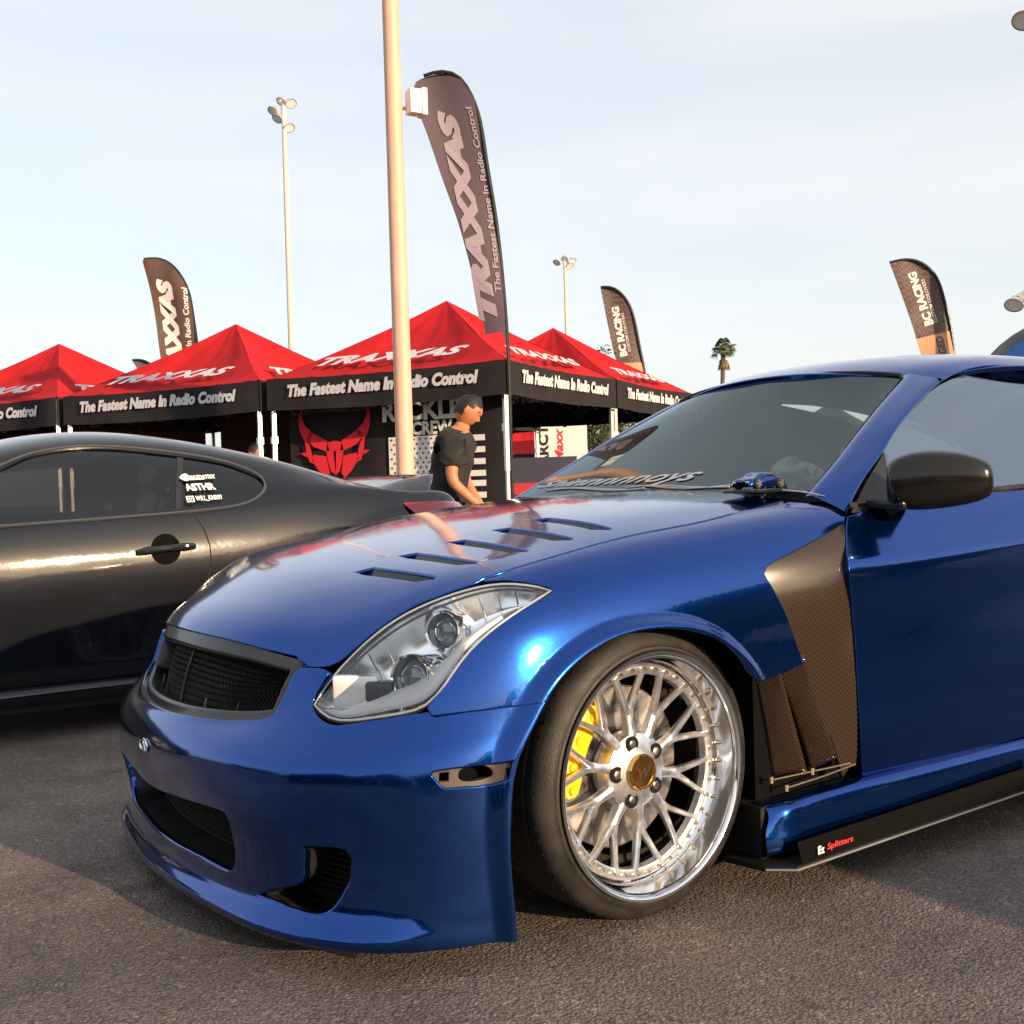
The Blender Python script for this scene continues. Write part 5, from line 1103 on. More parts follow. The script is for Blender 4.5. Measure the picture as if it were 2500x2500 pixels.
def canopy(corner, size=3.08, eave=2.34, rise=.95, label='', letters=(True, True), group='red and black canopies', red=RED, blk=BLK, e1=E1, e2=E2, full=True):
    t = thing('canopy_tent', label, 'canopy', tuple(corner), 0, group)
    c = [Vector((0, 0, eave)), e1*size+UPV*eave, (e1+e2)*size+UPV*eave, e2*size+UPV*eave]; pk = (e1+e2)*size/2+UPV*(eave+rise)
    for k in range(4):
        a, b = c[k], c[(k+1) % 4]
        rp = cloth_tri('roof_panel', a, b, pk, red, t, .10, 20)
        # valance hanging from the eave, slightly wavy
        n = 24; V = []; F = []; out = ((a+b)/2-(c[0]+c[2])/2); out.z = 0; out.normalize()
        for j in range(4):
            for i in range(n+1):
                s = i/n; p = a+(b-a)*s+out*(.012+.014*(j/3)*math.sin(s*19+k))-UPV*(.36*j/3+.028*math.sin(math.pi*s)); V.append(p)
        for j in range(3):
            for i in range(n): F.append((j*(n+1)+i, j*(n+1)+i+1, (j+1)*(n+1)+i+1, (j+1)*(n+1)+i))
        vl = mesh_obj('valance', V, F, blk, t)
        if k in (0, 3):
            d = (b-a).normalized() if k == 3 else (a-b).normalized()
            if k == 3: d = (a-b).normalized()*-1
            # reading direction seen from outside
            rd = UPV.cross(out).normalized()
            if letters[0 if k == 0 else 1]:
                text_on('valance_lettering', 'The Fastest Name In Radio Control', (a+b)/2+out*.034-UPV*.155, rd, UPV, LOGO, vl, size=.175, shear=.22, bold=.0105, width=size*.80, lift=.004)
                mid = (a+b)/2; sl = (pk-mid); nn = rd.cross(sl).normalized()
                text_on('roof_logo', 'TRAXXAS', mid+sl*.165+nn*.012, rd, sl.normalized(), LOGO, rp, size=.27, shear=.45, bold=.012, width=size*.62, lift=.012)
    for k in range(4):
        a = c[k]; inn = ((c[0]+c[2])/2-a); inn.z = 0; inn.normalize(); p = a+inn*.06
        lg = MB(); lg.box((p.x-.022, p.y-.022, 1.18), (p.x+.022, p.y+.022, eave-.02)); lg.box((p.x-.016, p.y-.016, .015), (p.x+.016, p.y+.016, 1.18)); lg.box((p.x-.06, p.y-.06, 0), (p.x+.06, p.y+.06, .015)); lg.box((p.x-.032, p.y-.032, 1.60), (p.x+.032, p.y+.032, 1.68))
        o = lg.build('leg', ALU, t, smooth=False); o['kind'] = 'stuff' if False else ''
        del o['kind']
    tr = MB()
    for k in range(4):
        a, b = c[k], c[(k+1) % 4]; inn = ((c[0]+c[2])/2-(a+b)/2); inn.z = 0; inn.normalize(); a2 = a+inn*.06; b2 = b+inn*.06
        m_ = 6
        for i in range(m_):
            p = a2+(b2-a2)*(i/m_); q = a2+(b2-a2)*((i+1)/m_); z0, z1 = (-.10, -.40) if i % 2 else (-.40, -.10)
            tr.tube([p+UPV*z0, q+UPV*z1], .010, 4); tr.tube([p+UPV*z1, q+UPV*z0], .010, 4)
    o = tr.build('truss', BLACKSATIN, t, smooth=False); o['kind'] = 'stuff'
    return t
STEP = 3.20
tents = [canopy(C0, label='nearest red and black canopy, its corner leg beside the tall feather flag')]
tents.append(canopy(C0+E1*STEP, label='red and black canopy left of the light pole, above the black coupe'))
tents.append(canopy(C0+E1*STEP*2, label='leftmost red and black canopy, cut by the left edge of the photo'))
tents.append(canopy(C0+E2*3.12, label='red and black canopy behind the tall feather flag, farthest right of the row'))
tents.append(canopy(C0+E1*STEP*1.0+E2*4.6, label='red canopy of which only the tip shows left of the light pole', letters=(False, False)))
# far red canopy seen under the row
far_e1 = Vector((.80, -.60, 0)); far_e2 = Vector((-.60, -.80, 0))
canopy(Vector((-16.9, -23.4, 0)), size=3.0, eave=1.95, rise=.85, label='small red canopy far off, seen under the right end of the row', letters=(False, False), e1=far_e1, e2=far_e2)
# ---------------- black back walls and displays inside
def wallp(a0, a1, off, z0, z1, name, mat, parent, org=C0):
    n = 20; V = []; F = []
    for j in range(2):
        for i in range(n+1):
            a = a0+(a1-a0)*i/n; p = org+E1*a+E2*(off+.02*math.sin(a*9))+UPV*(z0 if j == 0 else z1); V.append(p)
    F = [(i, i+1, n+2+i, n+1+i) for i in range(n)]
    return mesh_obj(name, V, F, mat, parent)
def plane_pt(a, z, off=.46, org=C0): return org+E1*a+E2*off+UPV*z
bd = thing('backdrop_banner', 'black backdrop with a red horned mask, white lettering and a black and white flag', 'banner', tuple(C0))
Z0 = Vector((0, 0, 0))
wallp(.30, 3.15, .50, .05, 2.05, 'cloth', BLK, bd, Z0)
fr = MB(); fr.tube([plane_pt(.30, 0, .53, Z0), plane_pt(.30, 2.06, .53, Z0), plane_pt(3.15, 2.06, .53, Z0), plane_pt(3.15, 0, .53, Z0)], .018, 6); fr.build('frame', BLACKSATIN, bd)
REDPRINT = pmat('red_print', (.62, .015, .03), .7); WHITEPRINT = pmat('white_print', (.72, .70, .68), .7)
def printed(name, polys, mat, parent, lift=.472, org=Z0):
    m = MB()
    for poly in polys:
        n = len(poly); m.add([plane_pt(a, z, lift, org) for a, z in poly], [tuple(range(n))])
    return m.build(name, mat, parent, smooth=False)
# horned mask (coordinates: along the wall, height)
mc = 2.50
def half_mask(s):
    f = lambda pts: [(mc+s*a, z) for a, z in pts]
    return [f([(.10, 1.62), (.34, 1.74), (.40, 1.66), (.30, 1.56), (.12, 1.50)]),                    # brow
            f([(.30, 1.72), (.40, 1.80), (.455, 1.90), (.46, 2.00), (.44, 2.03), (.50, 1.93), (.50, 1.80), (.46, 1.68), (.40, 1.60)]),   # horn
            f([(.36, 1.60), (.42, 1.62), (.40, 1.48), (.36, 1.38), (.30, 1.36), (.33, 1.50)]),       # cheek edge
            f([(.02, 1.52), (.12, 1.50), (.10, 1.38), (.06, 1.26), (.0, 1.22)]),                     # nose side
            f([(.12, 1.44), (.30, 1.47), (.33, 1.40), (.24, 1.28), (.13, 1.18), (.08, 1.24)]),       # cheek
            f([(.0, 1.62), (.10, 1.60), (.08, 1.52), (.0, 1.50)]),
            f([(.40, 1.50), (.49, 1.49), (.40, 1.44)])]
printed('horned_mask', half_mask(1)+half_mask(-1), REDPRINT, bd)
text_on('banner_lettering', 'RECKLESS', plane_pt(1.17, 1.91, .45, Z0), -E1, UPV, WHITEPRINT, bd, size=.30, bold=.012, width=1.30, lift=.0)
text_on('banner_lettering', 'CREW', plane_pt(1.17, 1.705, .45, Z0), -E1, UPV, WHITEPRINT, bd, size=.20, bold=.008, width=.52, lift=.0)
printed('red_bars', [[(1.62, 1.64+d), (1.47, 1.64+d), (1.47, 1.665+d), (1.62, 1.665+d)] for d in (0, .05, .10)], REDPRINT, bd)
printed('flag_canton', [[(1.76, 1.62), (1.06, 1.62), (1.06, 1.17), (1.76, 1.17)]], WHITEPRINT, bd)
stars = []
for j in range(8):
    for i in range(9):
        cx = 1.72-.075*i-(.0375 if j % 2 else 0); cz = 1.585-.053*j
        if cx < 1.08: continue
        stars.append([(cx+(.019 if k % 2 == 0 else .008)*math.sin(k*math.pi/5), cz+(.019 if k % 2 == 0 else .008)*math.cos(k*math.pi/5)) for k in range(10)])
st_o = printed('flag_stars', stars, BLK, bd, .468); st_o['kind'] = 'stuff'
for k in range(4): printed('flag_stripe', [[(1.76, 1.10-.13*k), (.52, 1.10-.13*k), (.52, 1.035-.13*k), (1.76, 1.035-.13*k)]], WHITEPRINT, bd)
for k in range(4): printed('flag_stripe', [[(1.02, 1.60-.13*k), (.52, 1.60-.13*k), (.52, 1.535-.13*k), (1.02, 1.535-.13*k)]], WHITEPRINT, bd)
for o_, nm in ((C0+E1*STEP, 'second'), (C0+E1*STEP*2, 'third')):
    bw = thing('canopy_back_wall', 'dark cloth back wall hung inside the %s' % ('canopy left of the light pole' if nm == 'second' else 'leftmost canopy'), 'cloth wall', tuple(o_))
    wallp(.08, 3.0, 2.9, .05, 2.2, 'cloth', vary(pmat('dark_red_lining', (.045, .016, .018), .85), 3, .3), bw, Z0)
    wallp(.08, 3.0, 2.86, 1.35, 1.46, 'printed_band', pmat('band_grey', (.12, .11, .13), .8), bw, Z0)
# shelf of small boxes inside the second canopy
sh = thing('display_shelf', 'black display shelf of goods under the canopy left of the light pole', 'shelf', tuple(C0+E1*STEP+E2*1.0))
for a, z in ((.2, 1.0), (.2, .55)):
    m = MB(); m.box((0, 0, 0), (2.2, .35, .03), M=basis(E1*.25+UPV*z, E1, E2, UPV)); m.build('shelf_board', BLACKSATIN, sh, smooth=False)
for a in (.25, 2.4):
    m = MB(); m.box((0, 0, 0), (.05, .35, 1.35), M=basis(E1*a, E1, E2, UPV)); m.build('upright', BLACKSATIN, sh, smooth=False)
cols = [((.80, .25, .02), 'orange'), ((.65, .03, .04), 'red'), ((.75, .73, .70), 'white'), ((.75, .30, .03), 'amber')]
for i, (a, w, h, ci) in enumerate([(.35, .14, .22, 0), (.52, .16, .17, 1), (1.35, .17, .26, 0), (1.62, .2, .16, 1), (2.02, .16, .24, 2), (.95, .14, .2, 3)]):
    m = MB(); m.box((0, 0, 0), (w, .2, h), M=basis(C0+E1*(STEP+.25+a)+E2*1.05+UPV*1.03, E1, E2, UPV), bev=.004)
    tag(m.build('product_box', pmat('box_'+cols[ci][1], cols[ci][0], .5), None, smooth=False), '%s carton on the display shelf, number %s from its right end' % (cols[ci][1], ('one', 'two', 'four', 'five', 'six', 'three')[i]), 'box', 'cartons on the display shelf')
# ================================================================ light pole, feather flags
pol = thing('light_pole', 'tall tan painted light pole with a small white box high up', 'light pole', (-3.107, -6.371, 0))
PT = vary(pmat('tan_pole_paint', (.58, .36, .27), .55), 3, .08)
m = MB(); m.tube([(0, 0, .45), (.004, .01, 5), (.008, .02, 10.5)], [.078, .071, .060], 28); m.build('shaft', PT, pol)
m = MB(); m.lathe([(0, .0), (.27, 0), (.27, .44), (.25, .47), (0, .47)], 24, basis((0, 0, 0), (1, 0, 0), (0, 0, 1), (0, -1, 0))); m.build('concrete_base', pmat('base_concrete', (.35, .33, .31), .85), pol)
RH = Vector((-.8463, .5327, 0))
fw_ = Vector((RH.y, -RH.x, 0))
m = MB(); m.tube([RH*.06+UPV*4.27, RH*.13+UPV*4.27], .016, 8); bxk = Matrix.Translation(RH*.20+UPV*4.32) @ Matrix.Rotation(math.atan2(RH.y, RH.x)+.5, 4, 'Z'); m2 = MB(); m2.box((-.085, -.06, -.11), (.02, .06, .10), M=bxk, bev=.01); m2.box((.022, -.068, -.12), (.075, .068, .115), M=bxk, bev=.012)
m.build('bracket', PT, pol); m2.build('junction_box', pmat('box_white', (.74, .72, .70), .5), pol)
m = MB(); m.tube([RH*-.9+UPV*10.4, UPV*10.5, RH*.9+UPV*10.4], .04, 8); m.build('crossarm', PT, pol)
for s in (-1, 1):
    m = MB(); m.box((-.25, -.13, -.06), (.25, .13, .06), M=Matrix.Translation(RH*(s*1.1)+UPV*10.38), bev=.03); m.build('lamp_head', PT, pol)
FLAGBLK = vary(pmat('charcoal_flag_cloth', (.072, .052, .068), .75), 2, .2)
FLAGTXT = pmat('flag_print', (.26, .22, .27), .8); FLAGTXT_B = pmat('flag_print_bright', (.58, .53, .52), .7)
def smooth_closed(pts, step=.03):
    """rounded closed outline through the points; corners sharper than 75 degrees stay"""
    P = np.array(pts, float); n = len(P); out = []
    def sharp(i):
        a = P[i]-P[i-1]; b = P[(i+1) % n]-P[i]; return (a@b)/(np.linalg.norm(a)*np.linalg.norm(b)+1e-9) < .35
    for i in range(n):
        b, c = P[i], P[(i+1) % n]; a = 2*b-c if sharp(i) else P[i-1]; d = 2*c-b if sharp((i+1) % n) else P[(i+2) % n]
        k = max(1, int(np.linalg.norm(c-b)/step))
        for t in np.arange(k)/k: out.append(.5*(2*b+(c-a)*t+(2*a-5*b+4*c-d)*t*t+(3*b-a-3*c+d)*t**3))
    return resample(np.array(out), step)
def feather(base, outline, pole_pts, label, mat, band=None, group='feather flags', ripple=.03, pole_r=.016, yaw=0):
    """outline: closed list (h along RH, z) ; sheet with ripples, sleeve pole, cross foot"""
    t = thing('feather_flag', label, 'flag', base, yaw, group)
    q = smooth_closed(outline); 
    if area2(q) < 0: q = q[::-1]
    P, F, _ = cdt_mesh(q, [], .06)
    def at(a, z): return RH*a+UPV*z+fw_*(ripple*math.sin(z*3.1+a*5)+ripple*.5*math.sin(a*11+z))
    V = [at(a, z) for a, z in P]
    cl = mesh_obj('cloth', V, [tuple(f) for f in F], mat, t)
    pp = np.array(pole_pts); dd = np.concatenate([[0], np.cumsum(np.linalg.norm(np.diff(pp, axis=0), axis=1))]); pq = nat_basis(dd)(np.linspace(0, dd[-1], 60))@pp
    m = MB(); m.tube([RH*a+UPV*z for a, z in pq], pole_r, 8); m.build('pole', BLACKSATIN, t)
    m = MB(); m.box((-.45, -.03, 0), (.45, .03, .03)); m.box((-.03, -.45, .0305), (.03, .45, .06)); m.build('cross_foot', BLACKSATIN, t, smooth=False)
    return t, cl, at
def _unused(): pass
def flag_text(cl, at, s, p0, p1, size, mat, bold=.01, shear=.2, bend=0.0, name='flag_lettering'):
    """letters run from p0 to p1 (a,z); their tops point to the left of that direction"""
    V, F = text_mesh(s, size, shear, bold); V[:, 0] -= V[:, 0].min(); V[:, 1] -= (V[:, 1].max()+V[:, 1].min())/2
    p0 = np.array(p0); p1 = np.array(p1); d = p1-p0; L = np.linalg.norm(d); d /= L; n = np.array((-d[1], d[0])); k = L/V[:, 0].max()
    P = []
    for a, b, _ in V:
        t = a*k/L; q = p0+d*(a*k)+n*(b+bend*math.sin(math.pi*t)); P.append(at(q[0], q[1])+fw_*.008)
    return mesh_obj(name, P, F, mat, cl, False)
big = [(-0.769, 4.624), (-0.678, 4.699), (-0.523, 4.731), (-0.387, 4.69), (-0.284, 4.557), (-0.212, 4.371), (-0.149, 3.956), (-0.089, 3.497), (-0.033, 2.809), (-0.013, 2.274), (-0.053, 2.397), (-0.198, 2.379), (-0.245, 2.646), (-0.319, 2.999), (-0.413, 3.385), (-0.538, 3.769), (-0.661, 4.171), (-0.732, 4.387)]
bt, bc_, bat = feather((-4.143, -6.298, 0), big, [(0, 0), (0, 1.5), (-.003, 2.3), (-.03, 2.9), (-.085, 3.52), (-.145, 3.97), (-.208, 4.38), (-.28, 4.565), (-.385, 4.70), (-.523, 4.74), (-.68, 4.705)], 'tall charcoal feather flag with vertical lettering, in front of the red canopies', FLAGBLK)
flag_text(bc_, bat, 'TRAXXAS', (-.165, 2.50), (-.50, 4.42), .20, FLAGTXT, .016, .35, bend=-.02)
flag_text(bc_, bat, 'The Fastest Name In Radio Control', (-.075, 2.75), (-.29, 4.42), .075, FLAGTXT, .002, .15, bend=-.035)
lf = [(-1.005, 5.677), (-.988, 5.725), (-.683, 5.715), (-.485, 5.62), (-.29, 5.397), (-.139, 5.087), (-.071, 4.682), (.016, 3.875), (.03, 2.6), (-.45, 2.6), (-.684, 3.616), (-.80, 4.544), (-.901, 5.191)]
lt, lc, lat = feather((-5.936, -20.587, 0), lf, [(.03, 0), (.03, 2.6), (.016, 3.875), (-.065, 4.69), (-.135, 5.09), (-.285, 5.41), (-.48, 5.63), (-.683, 5.725), (-.98, 5.73)], 'brown feather flag with bright vertical lettering behind the left canopies', vary(pmat('brown_flag_cloth', (.075, .042, .034), .75), 2, .2), ripple=.04, pole_r=.025)
flag_text(lc, lat, 'TRAXXAS', (-.36, 3.1), (-.62, 5.35), .36, FLAGTXT_B, .03, .35)
flag_text(lc, lat, 'The Fastest Name In Radio Control', (-.12, 2.7), (-.20, 5.15), .15, FLAGTXT_B, .004, .15)
sf = [(-.714, 4.218), (-.508, 4.211), (-.276, 4.092), (-.15, 3.937), (-.05, 3.3), (0, 2.4), (-.35, 2.4), (-.566, 3.838)]
feather((-6.545, -24.93, 0), sf, [(0, 0), (0, 2.4), (-.04, 3.3), (-.145, 3.945), (-.27, 4.1), (-.508, 4.22), (-.71, 4.225)], 'small dark feather flag just peeping over the canopy roofs at left', FLAGBLK, pole_r=.025)
BROWNF = vary(pmat('brown_patterned_cloth', (.070, .045, .038), .75), 2, .15)
def checker(m):
    N, L, b = nodes(m); tc = N.new('ShaderNodeTexCoord'); ck = N.new('ShaderNodeTexChecker'); ck.inputs['Scale'].default_value = 22
    ck.inputs['Color1'].default_value = (.055, .036, .034, 1); ck.inputs['Color2'].default_value = (.10, .068, .058, 1); L.new(tc.outputs['Object'], ck.inputs['Vector']); L.new(ck.outputs['Color'], b.inputs['Base Color'])
checker(BROWNF)
TANF = pmat('tan_flag_band', (.42, .23, .14), .7)
bl1 = [(-.722, 4.564), (-.545, 4.558), (-.385, 4.465), (-.223, 4.239), (-.122, 3.904), (-.048, 3.459), (-.01, 3.20), (-.46, 3.20), (-.522, 3.4), (-.604, 3.845)]
b1, c1, a1 = feather((-12.072, -14.35, 0), bl1, [(.06, 0), (.06, 2.4), (.02, 3.073), (-.044, 3.46), (-.118, 3.91), (-.218, 4.25), (-.38, 4.475), (-.545, 4.568), (-.72, 4.574)], 'brown chequered feather flag over the right end of the red canopies', BROWNF, pole_r=.022)
flag_text(c1, a1, 'BC RACING', (-.34, 3.32), (-.47, 4.22), .17, FLAGTXT_B, .010, 0); flag_text(c1, a1, 'CUSTOM COILOVERS', (-.235, 3.40), (-.345, 4.10), .065, FLAGTXT_B, .001, 0)
def band(t, at, pts, txt=None):
    q = resample(np.array(pts), .08); q = q[::-1] if area2(q) < 0 else q; P, F, _ = cdt_mesh(q, [], .1)
    o = mesh_obj('lower_band', [at(a, z)+fw_*.006 for a, z in P], [tuple(f) for f in F], TANF, t); return o
band(b1, a1, [(-.01, 3.20), (.05, 2.5), (-.30, 2.5), (-.46, 3.20)])
br1 = [(-1.027, 4.492), (-.691, 4.529), (-.458, 4.441), (-.264, 4.22), (-.154, 3.882), (-.067, 3.477), (-.04, 3.36), (-.63, 3.24), (-.66, 3.361), (-.813, 3.835)]
b2, c2, a2 = feather((-15.136, -10.059, 0), br1, [(.05, 0), (.05, 2.4), (-.006, 3.02), (-.060, 3.48), (-.148, 3.89), (-.258, 4.23), (-.452, 4.452), (-.691, 4.54), (-1.02, 4.50)], 'brown chequered feather flag with tan lower band, above the blue coupe roof', BROWNF, pole_r=.022)
flag_text(c2, a2, 'BC RACING', (-.40, 3.46), (-.66, 4.33), .20, FLAGTXT_B, .010, 0); flag_text(c2, a2, 'CUSTOM COILOVERS', (-.29, 3.50), (-.48, 4.22), .075, FLAGTXT_B, .001, 0)
bb = band(b2, a2, [(-.04, 3.36), (.04, 2.5), (-.40, 2.5), (-.63, 3.24)])
flag_text(bb, a2, 'DAMAGED', (-.10, 2.55), (-.26, 3.27), .16, FLAGBLK, .006, .1)
# ================================================================ flood lights, palm, trees
def flood(base, h, label, dirs, scale=1.0, arm=True, r=.16):
    t = thing('flood_light', label, 'flood light', base, 0, 'flood light masts')
    m = MB(); m.tube([(0, 0, 0), (0, 0, h)], [r, r*.55], 14); m.build('mast', pmat('mast_paint', (.62, .50, .44), .6), t)
    LH = pmat('lamp_shell', (.62, .62, .62), .35, .6); LG = pmat('lamp_glass', (.80, .80, .78), .15, .0, .6)
    for a, dz, tilt in dirs:
        p = RH*(a*scale)+UPV*(h+dz*scale); ax = (RH*(.6 if a > 0 else -.6)*.6+fw_*.5-UPV*.75).normalized() if tilt == 0 else Vector(tilt).normalized()
        m = MB(); m.tube([UPV*(h+min(dz, 0)*scale*.5), p], .05*scale, 6); m.build('arm', LH, t)
        x_ = ax.cross(UPV).normalized(); z_ = x_.cross(ax); M = basis(p, x_, ax, z_)
        m = MB(); m.lathe([(0, -.42*scale), (.16*scale, -.40*scale), (.22*scale, -.25*scale), (.30*scale, -.12*scale), (.40*scale, 0), (.42*scale, .08*scale), (.38*scale, .09*scale)], 18, M); m.build('lamp_head', LH, t)
        m = MB(); m.lathe([(0, .05*scale), (.38*scale, .06*scale)], 18, M); m.build('lamp_lens', LG, t)
    return t
flood((-21.43, -53.72, 0), 20.2, 'flood light mast left of the light pole', [(-.75, -.35, 0), (-.1, .3, 0), (.55, .15, 0), (.35, -1.6, 0), (-.45, -.9, 0)], .68, r=.20)
flood((-50.2, -71.2, 0), 17.6, 'flood light mast rising behind the red canopies, right of the light pole', [(-.8, .1, 0), (0, .45, 0), (.8, .2, 0), (.5, -.3, 0)], .72, r=.20)
flood((-15.35, -8.35, 0), 8.1, 'flood light mast at the right edge, its lamps in the top right corner', [(-.95, -.52, 0), (-.45, .1, 0), (.6, -.3, 0)], .42, r=.10)
flood((-34.6, -22.0, 0), 6.6, 'flood light mast low at the right edge, above the blue coupe roof', [(-.85, .0, 0), (-.35, .25, 0), (.5, .1, 0)], .75, r=.14)
BARK = vary(pmat('bark', (.11, .075, .052), .9), 6, .3, bump=.5)
def leafmat(name, c):
    m = pmat(name, c, .6); N, L, b = nodes(m); oi = N.new('ShaderNodeTexCoord'); nz_ = N.new('ShaderNodeTexNoise'); nz_.inputs['Scale'].default_value = 1.3; L.new(oi.outputs['Object'], nz_.inputs['Vector'])
    cr_ = N.new('ShaderNodeValToRGB'); cr_.color_ramp.elements[0].position = .35; cr_.color_ramp.elements[1].position = .68; cr_.color_ramp.elements[0].color = (*[v*.55 for v in c], 1); cr_.color_ramp.elements[1].color = (*[v*1.5 for v in c], 1)
    L.new(nz_.outputs['Fac'], cr_.inputs['Fac']); L.new(cr_.outputs['Color'], b.inputs['Base Color']); return m
LEAF = leafmat('leaf_green', (.060, .075, .030)); PALM = leafmat('palm_green', (.070, .085, .035)); PALMDEAD = leafmat('palm_dead', (.20, .12, .06))
pt_ = thing('palm_tree', 'tall thin fan palm against the sky, above the windscreen', 'palm tree', (-52.8, -57.4, 0))
m = MB(); m.tube([(0, 0, 0), (.1, .05, 4), (-.05, 0, 7.5), (-.15, .05, 9.6)], [.22, .17, .14, .16], 10); m.build('trunk', BARK, pt_)
def frond(root, d, L_, w, droop, mat_mb):
    d = d.normalized(); side = d.cross(UPV).normalized() if abs(d.z) < .98 else Vector((1, 0, 0))
    n = 9
    # fan: stalk then radiating blades
    st_ = root+d*(L_*.5)-UPV*(droop*.15)
    mat_mb.tube([root, st_], .025, 4)
    upn = side.cross(d).normalized()
    for k in range(n):
        a = -1.25+2.5*k/(n-1); dd = (d*math.cos(a)+side*math.sin(a)).normalized(); tip = st_+dd*(L_*.55)-UPV*(droop*.35*abs(math.sin(a))+droop*.25)
        sd_ = dd.cross(upn).normalized()*w; mid_ = st_+dd*(L_*.3)
        i = len(mat_mb.v); mat_mb.v += [tuple(st_), tuple(mid_+sd_), tuple(tip), tuple(mid_-sd_)]; mat_mb.f.append((i, i+1, i+2, i+3))
cg = MB(); cdm = MB(); rt = Vector((-.15, .05, 9.6))
for k in range(34):
    a = rnd.uniform(0, 2*math.pi); el = rnd.uniform(-.35, 1.35); frond(rt+UPV*rnd.uniform(0, .4), Vector((math.cos(a)*math.cos(el), math.sin(a)*math.cos(el), math.sin(el))), rnd.uniform(.62, .95), .055, rnd.uniform(.3, .9), cg)
for k in range(14):
    a = rnd.uniform(0, 2*math.pi); frond(rt-UPV*rnd.uniform(.2, .5), Vector((math.cos(a)*.5, math.sin(a)*.5, -.85)), rnd.uniform(.5, .75), .05, .3, cdm)
cg.build('crown', PALM, pt_, smooth=False); cdm.build('dead_skirt', PALMDEAD, pt_, smooth=False)
TREES = [(-35.7, -46.8, 8.0, 2.0, 'tree whose tip shows beside the chequered flag over the canopies'), (-30.4, -41.9, 5.0, 2.4, 'bushy tree seen under the right end of the canopies, beside the windscreen pillar'),
         (-26.6, -38.7, 4.6, 1.9, 'thin low tree behind the white billboard'), (-34.2, -45.0, 5.0, 2.6, 'tree behind the small far red canopy')]
def tree(loc, h, rad, label, seed, group='trees beyond the canopies'):
    r = random.Random(seed); t = thing('broadleaf_tree', label, 'tree', loc, 0, group)
    m = MB(); limbs = []
    m.tube([(0, 0, 0), (.05, 0, h*.25), (0, .08, h*.45)], [h*.03, h*.024, h*.018], 9)
    for k in range(8):
        a = 2*math.pi*k/8+r.uniform(-.3, .3); e = Vector((math.cos(a)*rad*.75, math.sin(a)*rad*.75, h*r.uniform(.55, .92))); b0 = Vector((0, .05, h*r.uniform(.28, .45)))
        mid = (b0+e)/2+Vector((0, 0, h*.04)); m.tube([b0, mid, e], [h*.012, h*.008, h*.003], 6); limbs.append(e); limbs.append(mid)
    m.build('trunk', BARK, t)
    V = []; F = []
    for c in range(90):
        b = limbs[r.randrange(len(limbs))]; cc = b+Vector((r.gauss(0, 1), r.gauss(0, 1), r.gauss(0, .8)))*rad*.30; cr_ = rad*r.uniform(.12, .26)
        for q in range(34):
            d = Vector((r.gauss(0, 1), r.gauss(0, 1), r.gauss(0, .8))).normalized()*cr_*r.uniform(.4, 1); p = cc+d; s = rad*r.uniform(.025, .05)
            u_ = Vector((r.gauss(0, 1), r.gauss(0, 1), r.gauss(0, 1))).normalized(); v_ = u_.orthogonal().normalized(); i = len(V)
            V += [p-u_*s, p+v_*s*.6, p+u_*s, p-v_*s*.6]; F.append((i, i+1, i+2, i+3))
    cw = mesh_obj('crown', V, F, LEAF, t, False); return t
for k, (x, y, h, rr, lab) in enumerate(TREES):
    tree((x, y, 0), h, rr, lab, 40+k)
# white billboard and dark banners seen through the gap beside the corner leg
bbd = thing('billboard', 'white billboard with red and black lettering beyond the corner leg', 'billboard', (-16.4, -23.2, 0))
m = MB(); m.box((-.75, -.03, 1.45), (.62, .03, 2.75), M=basis((0, 0, 0), RH, fw_, UPV)); m.build('board', pmat('board_white', (.52, .51, .50), .7), bbd, smooth=False)
for s in (-.65, .52):
    m = MB(); m.tube([RH*s, RH*s+UPV*1.2], .04, 6); m.build('post', ALU, bbd)
text_on('board_lettering', 'ARCT', RH*-.52+UPV*2.1+fw_*.04, UPV, -RH, BLACKMATT, bbd, size=.34, bold=.014, width=1.1, lift=.0)
text_on('board_lettering', 'Maxx', RH*-.12+UPV*2.1+fw_*.04, UPV, -RH, REDPRINT, bbd, size=.3, shear=.3, bold=.008, width=.9, lift=.0)
nv = thing('banner_stand', 'navy and red banner stand right of the corner leg', 'banner', (-6.9, -9.7, 0))
NAVY = pmat('navy_print', (.030, .030, .060), .7)
m = MB(); m.box((-.62, -.01, .12), (.30, .01, 1.38), M=basis((0, 0, 0), RH, fw_, UPV)); pn = m.build('panel', NAVY, nv, smooth=False)
for (a0, a1, z0, z1) in ((-.60, .20, .92, 1.06), (-.60, -.28, .60, .85), (-.05, .18, .60, .85)):
    m = MB(); m.box((a0, .011, z0), (a1, .014, z1), M=basis((0, 0, 0), RH, fw_, UPV)); m.build('red_patch', pmat('banner_red', (.38, .02, .035), .7), nv, smooth=False)
m = MB(); m.box((-.65, -.2, 0), (.33, .2, .12), M=basis((0, 0, 0), RH, fw_, UPV), bev=.02); m.build('foot', BLACKSATIN, nv)
# dark pitched canopy peak and blue canopy behind the roof of the blue coupe
canopy(Vector((-29.0, -24.2, 0)), size=3.0, eave=2.6, rise=1.0, label='black canopy of which only the tip shows over the windscreen', letters=(False, False), red=BLK, group='other canopies')
dm = thing('domed_canopy', 'blue domed canopy with a wide black border behind the blue coupe roof', 'canopy', (-10.6, -4.15, 0))
DBLUE = pmat('blue_dome_cloth', (.010, .085, .30), .5)
V = []; F = []; nn_ = 32; mm_ = 12
for j in range(mm_+1):
    t = math.pi/2*j/mm_
    for i in range(nn_):
        a = 2*math.pi*i/nn_; V.append((1.75*math.cos(t)**.8*math.cos(a), 1.75*math.cos(t)**.8*math.sin(a), 1.75+.98*math.sin(t)))
for j in range(mm_):
    for i in range(nn_): F.append((j*nn_+i, j*nn_+(i+1) % nn_, (j+1)*nn_+(i+1) % nn_, (j+1)*nn_+i))
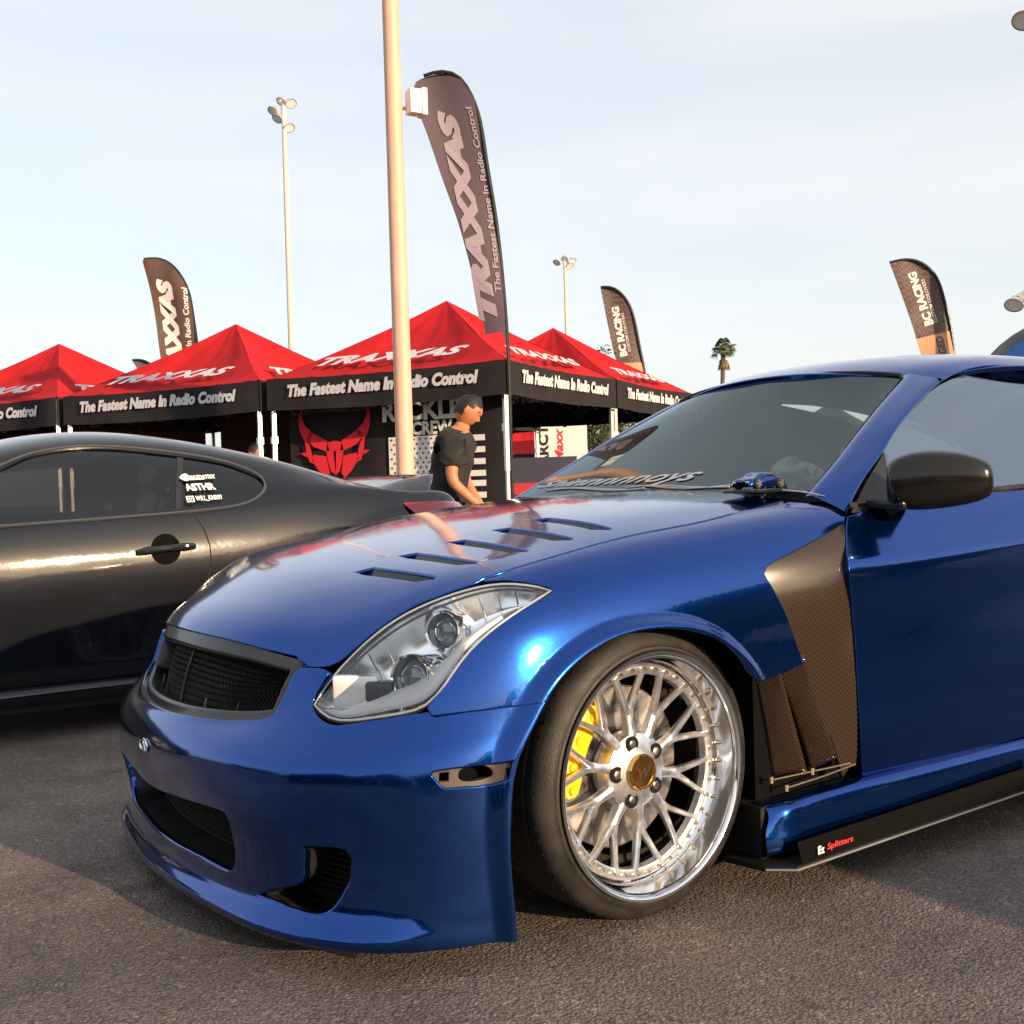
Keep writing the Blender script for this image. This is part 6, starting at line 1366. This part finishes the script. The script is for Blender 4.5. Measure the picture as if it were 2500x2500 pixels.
mesh_obj('dome', V, F, vary(pmat('black_dome_cloth', (.030, .030, .036), .6), 3, .2), dm)
# arched blue front panel
V = []; 
dirv = (Vector((1.72, 3.01, 0))-Vector((-10.6, -4.15, 0))).normalized(); sdv = Vector((-dirv.y, dirv.x, 0))
arcp = [(1.45*math.cos(a), 1.70+.78*math.sin(a)) for a in np.linspace(0, math.pi, 24)]
V = [tuple(dirv*1.80+sdv*a+UPV*z) for a, z in arcp]+[tuple(dirv*1.82+sdv*1.45*s+UPV*.1) for s in (-1, 1)]
mesh_obj('front_panel', V, [tuple(range(len(V)))], DBLUE, dm, False)
for a in (45, 135, 225, 315):
    m = MB(); p = Vector((1.7*math.cos(math.radians(a)), 1.7*math.sin(math.radians(a)), 0)); m.tube([p, p+UPV*1.8], .025, 8); m.build('leg', ALU, dm)
# ================================================================ dark coupe parked under the right end of the canopies
copy_tree(dark, (-9.6, -9.6, 0), math.radians(200), 'dark coupe parked under the right end of the red canopies, only its roof showing', 'parked dark coupes', skip=('window_sticker',))
# ================================================================ person under the canopy
SKIN = pmat('skin', (.42, .17, .085), .5); 
def skin_mesh(name, verts, edges, radii, mat, parent, root=0, sub=2):
    me = bpy.data.meshes.new(name); me.from_pydata([tuple(v) for v in verts], edges, []); o = bpy.data.objects.new(name, me); col.objects.link(o)
    md = o.modifiers.new('skin', 'SKIN'); md.use_smooth_shade = True
    for i, r in enumerate(radii):
        sv = me.skin_vertices[0].data[i]; sv.radius = (r, r) if not hasattr(r, '__len__') else r; sv.use_root = (i == root)
    s = o.modifiers.new('sub', 'SUBSURF'); s.levels = s.render_levels = sub
    bpy.context.view_layer.update(); dg = bpy.context.evaluated_depsgraph_get(); ev = o.evaluated_get(dg).to_mesh()
    V = [v.co[:] for v in ev.vertices]; F = [tuple(p.vertices) for p in ev.polygons]
    bpy.data.objects.remove(o); return V, F
from mathutils import noise as mnoise
def folds(V, F, amp):
    """push cloth in and out along stretched noise so that it creases"""
    P = [Vector(p) for p in V]; N = [Vector((0, 0, 0)) for _ in P]
    for f in F:
        n = (P[f[1]]-P[f[0]]).cross(P[f[2]]-P[f[0]])
        for i in f: N[i] += n
    out = []
    for p, n in zip(P, N):
        w = abs(mnoise.noise(Vector((p.x*7, p.y*7, p.z*13+p.x*6))))*2-.5+.5*mnoise.noise(Vector((p.x*16, p.y*16, p.z*22)))
        out.append(tuple(p+(n.normalized() if n.length > 0 else n)*(amp*w)))
    return out
def build_person(loc, rz, label, group=None):
    """local +X is where the person faces; stooping, forearms hanging forward"""
    t = thing('person', label, 'person', loc, rz, group); t.scale = (.955, .955, .945)
    V = [(0, 0, .93), (.02, 0, 1.10), (.09, 0, 1.27), (.16, 0, 1.40), (.215, 0, 1.475), (.245, 0, 1.52),
         (0, .10, .88), (.03, .11, .50), (.0, .12, .09), (.13, .13, .035), (0, -.10, .88), (-.02, -.11, .50), (-.05, -.12, .09), (.08, -.13, .035),
         (.15, .19, 1.37), (.17, .25, 1.11), (.30, .18, .90), (.335, .16, .84), (.15, -.19, 1.37), (.14, -.25, 1.11), (.31, -.20, .95), (.36, -.18, .92)]
    E = [(0, 1), (1, 2), (2, 3), (3, 4), (4, 5), (0, 6), (6, 7), (7, 8), (8, 9), (0, 10), (10, 11), (11, 12), (12, 13), (3, 14), (14, 15), (15, 16), (16, 17), (3, 18), (18, 19), (19, 20), (20, 21)]
    R = [(.15, .12), (.155, .12), (.165, .13), (.13, .11), .062, .06, .095, .062, .042, .035, .095, .062, .042, .035, .062, .046, .033, .026, .062, .046, .033, .026]
    V = [(x*(.62 if z > 1.0 else .8), y, z+(.03 if z > 1.25 else 0)) for x, y, z in V]
    bv, bf = skin_mesh('body', V, E, R, SKIN, t)
    m = MB(); m.add(bv, bf)
    # head: shaped ball, looking down and forward
    bm = bmesh.new(); bmesh.ops.create_icosphere(bm, subdivisions=4, radius=1)
    HM = Matrix.Translation((.185, 0, 1.632)) @ Matrix.Rotation(math.radians(38), 4, 'Y')
    hv = []
    for v in bm.verts:
        x, y, z = v.co
        sx, sy, sz = .098, .076, .118
        p = Vector((x*sx, y*sy, z*sz))
        if z < 0: p.y *= 1-.30*min(1, -z)**1.4; p.x *= 1-.12*(-z); p.x += .012*(-z)
        if x > .5:
            f = (x-.5)/.5
            p.x -= .010*f*math.exp(-((z-.05)/.10)**2)*(1 if abs(y) > .12 else .3)           # eye hollow
            p.x += .026*f*math.exp(-((z+.14)/.13)**2-(y/.16)**2)                              # nose
            p.x += .008*f*math.exp(-((z-.26)/.10)**2)                                         # brow
            p.x += .010*f*math.exp(-((z+.50)/.08)**2-(y/.32)**2)                              # lips
            p.x -= .007*f*math.exp(-((z+.385)/.04)**2-(y/.3)**2)
            p.x += .010*f*math.exp(-((z+.80)/.14)**2-(y/.35)**2)                              # chin
        hv.append(HM @ p)
    bm.verts.index_update(); hf = [tuple(v.index for v in f.verts) for f in bm.faces]; bm.free(); m.add(hv, hf)
    for s in (-1, 1):                                                                          # ears
        m.lathe([(0, .010), (.016, .012), (.020, .004), (.014, -.006), (0, -.004)], 12, HM @ basis((-.004, s*.074, -.002), (.75, 0, .2), (.3, s*.95, 0), (-.2, 0, 1.55)))
    # hands: palm and five fingers each, lightly curled
    for (w_, d, s) in (((.268, .16, .84), Vector((.50, -.10, -.85)), -1), ((.288, -.18, .92), Vector((.85, .25, -.40)), 1)):
        d = d.normalized(); n_ = d.cross(Vector((0, 1, 0))).normalized(); sd = n_.cross(d).normalized(); o_ = Vector(w_)
        m.tube([o_-d*.015, o_+d*.03, o_+d*.085], [.026, .034, .030], 10)
        for k, (off, ln) in enumerate(((-.027, .062), (-.009, .074), (.009, .070), (.025, .055))):
            a = o_+d*.078+sd*off; b = a+d*ln*.5-n_*-.006; c = b+d*ln*.35-UPV*.018; m.tube([a, b, c, c+d*ln*.10-UPV*.014], [.0095, .009, .008, .006], 7)
        a = o_+d*.02+sd*(s*.03); m.tube([a, a+d*.035+sd*(s*.022), a+d*.065+sd*(s*.018)-UPV*.01], [.012, .010, .008], 7)
    b_ = m.build('body', SKIN, t, sharp=180)
    # shirt: torso and short sleeves a little outside the body
    sv = [(0, 0, .86), (.015, 0, 1.05), (.085, 0, 1.26), (.155, 0, 1.41), (.19, 0, 1.455), (.15, .19, 1.375), (.165, .235, 1.19), (.15, -.19, 1.375), (.147, -.235, 1.19)]
    sv = [(x*.62, y, z+(.03 if z > 1.25 else 0)) for x, y, z in sv]
    v_, f_ = skin_mesh('shirt', sv, [(0, 1), (1, 2), (2, 3), (3, 4), (3, 5), (5, 6), (3, 7), (7, 8)], [(.185, .165), (.185, .155), (.20, .165), (.172, .147), .108, .100, .084, .100, .084], None, t, sub=3)
    v_ = folds(v_, f_, .013)
    m = MB(); m.add(v_, f_); m.build('shirt', vary(pmat('black_cotton', (.018, .017, .018), .85), 14, .3, bump=.3, bscale=20), t, sharp=180)
    pv = [(0, 0, .93), (0, .10, .86), (.03, .11, .50), (.0, .12, .07), (0, -.10, .86), (-.02, -.11, .50), (-.05, -.12, .07)]
    v_, f_ = skin_mesh('trousers', pv, [(0, 1), (1, 2), (2, 3), (0, 4), (4, 5), (5, 6)], [(.17, .14), .115, .082, .072, .115, .082, .072], None, t)
    v_ = folds(v_, f_, .010)
    m = MB(); m.add(v_, f_); m.build('trousers', pmat('dark_denim', (.022, .024, .032), .8), t, sharp=180)
    # hair cap
    bm = bmesh.new(); bmesh.ops.create_icosphere(bm, subdivisions=3, radius=1); hv = []; 
    keep = []
    for v in bm.verts:
        x, y, z = v.co; k_ = 1+.035*math.sin(x*31+z*17)*math.sin(y*29-z*23); hv.append(HM @ Vector((x*.1015*k_-.005, y*.0795*k_, z*.1205*k_+.003)))
    bm.verts.index_update()
    hf = [tuple(v.index for v in f.verts) for f in bm.faces if (lambda c: (c.z > .52 and c.x < .9) or (c.x < -.12 and c.z > -.45) or (c.x < .45 and c.z > .22))(f.calc_center_median())]; bm.free()
    m = MB(); m.add(hv, hf); m.build('hair', vary(pmat('black_hair', (.010, .008, .007), .6), 60, .4), t, sharp=180)
    for s in (-1, 1):
        e = MB(); e.lathe([(0, .004), (.007, .003), (.009, -.002)], 10, HM @ basis((.078, s*.030, .012), (0, .9, 0), (1, 0, 0), (0, 0, .55))); e.build('eye', BLACKMATT, t)
        w = MB(); w.tube([HM @ Vector((.086, s*.012, .034)), HM @ Vector((.086, s*.030, .040)), HM @ Vector((.074, s*.048, .034))], .0045, 6); w.build('eyebrow', MATS['black_hair'], t)
    tr = MB(); tr.lathe([(0, .003), (.004, .002), (.005, 0)], 8, HM @ basis((.0, -.083, -.036), (1, 0, 0), (0, -1, 0), (0, 0, 1))); tr.build('ear_stud', CHROME, t)
    for s, x in ((1, .06), (-1, .01)):
        f = MB(); f.box((-.10, -.045, 0), (.17, .045, .075), M=Matrix.Translation((x, s*.125, .0)), bev=.03); f.build('shoe', BLACKSATIN, t)
    return t
face_dir = math.atan2(RH.y*.98+fw_.y*.12, RH.x*.98+fw_.x*.12)
man = build_person((-2.44, -4.47, 0), face_dir, 'person in a black t-shirt bending forward beside the light pole, looking down')

build_person((-3.32, -11.02, 0), face_dir+.6, 'person in black, a dark head behind the canopy leg left of the light pole')
# ================================================================ things on the dashboard
toy = thing('model_car', 'small blue scale model coupe on a dark plinth at the foot of the windscreen', 'toy car', (-.590, .585, .950), math.radians(10)); toy.scale = (.86,)*3
m = MB(); m.box((-.115, -.055, 0), (.115, .055, .012), bev=.003); m.build('plinth', BLACKGLOSS, toy)
def toy_body():
    xs = [-.095, -.085, -.06, -.03, 0, .025, .05, .075, .09, .097]; zt = [.030, .034, .036, .046, .049, .046, .036, .032, .028, .022]; w = [.030, .036, .039, .040, .040, .040, .040, .039, .036, .030]
    rows = []
    for k, (fy, fz) in enumerate([(-1, .0), (-1.0, .45), (-.96, .62), (-.72, 1.0), (0, 1.03), (.72, 1.0), (.96, .62), (1.0, .45), (1, .0)]):
        rows.append([(x, w_*fy, .014+.004+(z-.006)*fz) for x, w_, z in zip(xs, w, zt)])
    return Surf(rows)
TB = toy_body(); tbo = grid_obj('body', TB, PAINT, toy, 40, 40)
if TB.normal([TB.U/2], [TB.V/2])[0][2] < 0: tbo.data.flip_normals()
for s in (-1, 1):
    m = MB(); m.prism([(-.045, .044), (-.02, .056), (.012, .057), (.040, .046)], s*.0335, s*.0365); m.build('side_glass', BLACKGLOSS, toy, smooth=False)
    for x in (-.056, .060):
        m = MB(); m.lathe([(.0, .012), (.014, .012), (.017, .009), (.017, -.004), (0, -.004)], 20, basis((x, s*.032, .029), (1, 0, 0), (0, s, 0), (0, 0, 1))); w_ = m.build('wheel', RUBBER, toy)
        m = MB()
        for k in range(5): m.box((.001, .0115, -.0022), (.0125, .0135, .0022), M=basis((x, s*.032, .029), (1, 0, 0), (0, s, 0), (0, 0, 1)) @ Matrix.Rotation(2*math.pi*k/5, 4, 'Y'))
        m.build('rim', pmat('toy_rim', (.80, .72, .62), .2, .9), toy)
    m = MB(); m.box((.088, s*.024-.006, .030), (.096, s*.024+.006, .036), bev=.001); m.build('headlight', CHROME, toy)
plush = thing('plush_mask', 'pale grey plush mask with dark eye holes on the dashboard behind the model car', 'plush toy', (-.90, .42, .972), math.radians(20))
PL = vary(pmat('pale_plush', (.62, .62, .58), .9), 40, .15)
V = []; F = []; nu2, nv2 = 30, 16
for j in range(nv2+1):
    ph = math.pi*j/nv2
    for i in range(nu2):
        a = 2*math.pi*i/nu2; x = .155*math.sin(ph)*math.cos(a); y = .050*math.sin(ph)*math.sin(a); z = .028-.030*math.cos(ph)*(1+.35*math.cos(3*a+.6))*(1+.3*math.cos(a))
        V.append((x, y, z))
for j in range(nv2):
    for i in range(nu2): F.append((j*nu2+i, j*nu2+(i+1) % nu2, (j+1)*nu2+(i+1) % nu2, (j+1)*nu2+i))
mesh_obj('body', V, F, PL, plush)
for s, a in ((-1, .5), (1, -.5)):
    m = MB(); m.lathe([(0, .004), (.6, .003), (1, 0)], 14, basis((s*.030+.01, .0485, .030), (.020, 0, .008*s), (0, 1, 0), (.004*s, 0, .010))); m.build('eye_hole', BLACKMATT, plush)
# ================================================================ pick-up parked behind the camera; its shadow reaches the door
pk = thing('parked_truck', 'dark pick-up truck out of frame whose shadow falls on the blue door', 'truck', (-1.55, 6.35, 0))
TP = flake_paint('truck_grey', (.05, .05, .055), .3, .4)
prof = [(0, .35), (0.0, .95), (-.10, 1.10), (-.95, 1.20), (-1.20, 1.25), (-1.95, 1.78), (-2.3, 1.84), (-3.6, 1.82), (-3.85, 1.72), (-4.05, 1.22), (-5.6, 1.20), (-5.62, .45), (-5.3, .35)]
m = MB(); m.prism(prof, -.95, .95); b_ = m.build('body', TP, pk, smooth=False); md = b_.modifiers.new('bevel', 'BEVEL'); md.width = .05; md.segments = 3
for s in (-1, 1):
    m = MB(); m.prism([(-1.42, 1.28), (-2.0, 1.70), (-3.55, 1.72), (-3.72, 1.28)], s*.952, s*.956); m.build('side_window', BLACKGLOSS, pk, smooth=False)
    for x in (-.95, -4.55):
        m = MB(); m.lathe([(0, .02), (.22, .02), (.24, 0), (.37, 0), (.39, -.04), (.39, -.22), (.36, -.25)], 30, basis((x, s*.97, .39), (1, 0, 0), (0, s, 0), (0, 0, 1))); m.build('wheel', RUBBER, pk)
for i, (x, y, rz, lab) in enumerate([(5.4, 11.0, 170, 'dark coupe added out of frame behind the camera for its reflection, left'), (1.2, 13.5, 175, 'dark coupe added out of frame behind the camera for its reflection, middle')]):  # unseen coupes, put in only to be mirrored in the paint
    copy_tree(dark, (x, y, 0), math.radians(rz), lab, 'parked dark coupes', skip=('window_sticker',))

for i, (x, y, rz, lab) in enumerate([(6.2, 1.2, 95, 'dark coupe added out of frame to darken reflections in the blue car, nearer the canopies'), (6.6, 4.9, 88, 'dark coupe added out of frame to darken reflections in the blue car, nearer the sun')]):  # unseen coupes added ahead of the nose so the bumper mirrors something dark
    copy_tree(dark, (x, y, 0), math.radians(rz), lab, 'parked dark coupes', skip=('window_sticker',))
# belt of trees round the far side of the car park, seen only mirrored in paint and glass
V = []; F = []; r_ = random.Random(3)
for k in range(64):
    a = math.radians(-35+205*k/63+r_.uniform(-1.2, 1.2)); dist = r_.uniform(56, 72); h = r_.uniform(3.4, 6.6); w = r_.uniform(2.4, 4.2); cx, cy = 1.7+dist*math.cos(a), 3+dist*math.sin(a)
    for q in range(420):
        d = Vector((r_.gauss(0, 1), r_.gauss(0, 1), r_.gauss(0, 1))).normalized()*r_.uniform(.55, 1); p = Vector((cx+d.x*w, cy+d.y*w, h*.52+d.z*h*.48)); s = r_.uniform(.25, .6)
        u_ = Vector((r_.gauss(0, 1), r_.gauss(0, 1), r_.gauss(0, 1))).normalized(); v_ = u_.orthogonal().normalized(); i = len(V)
        V += [p-u_*s, p+v_*s*.7, p+u_*s, p-v_*s*.7]; F.append((i, i+1, i+2, i+3))
tbm = mesh_obj('tree_belt', V, F, LEAF, None, False); tbm['kind'] = 'stuff'; tag(tbm, 'far-off belt of trees round the car park behind the camera', 'trees')
# ================================================================ ground
ASPH = pmat('worn_asphalt', (.085, .074, .066), .82)
def asphalt(m):
    N, L, b = nodes(m); tc = N.new('ShaderNodeTexCoord')
    def noise(s, d=5, r=.55):
        n = N.new('ShaderNodeTexNoise'); n.inputs['Scale'].default_value = s; n.inputs['Detail'].default_value = d; n.inputs['Roughness'].default_value = r; L.new(tc.outputs['Object'], n.inputs['Vector']); return n
    vo = N.new('ShaderNodeTexVoronoi'); vo.inputs['Scale'].default_value = 130; L.new(tc.outputs['Object'], vo.inputs['Vector'])
    v2 = N.new('ShaderNodeTexVoronoi'); v2.inputs['Scale'].default_value = 260; L.new(tc.outputs['Object'], v2.inputs['Vector'])
    big = noise(.45, 4); mid = noise(3.2, 6); fine = noise(140, 3)
    cr = N.new('ShaderNodeValToRGB'); E = cr.color_ramp.elements; E[0].position = .30; E[1].position = .72
    E[0].color = (.100, .083, .073, 1); E[1].color = (.165, .137, .121, 1)
    L.new(mid.outputs['Fac'], cr.inputs['Fac'])
    bgm = N.new('ShaderNodeMapRange'); bgm.inputs['From Min'].default_value = .35; bgm.inputs['From Max'].default_value = .65; bgm.inputs['To Min'].default_value = .62; bgm.inputs['To Max'].default_value = 1.30
    L.new(big.outputs['Fac'], bgm.inputs['Value'])
    st = N.new('ShaderNodeMapRange'); st.inputs['From Min'].default_value = 0; st.inputs['From Max'].default_value = .9; st.inputs['To Min'].default_value = 1.35; st.inputs['To Max'].default_value = .60
    L.new(vo.outputs['Distance'], st.inputs['Value'])
    # stones of differing tone
    hs = N.new('ShaderNodeSeparateColor'); L.new(v2.outputs['Color'], hs.inputs['Color'])
    sm = N.new('ShaderNodeMapRange'); sm.inputs['To Min'].default_value = .60; sm.inputs['To Max'].default_value = 1.6; L.new(hs.outputs['Red'], sm.inputs['Value'])
    m1 = N.new('ShaderNodeMath'); m1.operation = 'MULTIPLY'; L.new(bgm.outputs[0], m1.inputs[0]); L.new(st.outputs[0], m1.inputs[1])
    m2 = N.new('ShaderNodeMath'); m2.operation = 'MULTIPLY'; L.new(m1.outputs[0], m2.inputs[0]); L.new(sm.outputs[0], m2.inputs[1])
    sc = N.new('ShaderNodeVectorMath'); sc.operation = 'SCALE'; L.new(cr.outputs['Color'], sc.inputs[0]); L.new(m2.outputs[0], sc.inputs['Scale'])
    # oil spots
    oil = noise(1.7, 3); om = N.new('ShaderNodeMapRange'); om.inputs['From Min'].default_value = .66; om.inputs['From Max'].default_value = .74; om.inputs['To Min'].default_value = 1; om.inputs['To Max'].default_value = .45; L.new(oil.outputs['Fac'], om.inputs['Value'])
    s2 = N.new('ShaderNodeVectorMath'); s2.operation = 'SCALE'; L.new(sc.outputs[0], s2.inputs[0]); L.new(om.outputs[0], s2.inputs['Scale'])
    # hairline cracks and a scatter of pale stones
    wn = noise(2.6, 4); wv = N.new('ShaderNodeVectorMath'); wv.operation = 'MULTIPLY_ADD'; wv.inputs[1].default_value = (.55, .55, .55); L.new(wn.outputs['Color'], wv.inputs[0]); L.new(tc.outputs['Object'], wv.inputs[2])
    ck = N.new('ShaderNodeTexVoronoi'); ck.feature = 'DISTANCE_TO_EDGE'; ck.inputs['Scale'].default_value = .42; L.new(wv.outputs[0], ck.inputs['Vector'])
    ckm = N.new('ShaderNodeMapRange'); ckm.inputs['From Min'].default_value = .0008; ckm.inputs['From Max'].default_value = .0035; ckm.inputs['To Min'].default_value = .78; ckm.inputs['To Max'].default_value = 1; L.new(ck.outputs['Distance'], ckm.inputs['Value'])
    s3 = N.new('ShaderNodeVectorMath'); s3.operation = 'SCALE'; L.new(s2.outputs[0], s3.inputs[0]); L.new(ckm.outputs[0], s3.inputs['Scale'])
    pv = N.new('ShaderNodeTexVoronoi'); pv.inputs['Scale'].default_value = 75; L.new(tc.outputs['Object'], pv.inputs['Vector']); ps = N.new('ShaderNodeSeparateColor'); L.new(pv.outputs['Color'], ps.inputs['Color'])
    pm = N.new('ShaderNodeMapRange'); pm.inputs['From Min'].default_value = .93; pm.inputs['From Max'].default_value = .95; pm.inputs['To Min'].default_value = 1; pm.inputs['To Max'].default_value = 1.5; L.new(ps.outputs['Green'], pm.inputs['Value'])
    s4 = N.new('ShaderNodeVectorMath'); s4.operation = 'SCALE'; L.new(s3.outputs[0], s4.inputs[0]); L.new(pm.outputs[0], s4.inputs['Scale'])
    L.new(s4.outputs[0], b.inputs['Base Color'])
    ad = N.new('ShaderNodeMath'); ad.operation = 'ADD'; inv = N.new('ShaderNodeMath'); inv.operation = 'SUBTRACT'; inv.inputs[0].default_value = 1; L.new(vo.outputs['Distance'], inv.inputs[1])
    L.new(inv.outputs[0], ad.inputs[0]); f2 = N.new('ShaderNodeMath'); f2.operation = 'MULTIPLY'; f2.inputs[1].default_value = .6; L.new(fine.outputs['Fac'], f2.inputs[0]); L.new(f2.outputs[0], ad.inputs[1])
    bp = N.new('ShaderNodeBump'); bp.inputs['Strength'].default_value = .85; bp.inputs['Distance'].default_value = .0036; L.new(ad.outputs[0], bp.inputs['Height'])
    bp2 = N.new('ShaderNodeBump'); bp2.inputs['Strength'].default_value = .35; bp2.inputs['Distance'].default_value = .02; L.new(mid.outputs['Fac'], bp2.inputs['Height']); L.new(bp.outputs['Normal'], bp2.inputs['Normal']); L.new(bp2.outputs['Normal'], b.inputs['Normal'])
asphalt(ASPH)
g = mesh_obj('ground', [(-1500, -1500, 0), (1500, -1500, 0), (1500, 1500, 0), (-1500, 1500, 0)], [(0, 1, 2, 3)], ASPH, None, False); g['kind'] = 'structure'
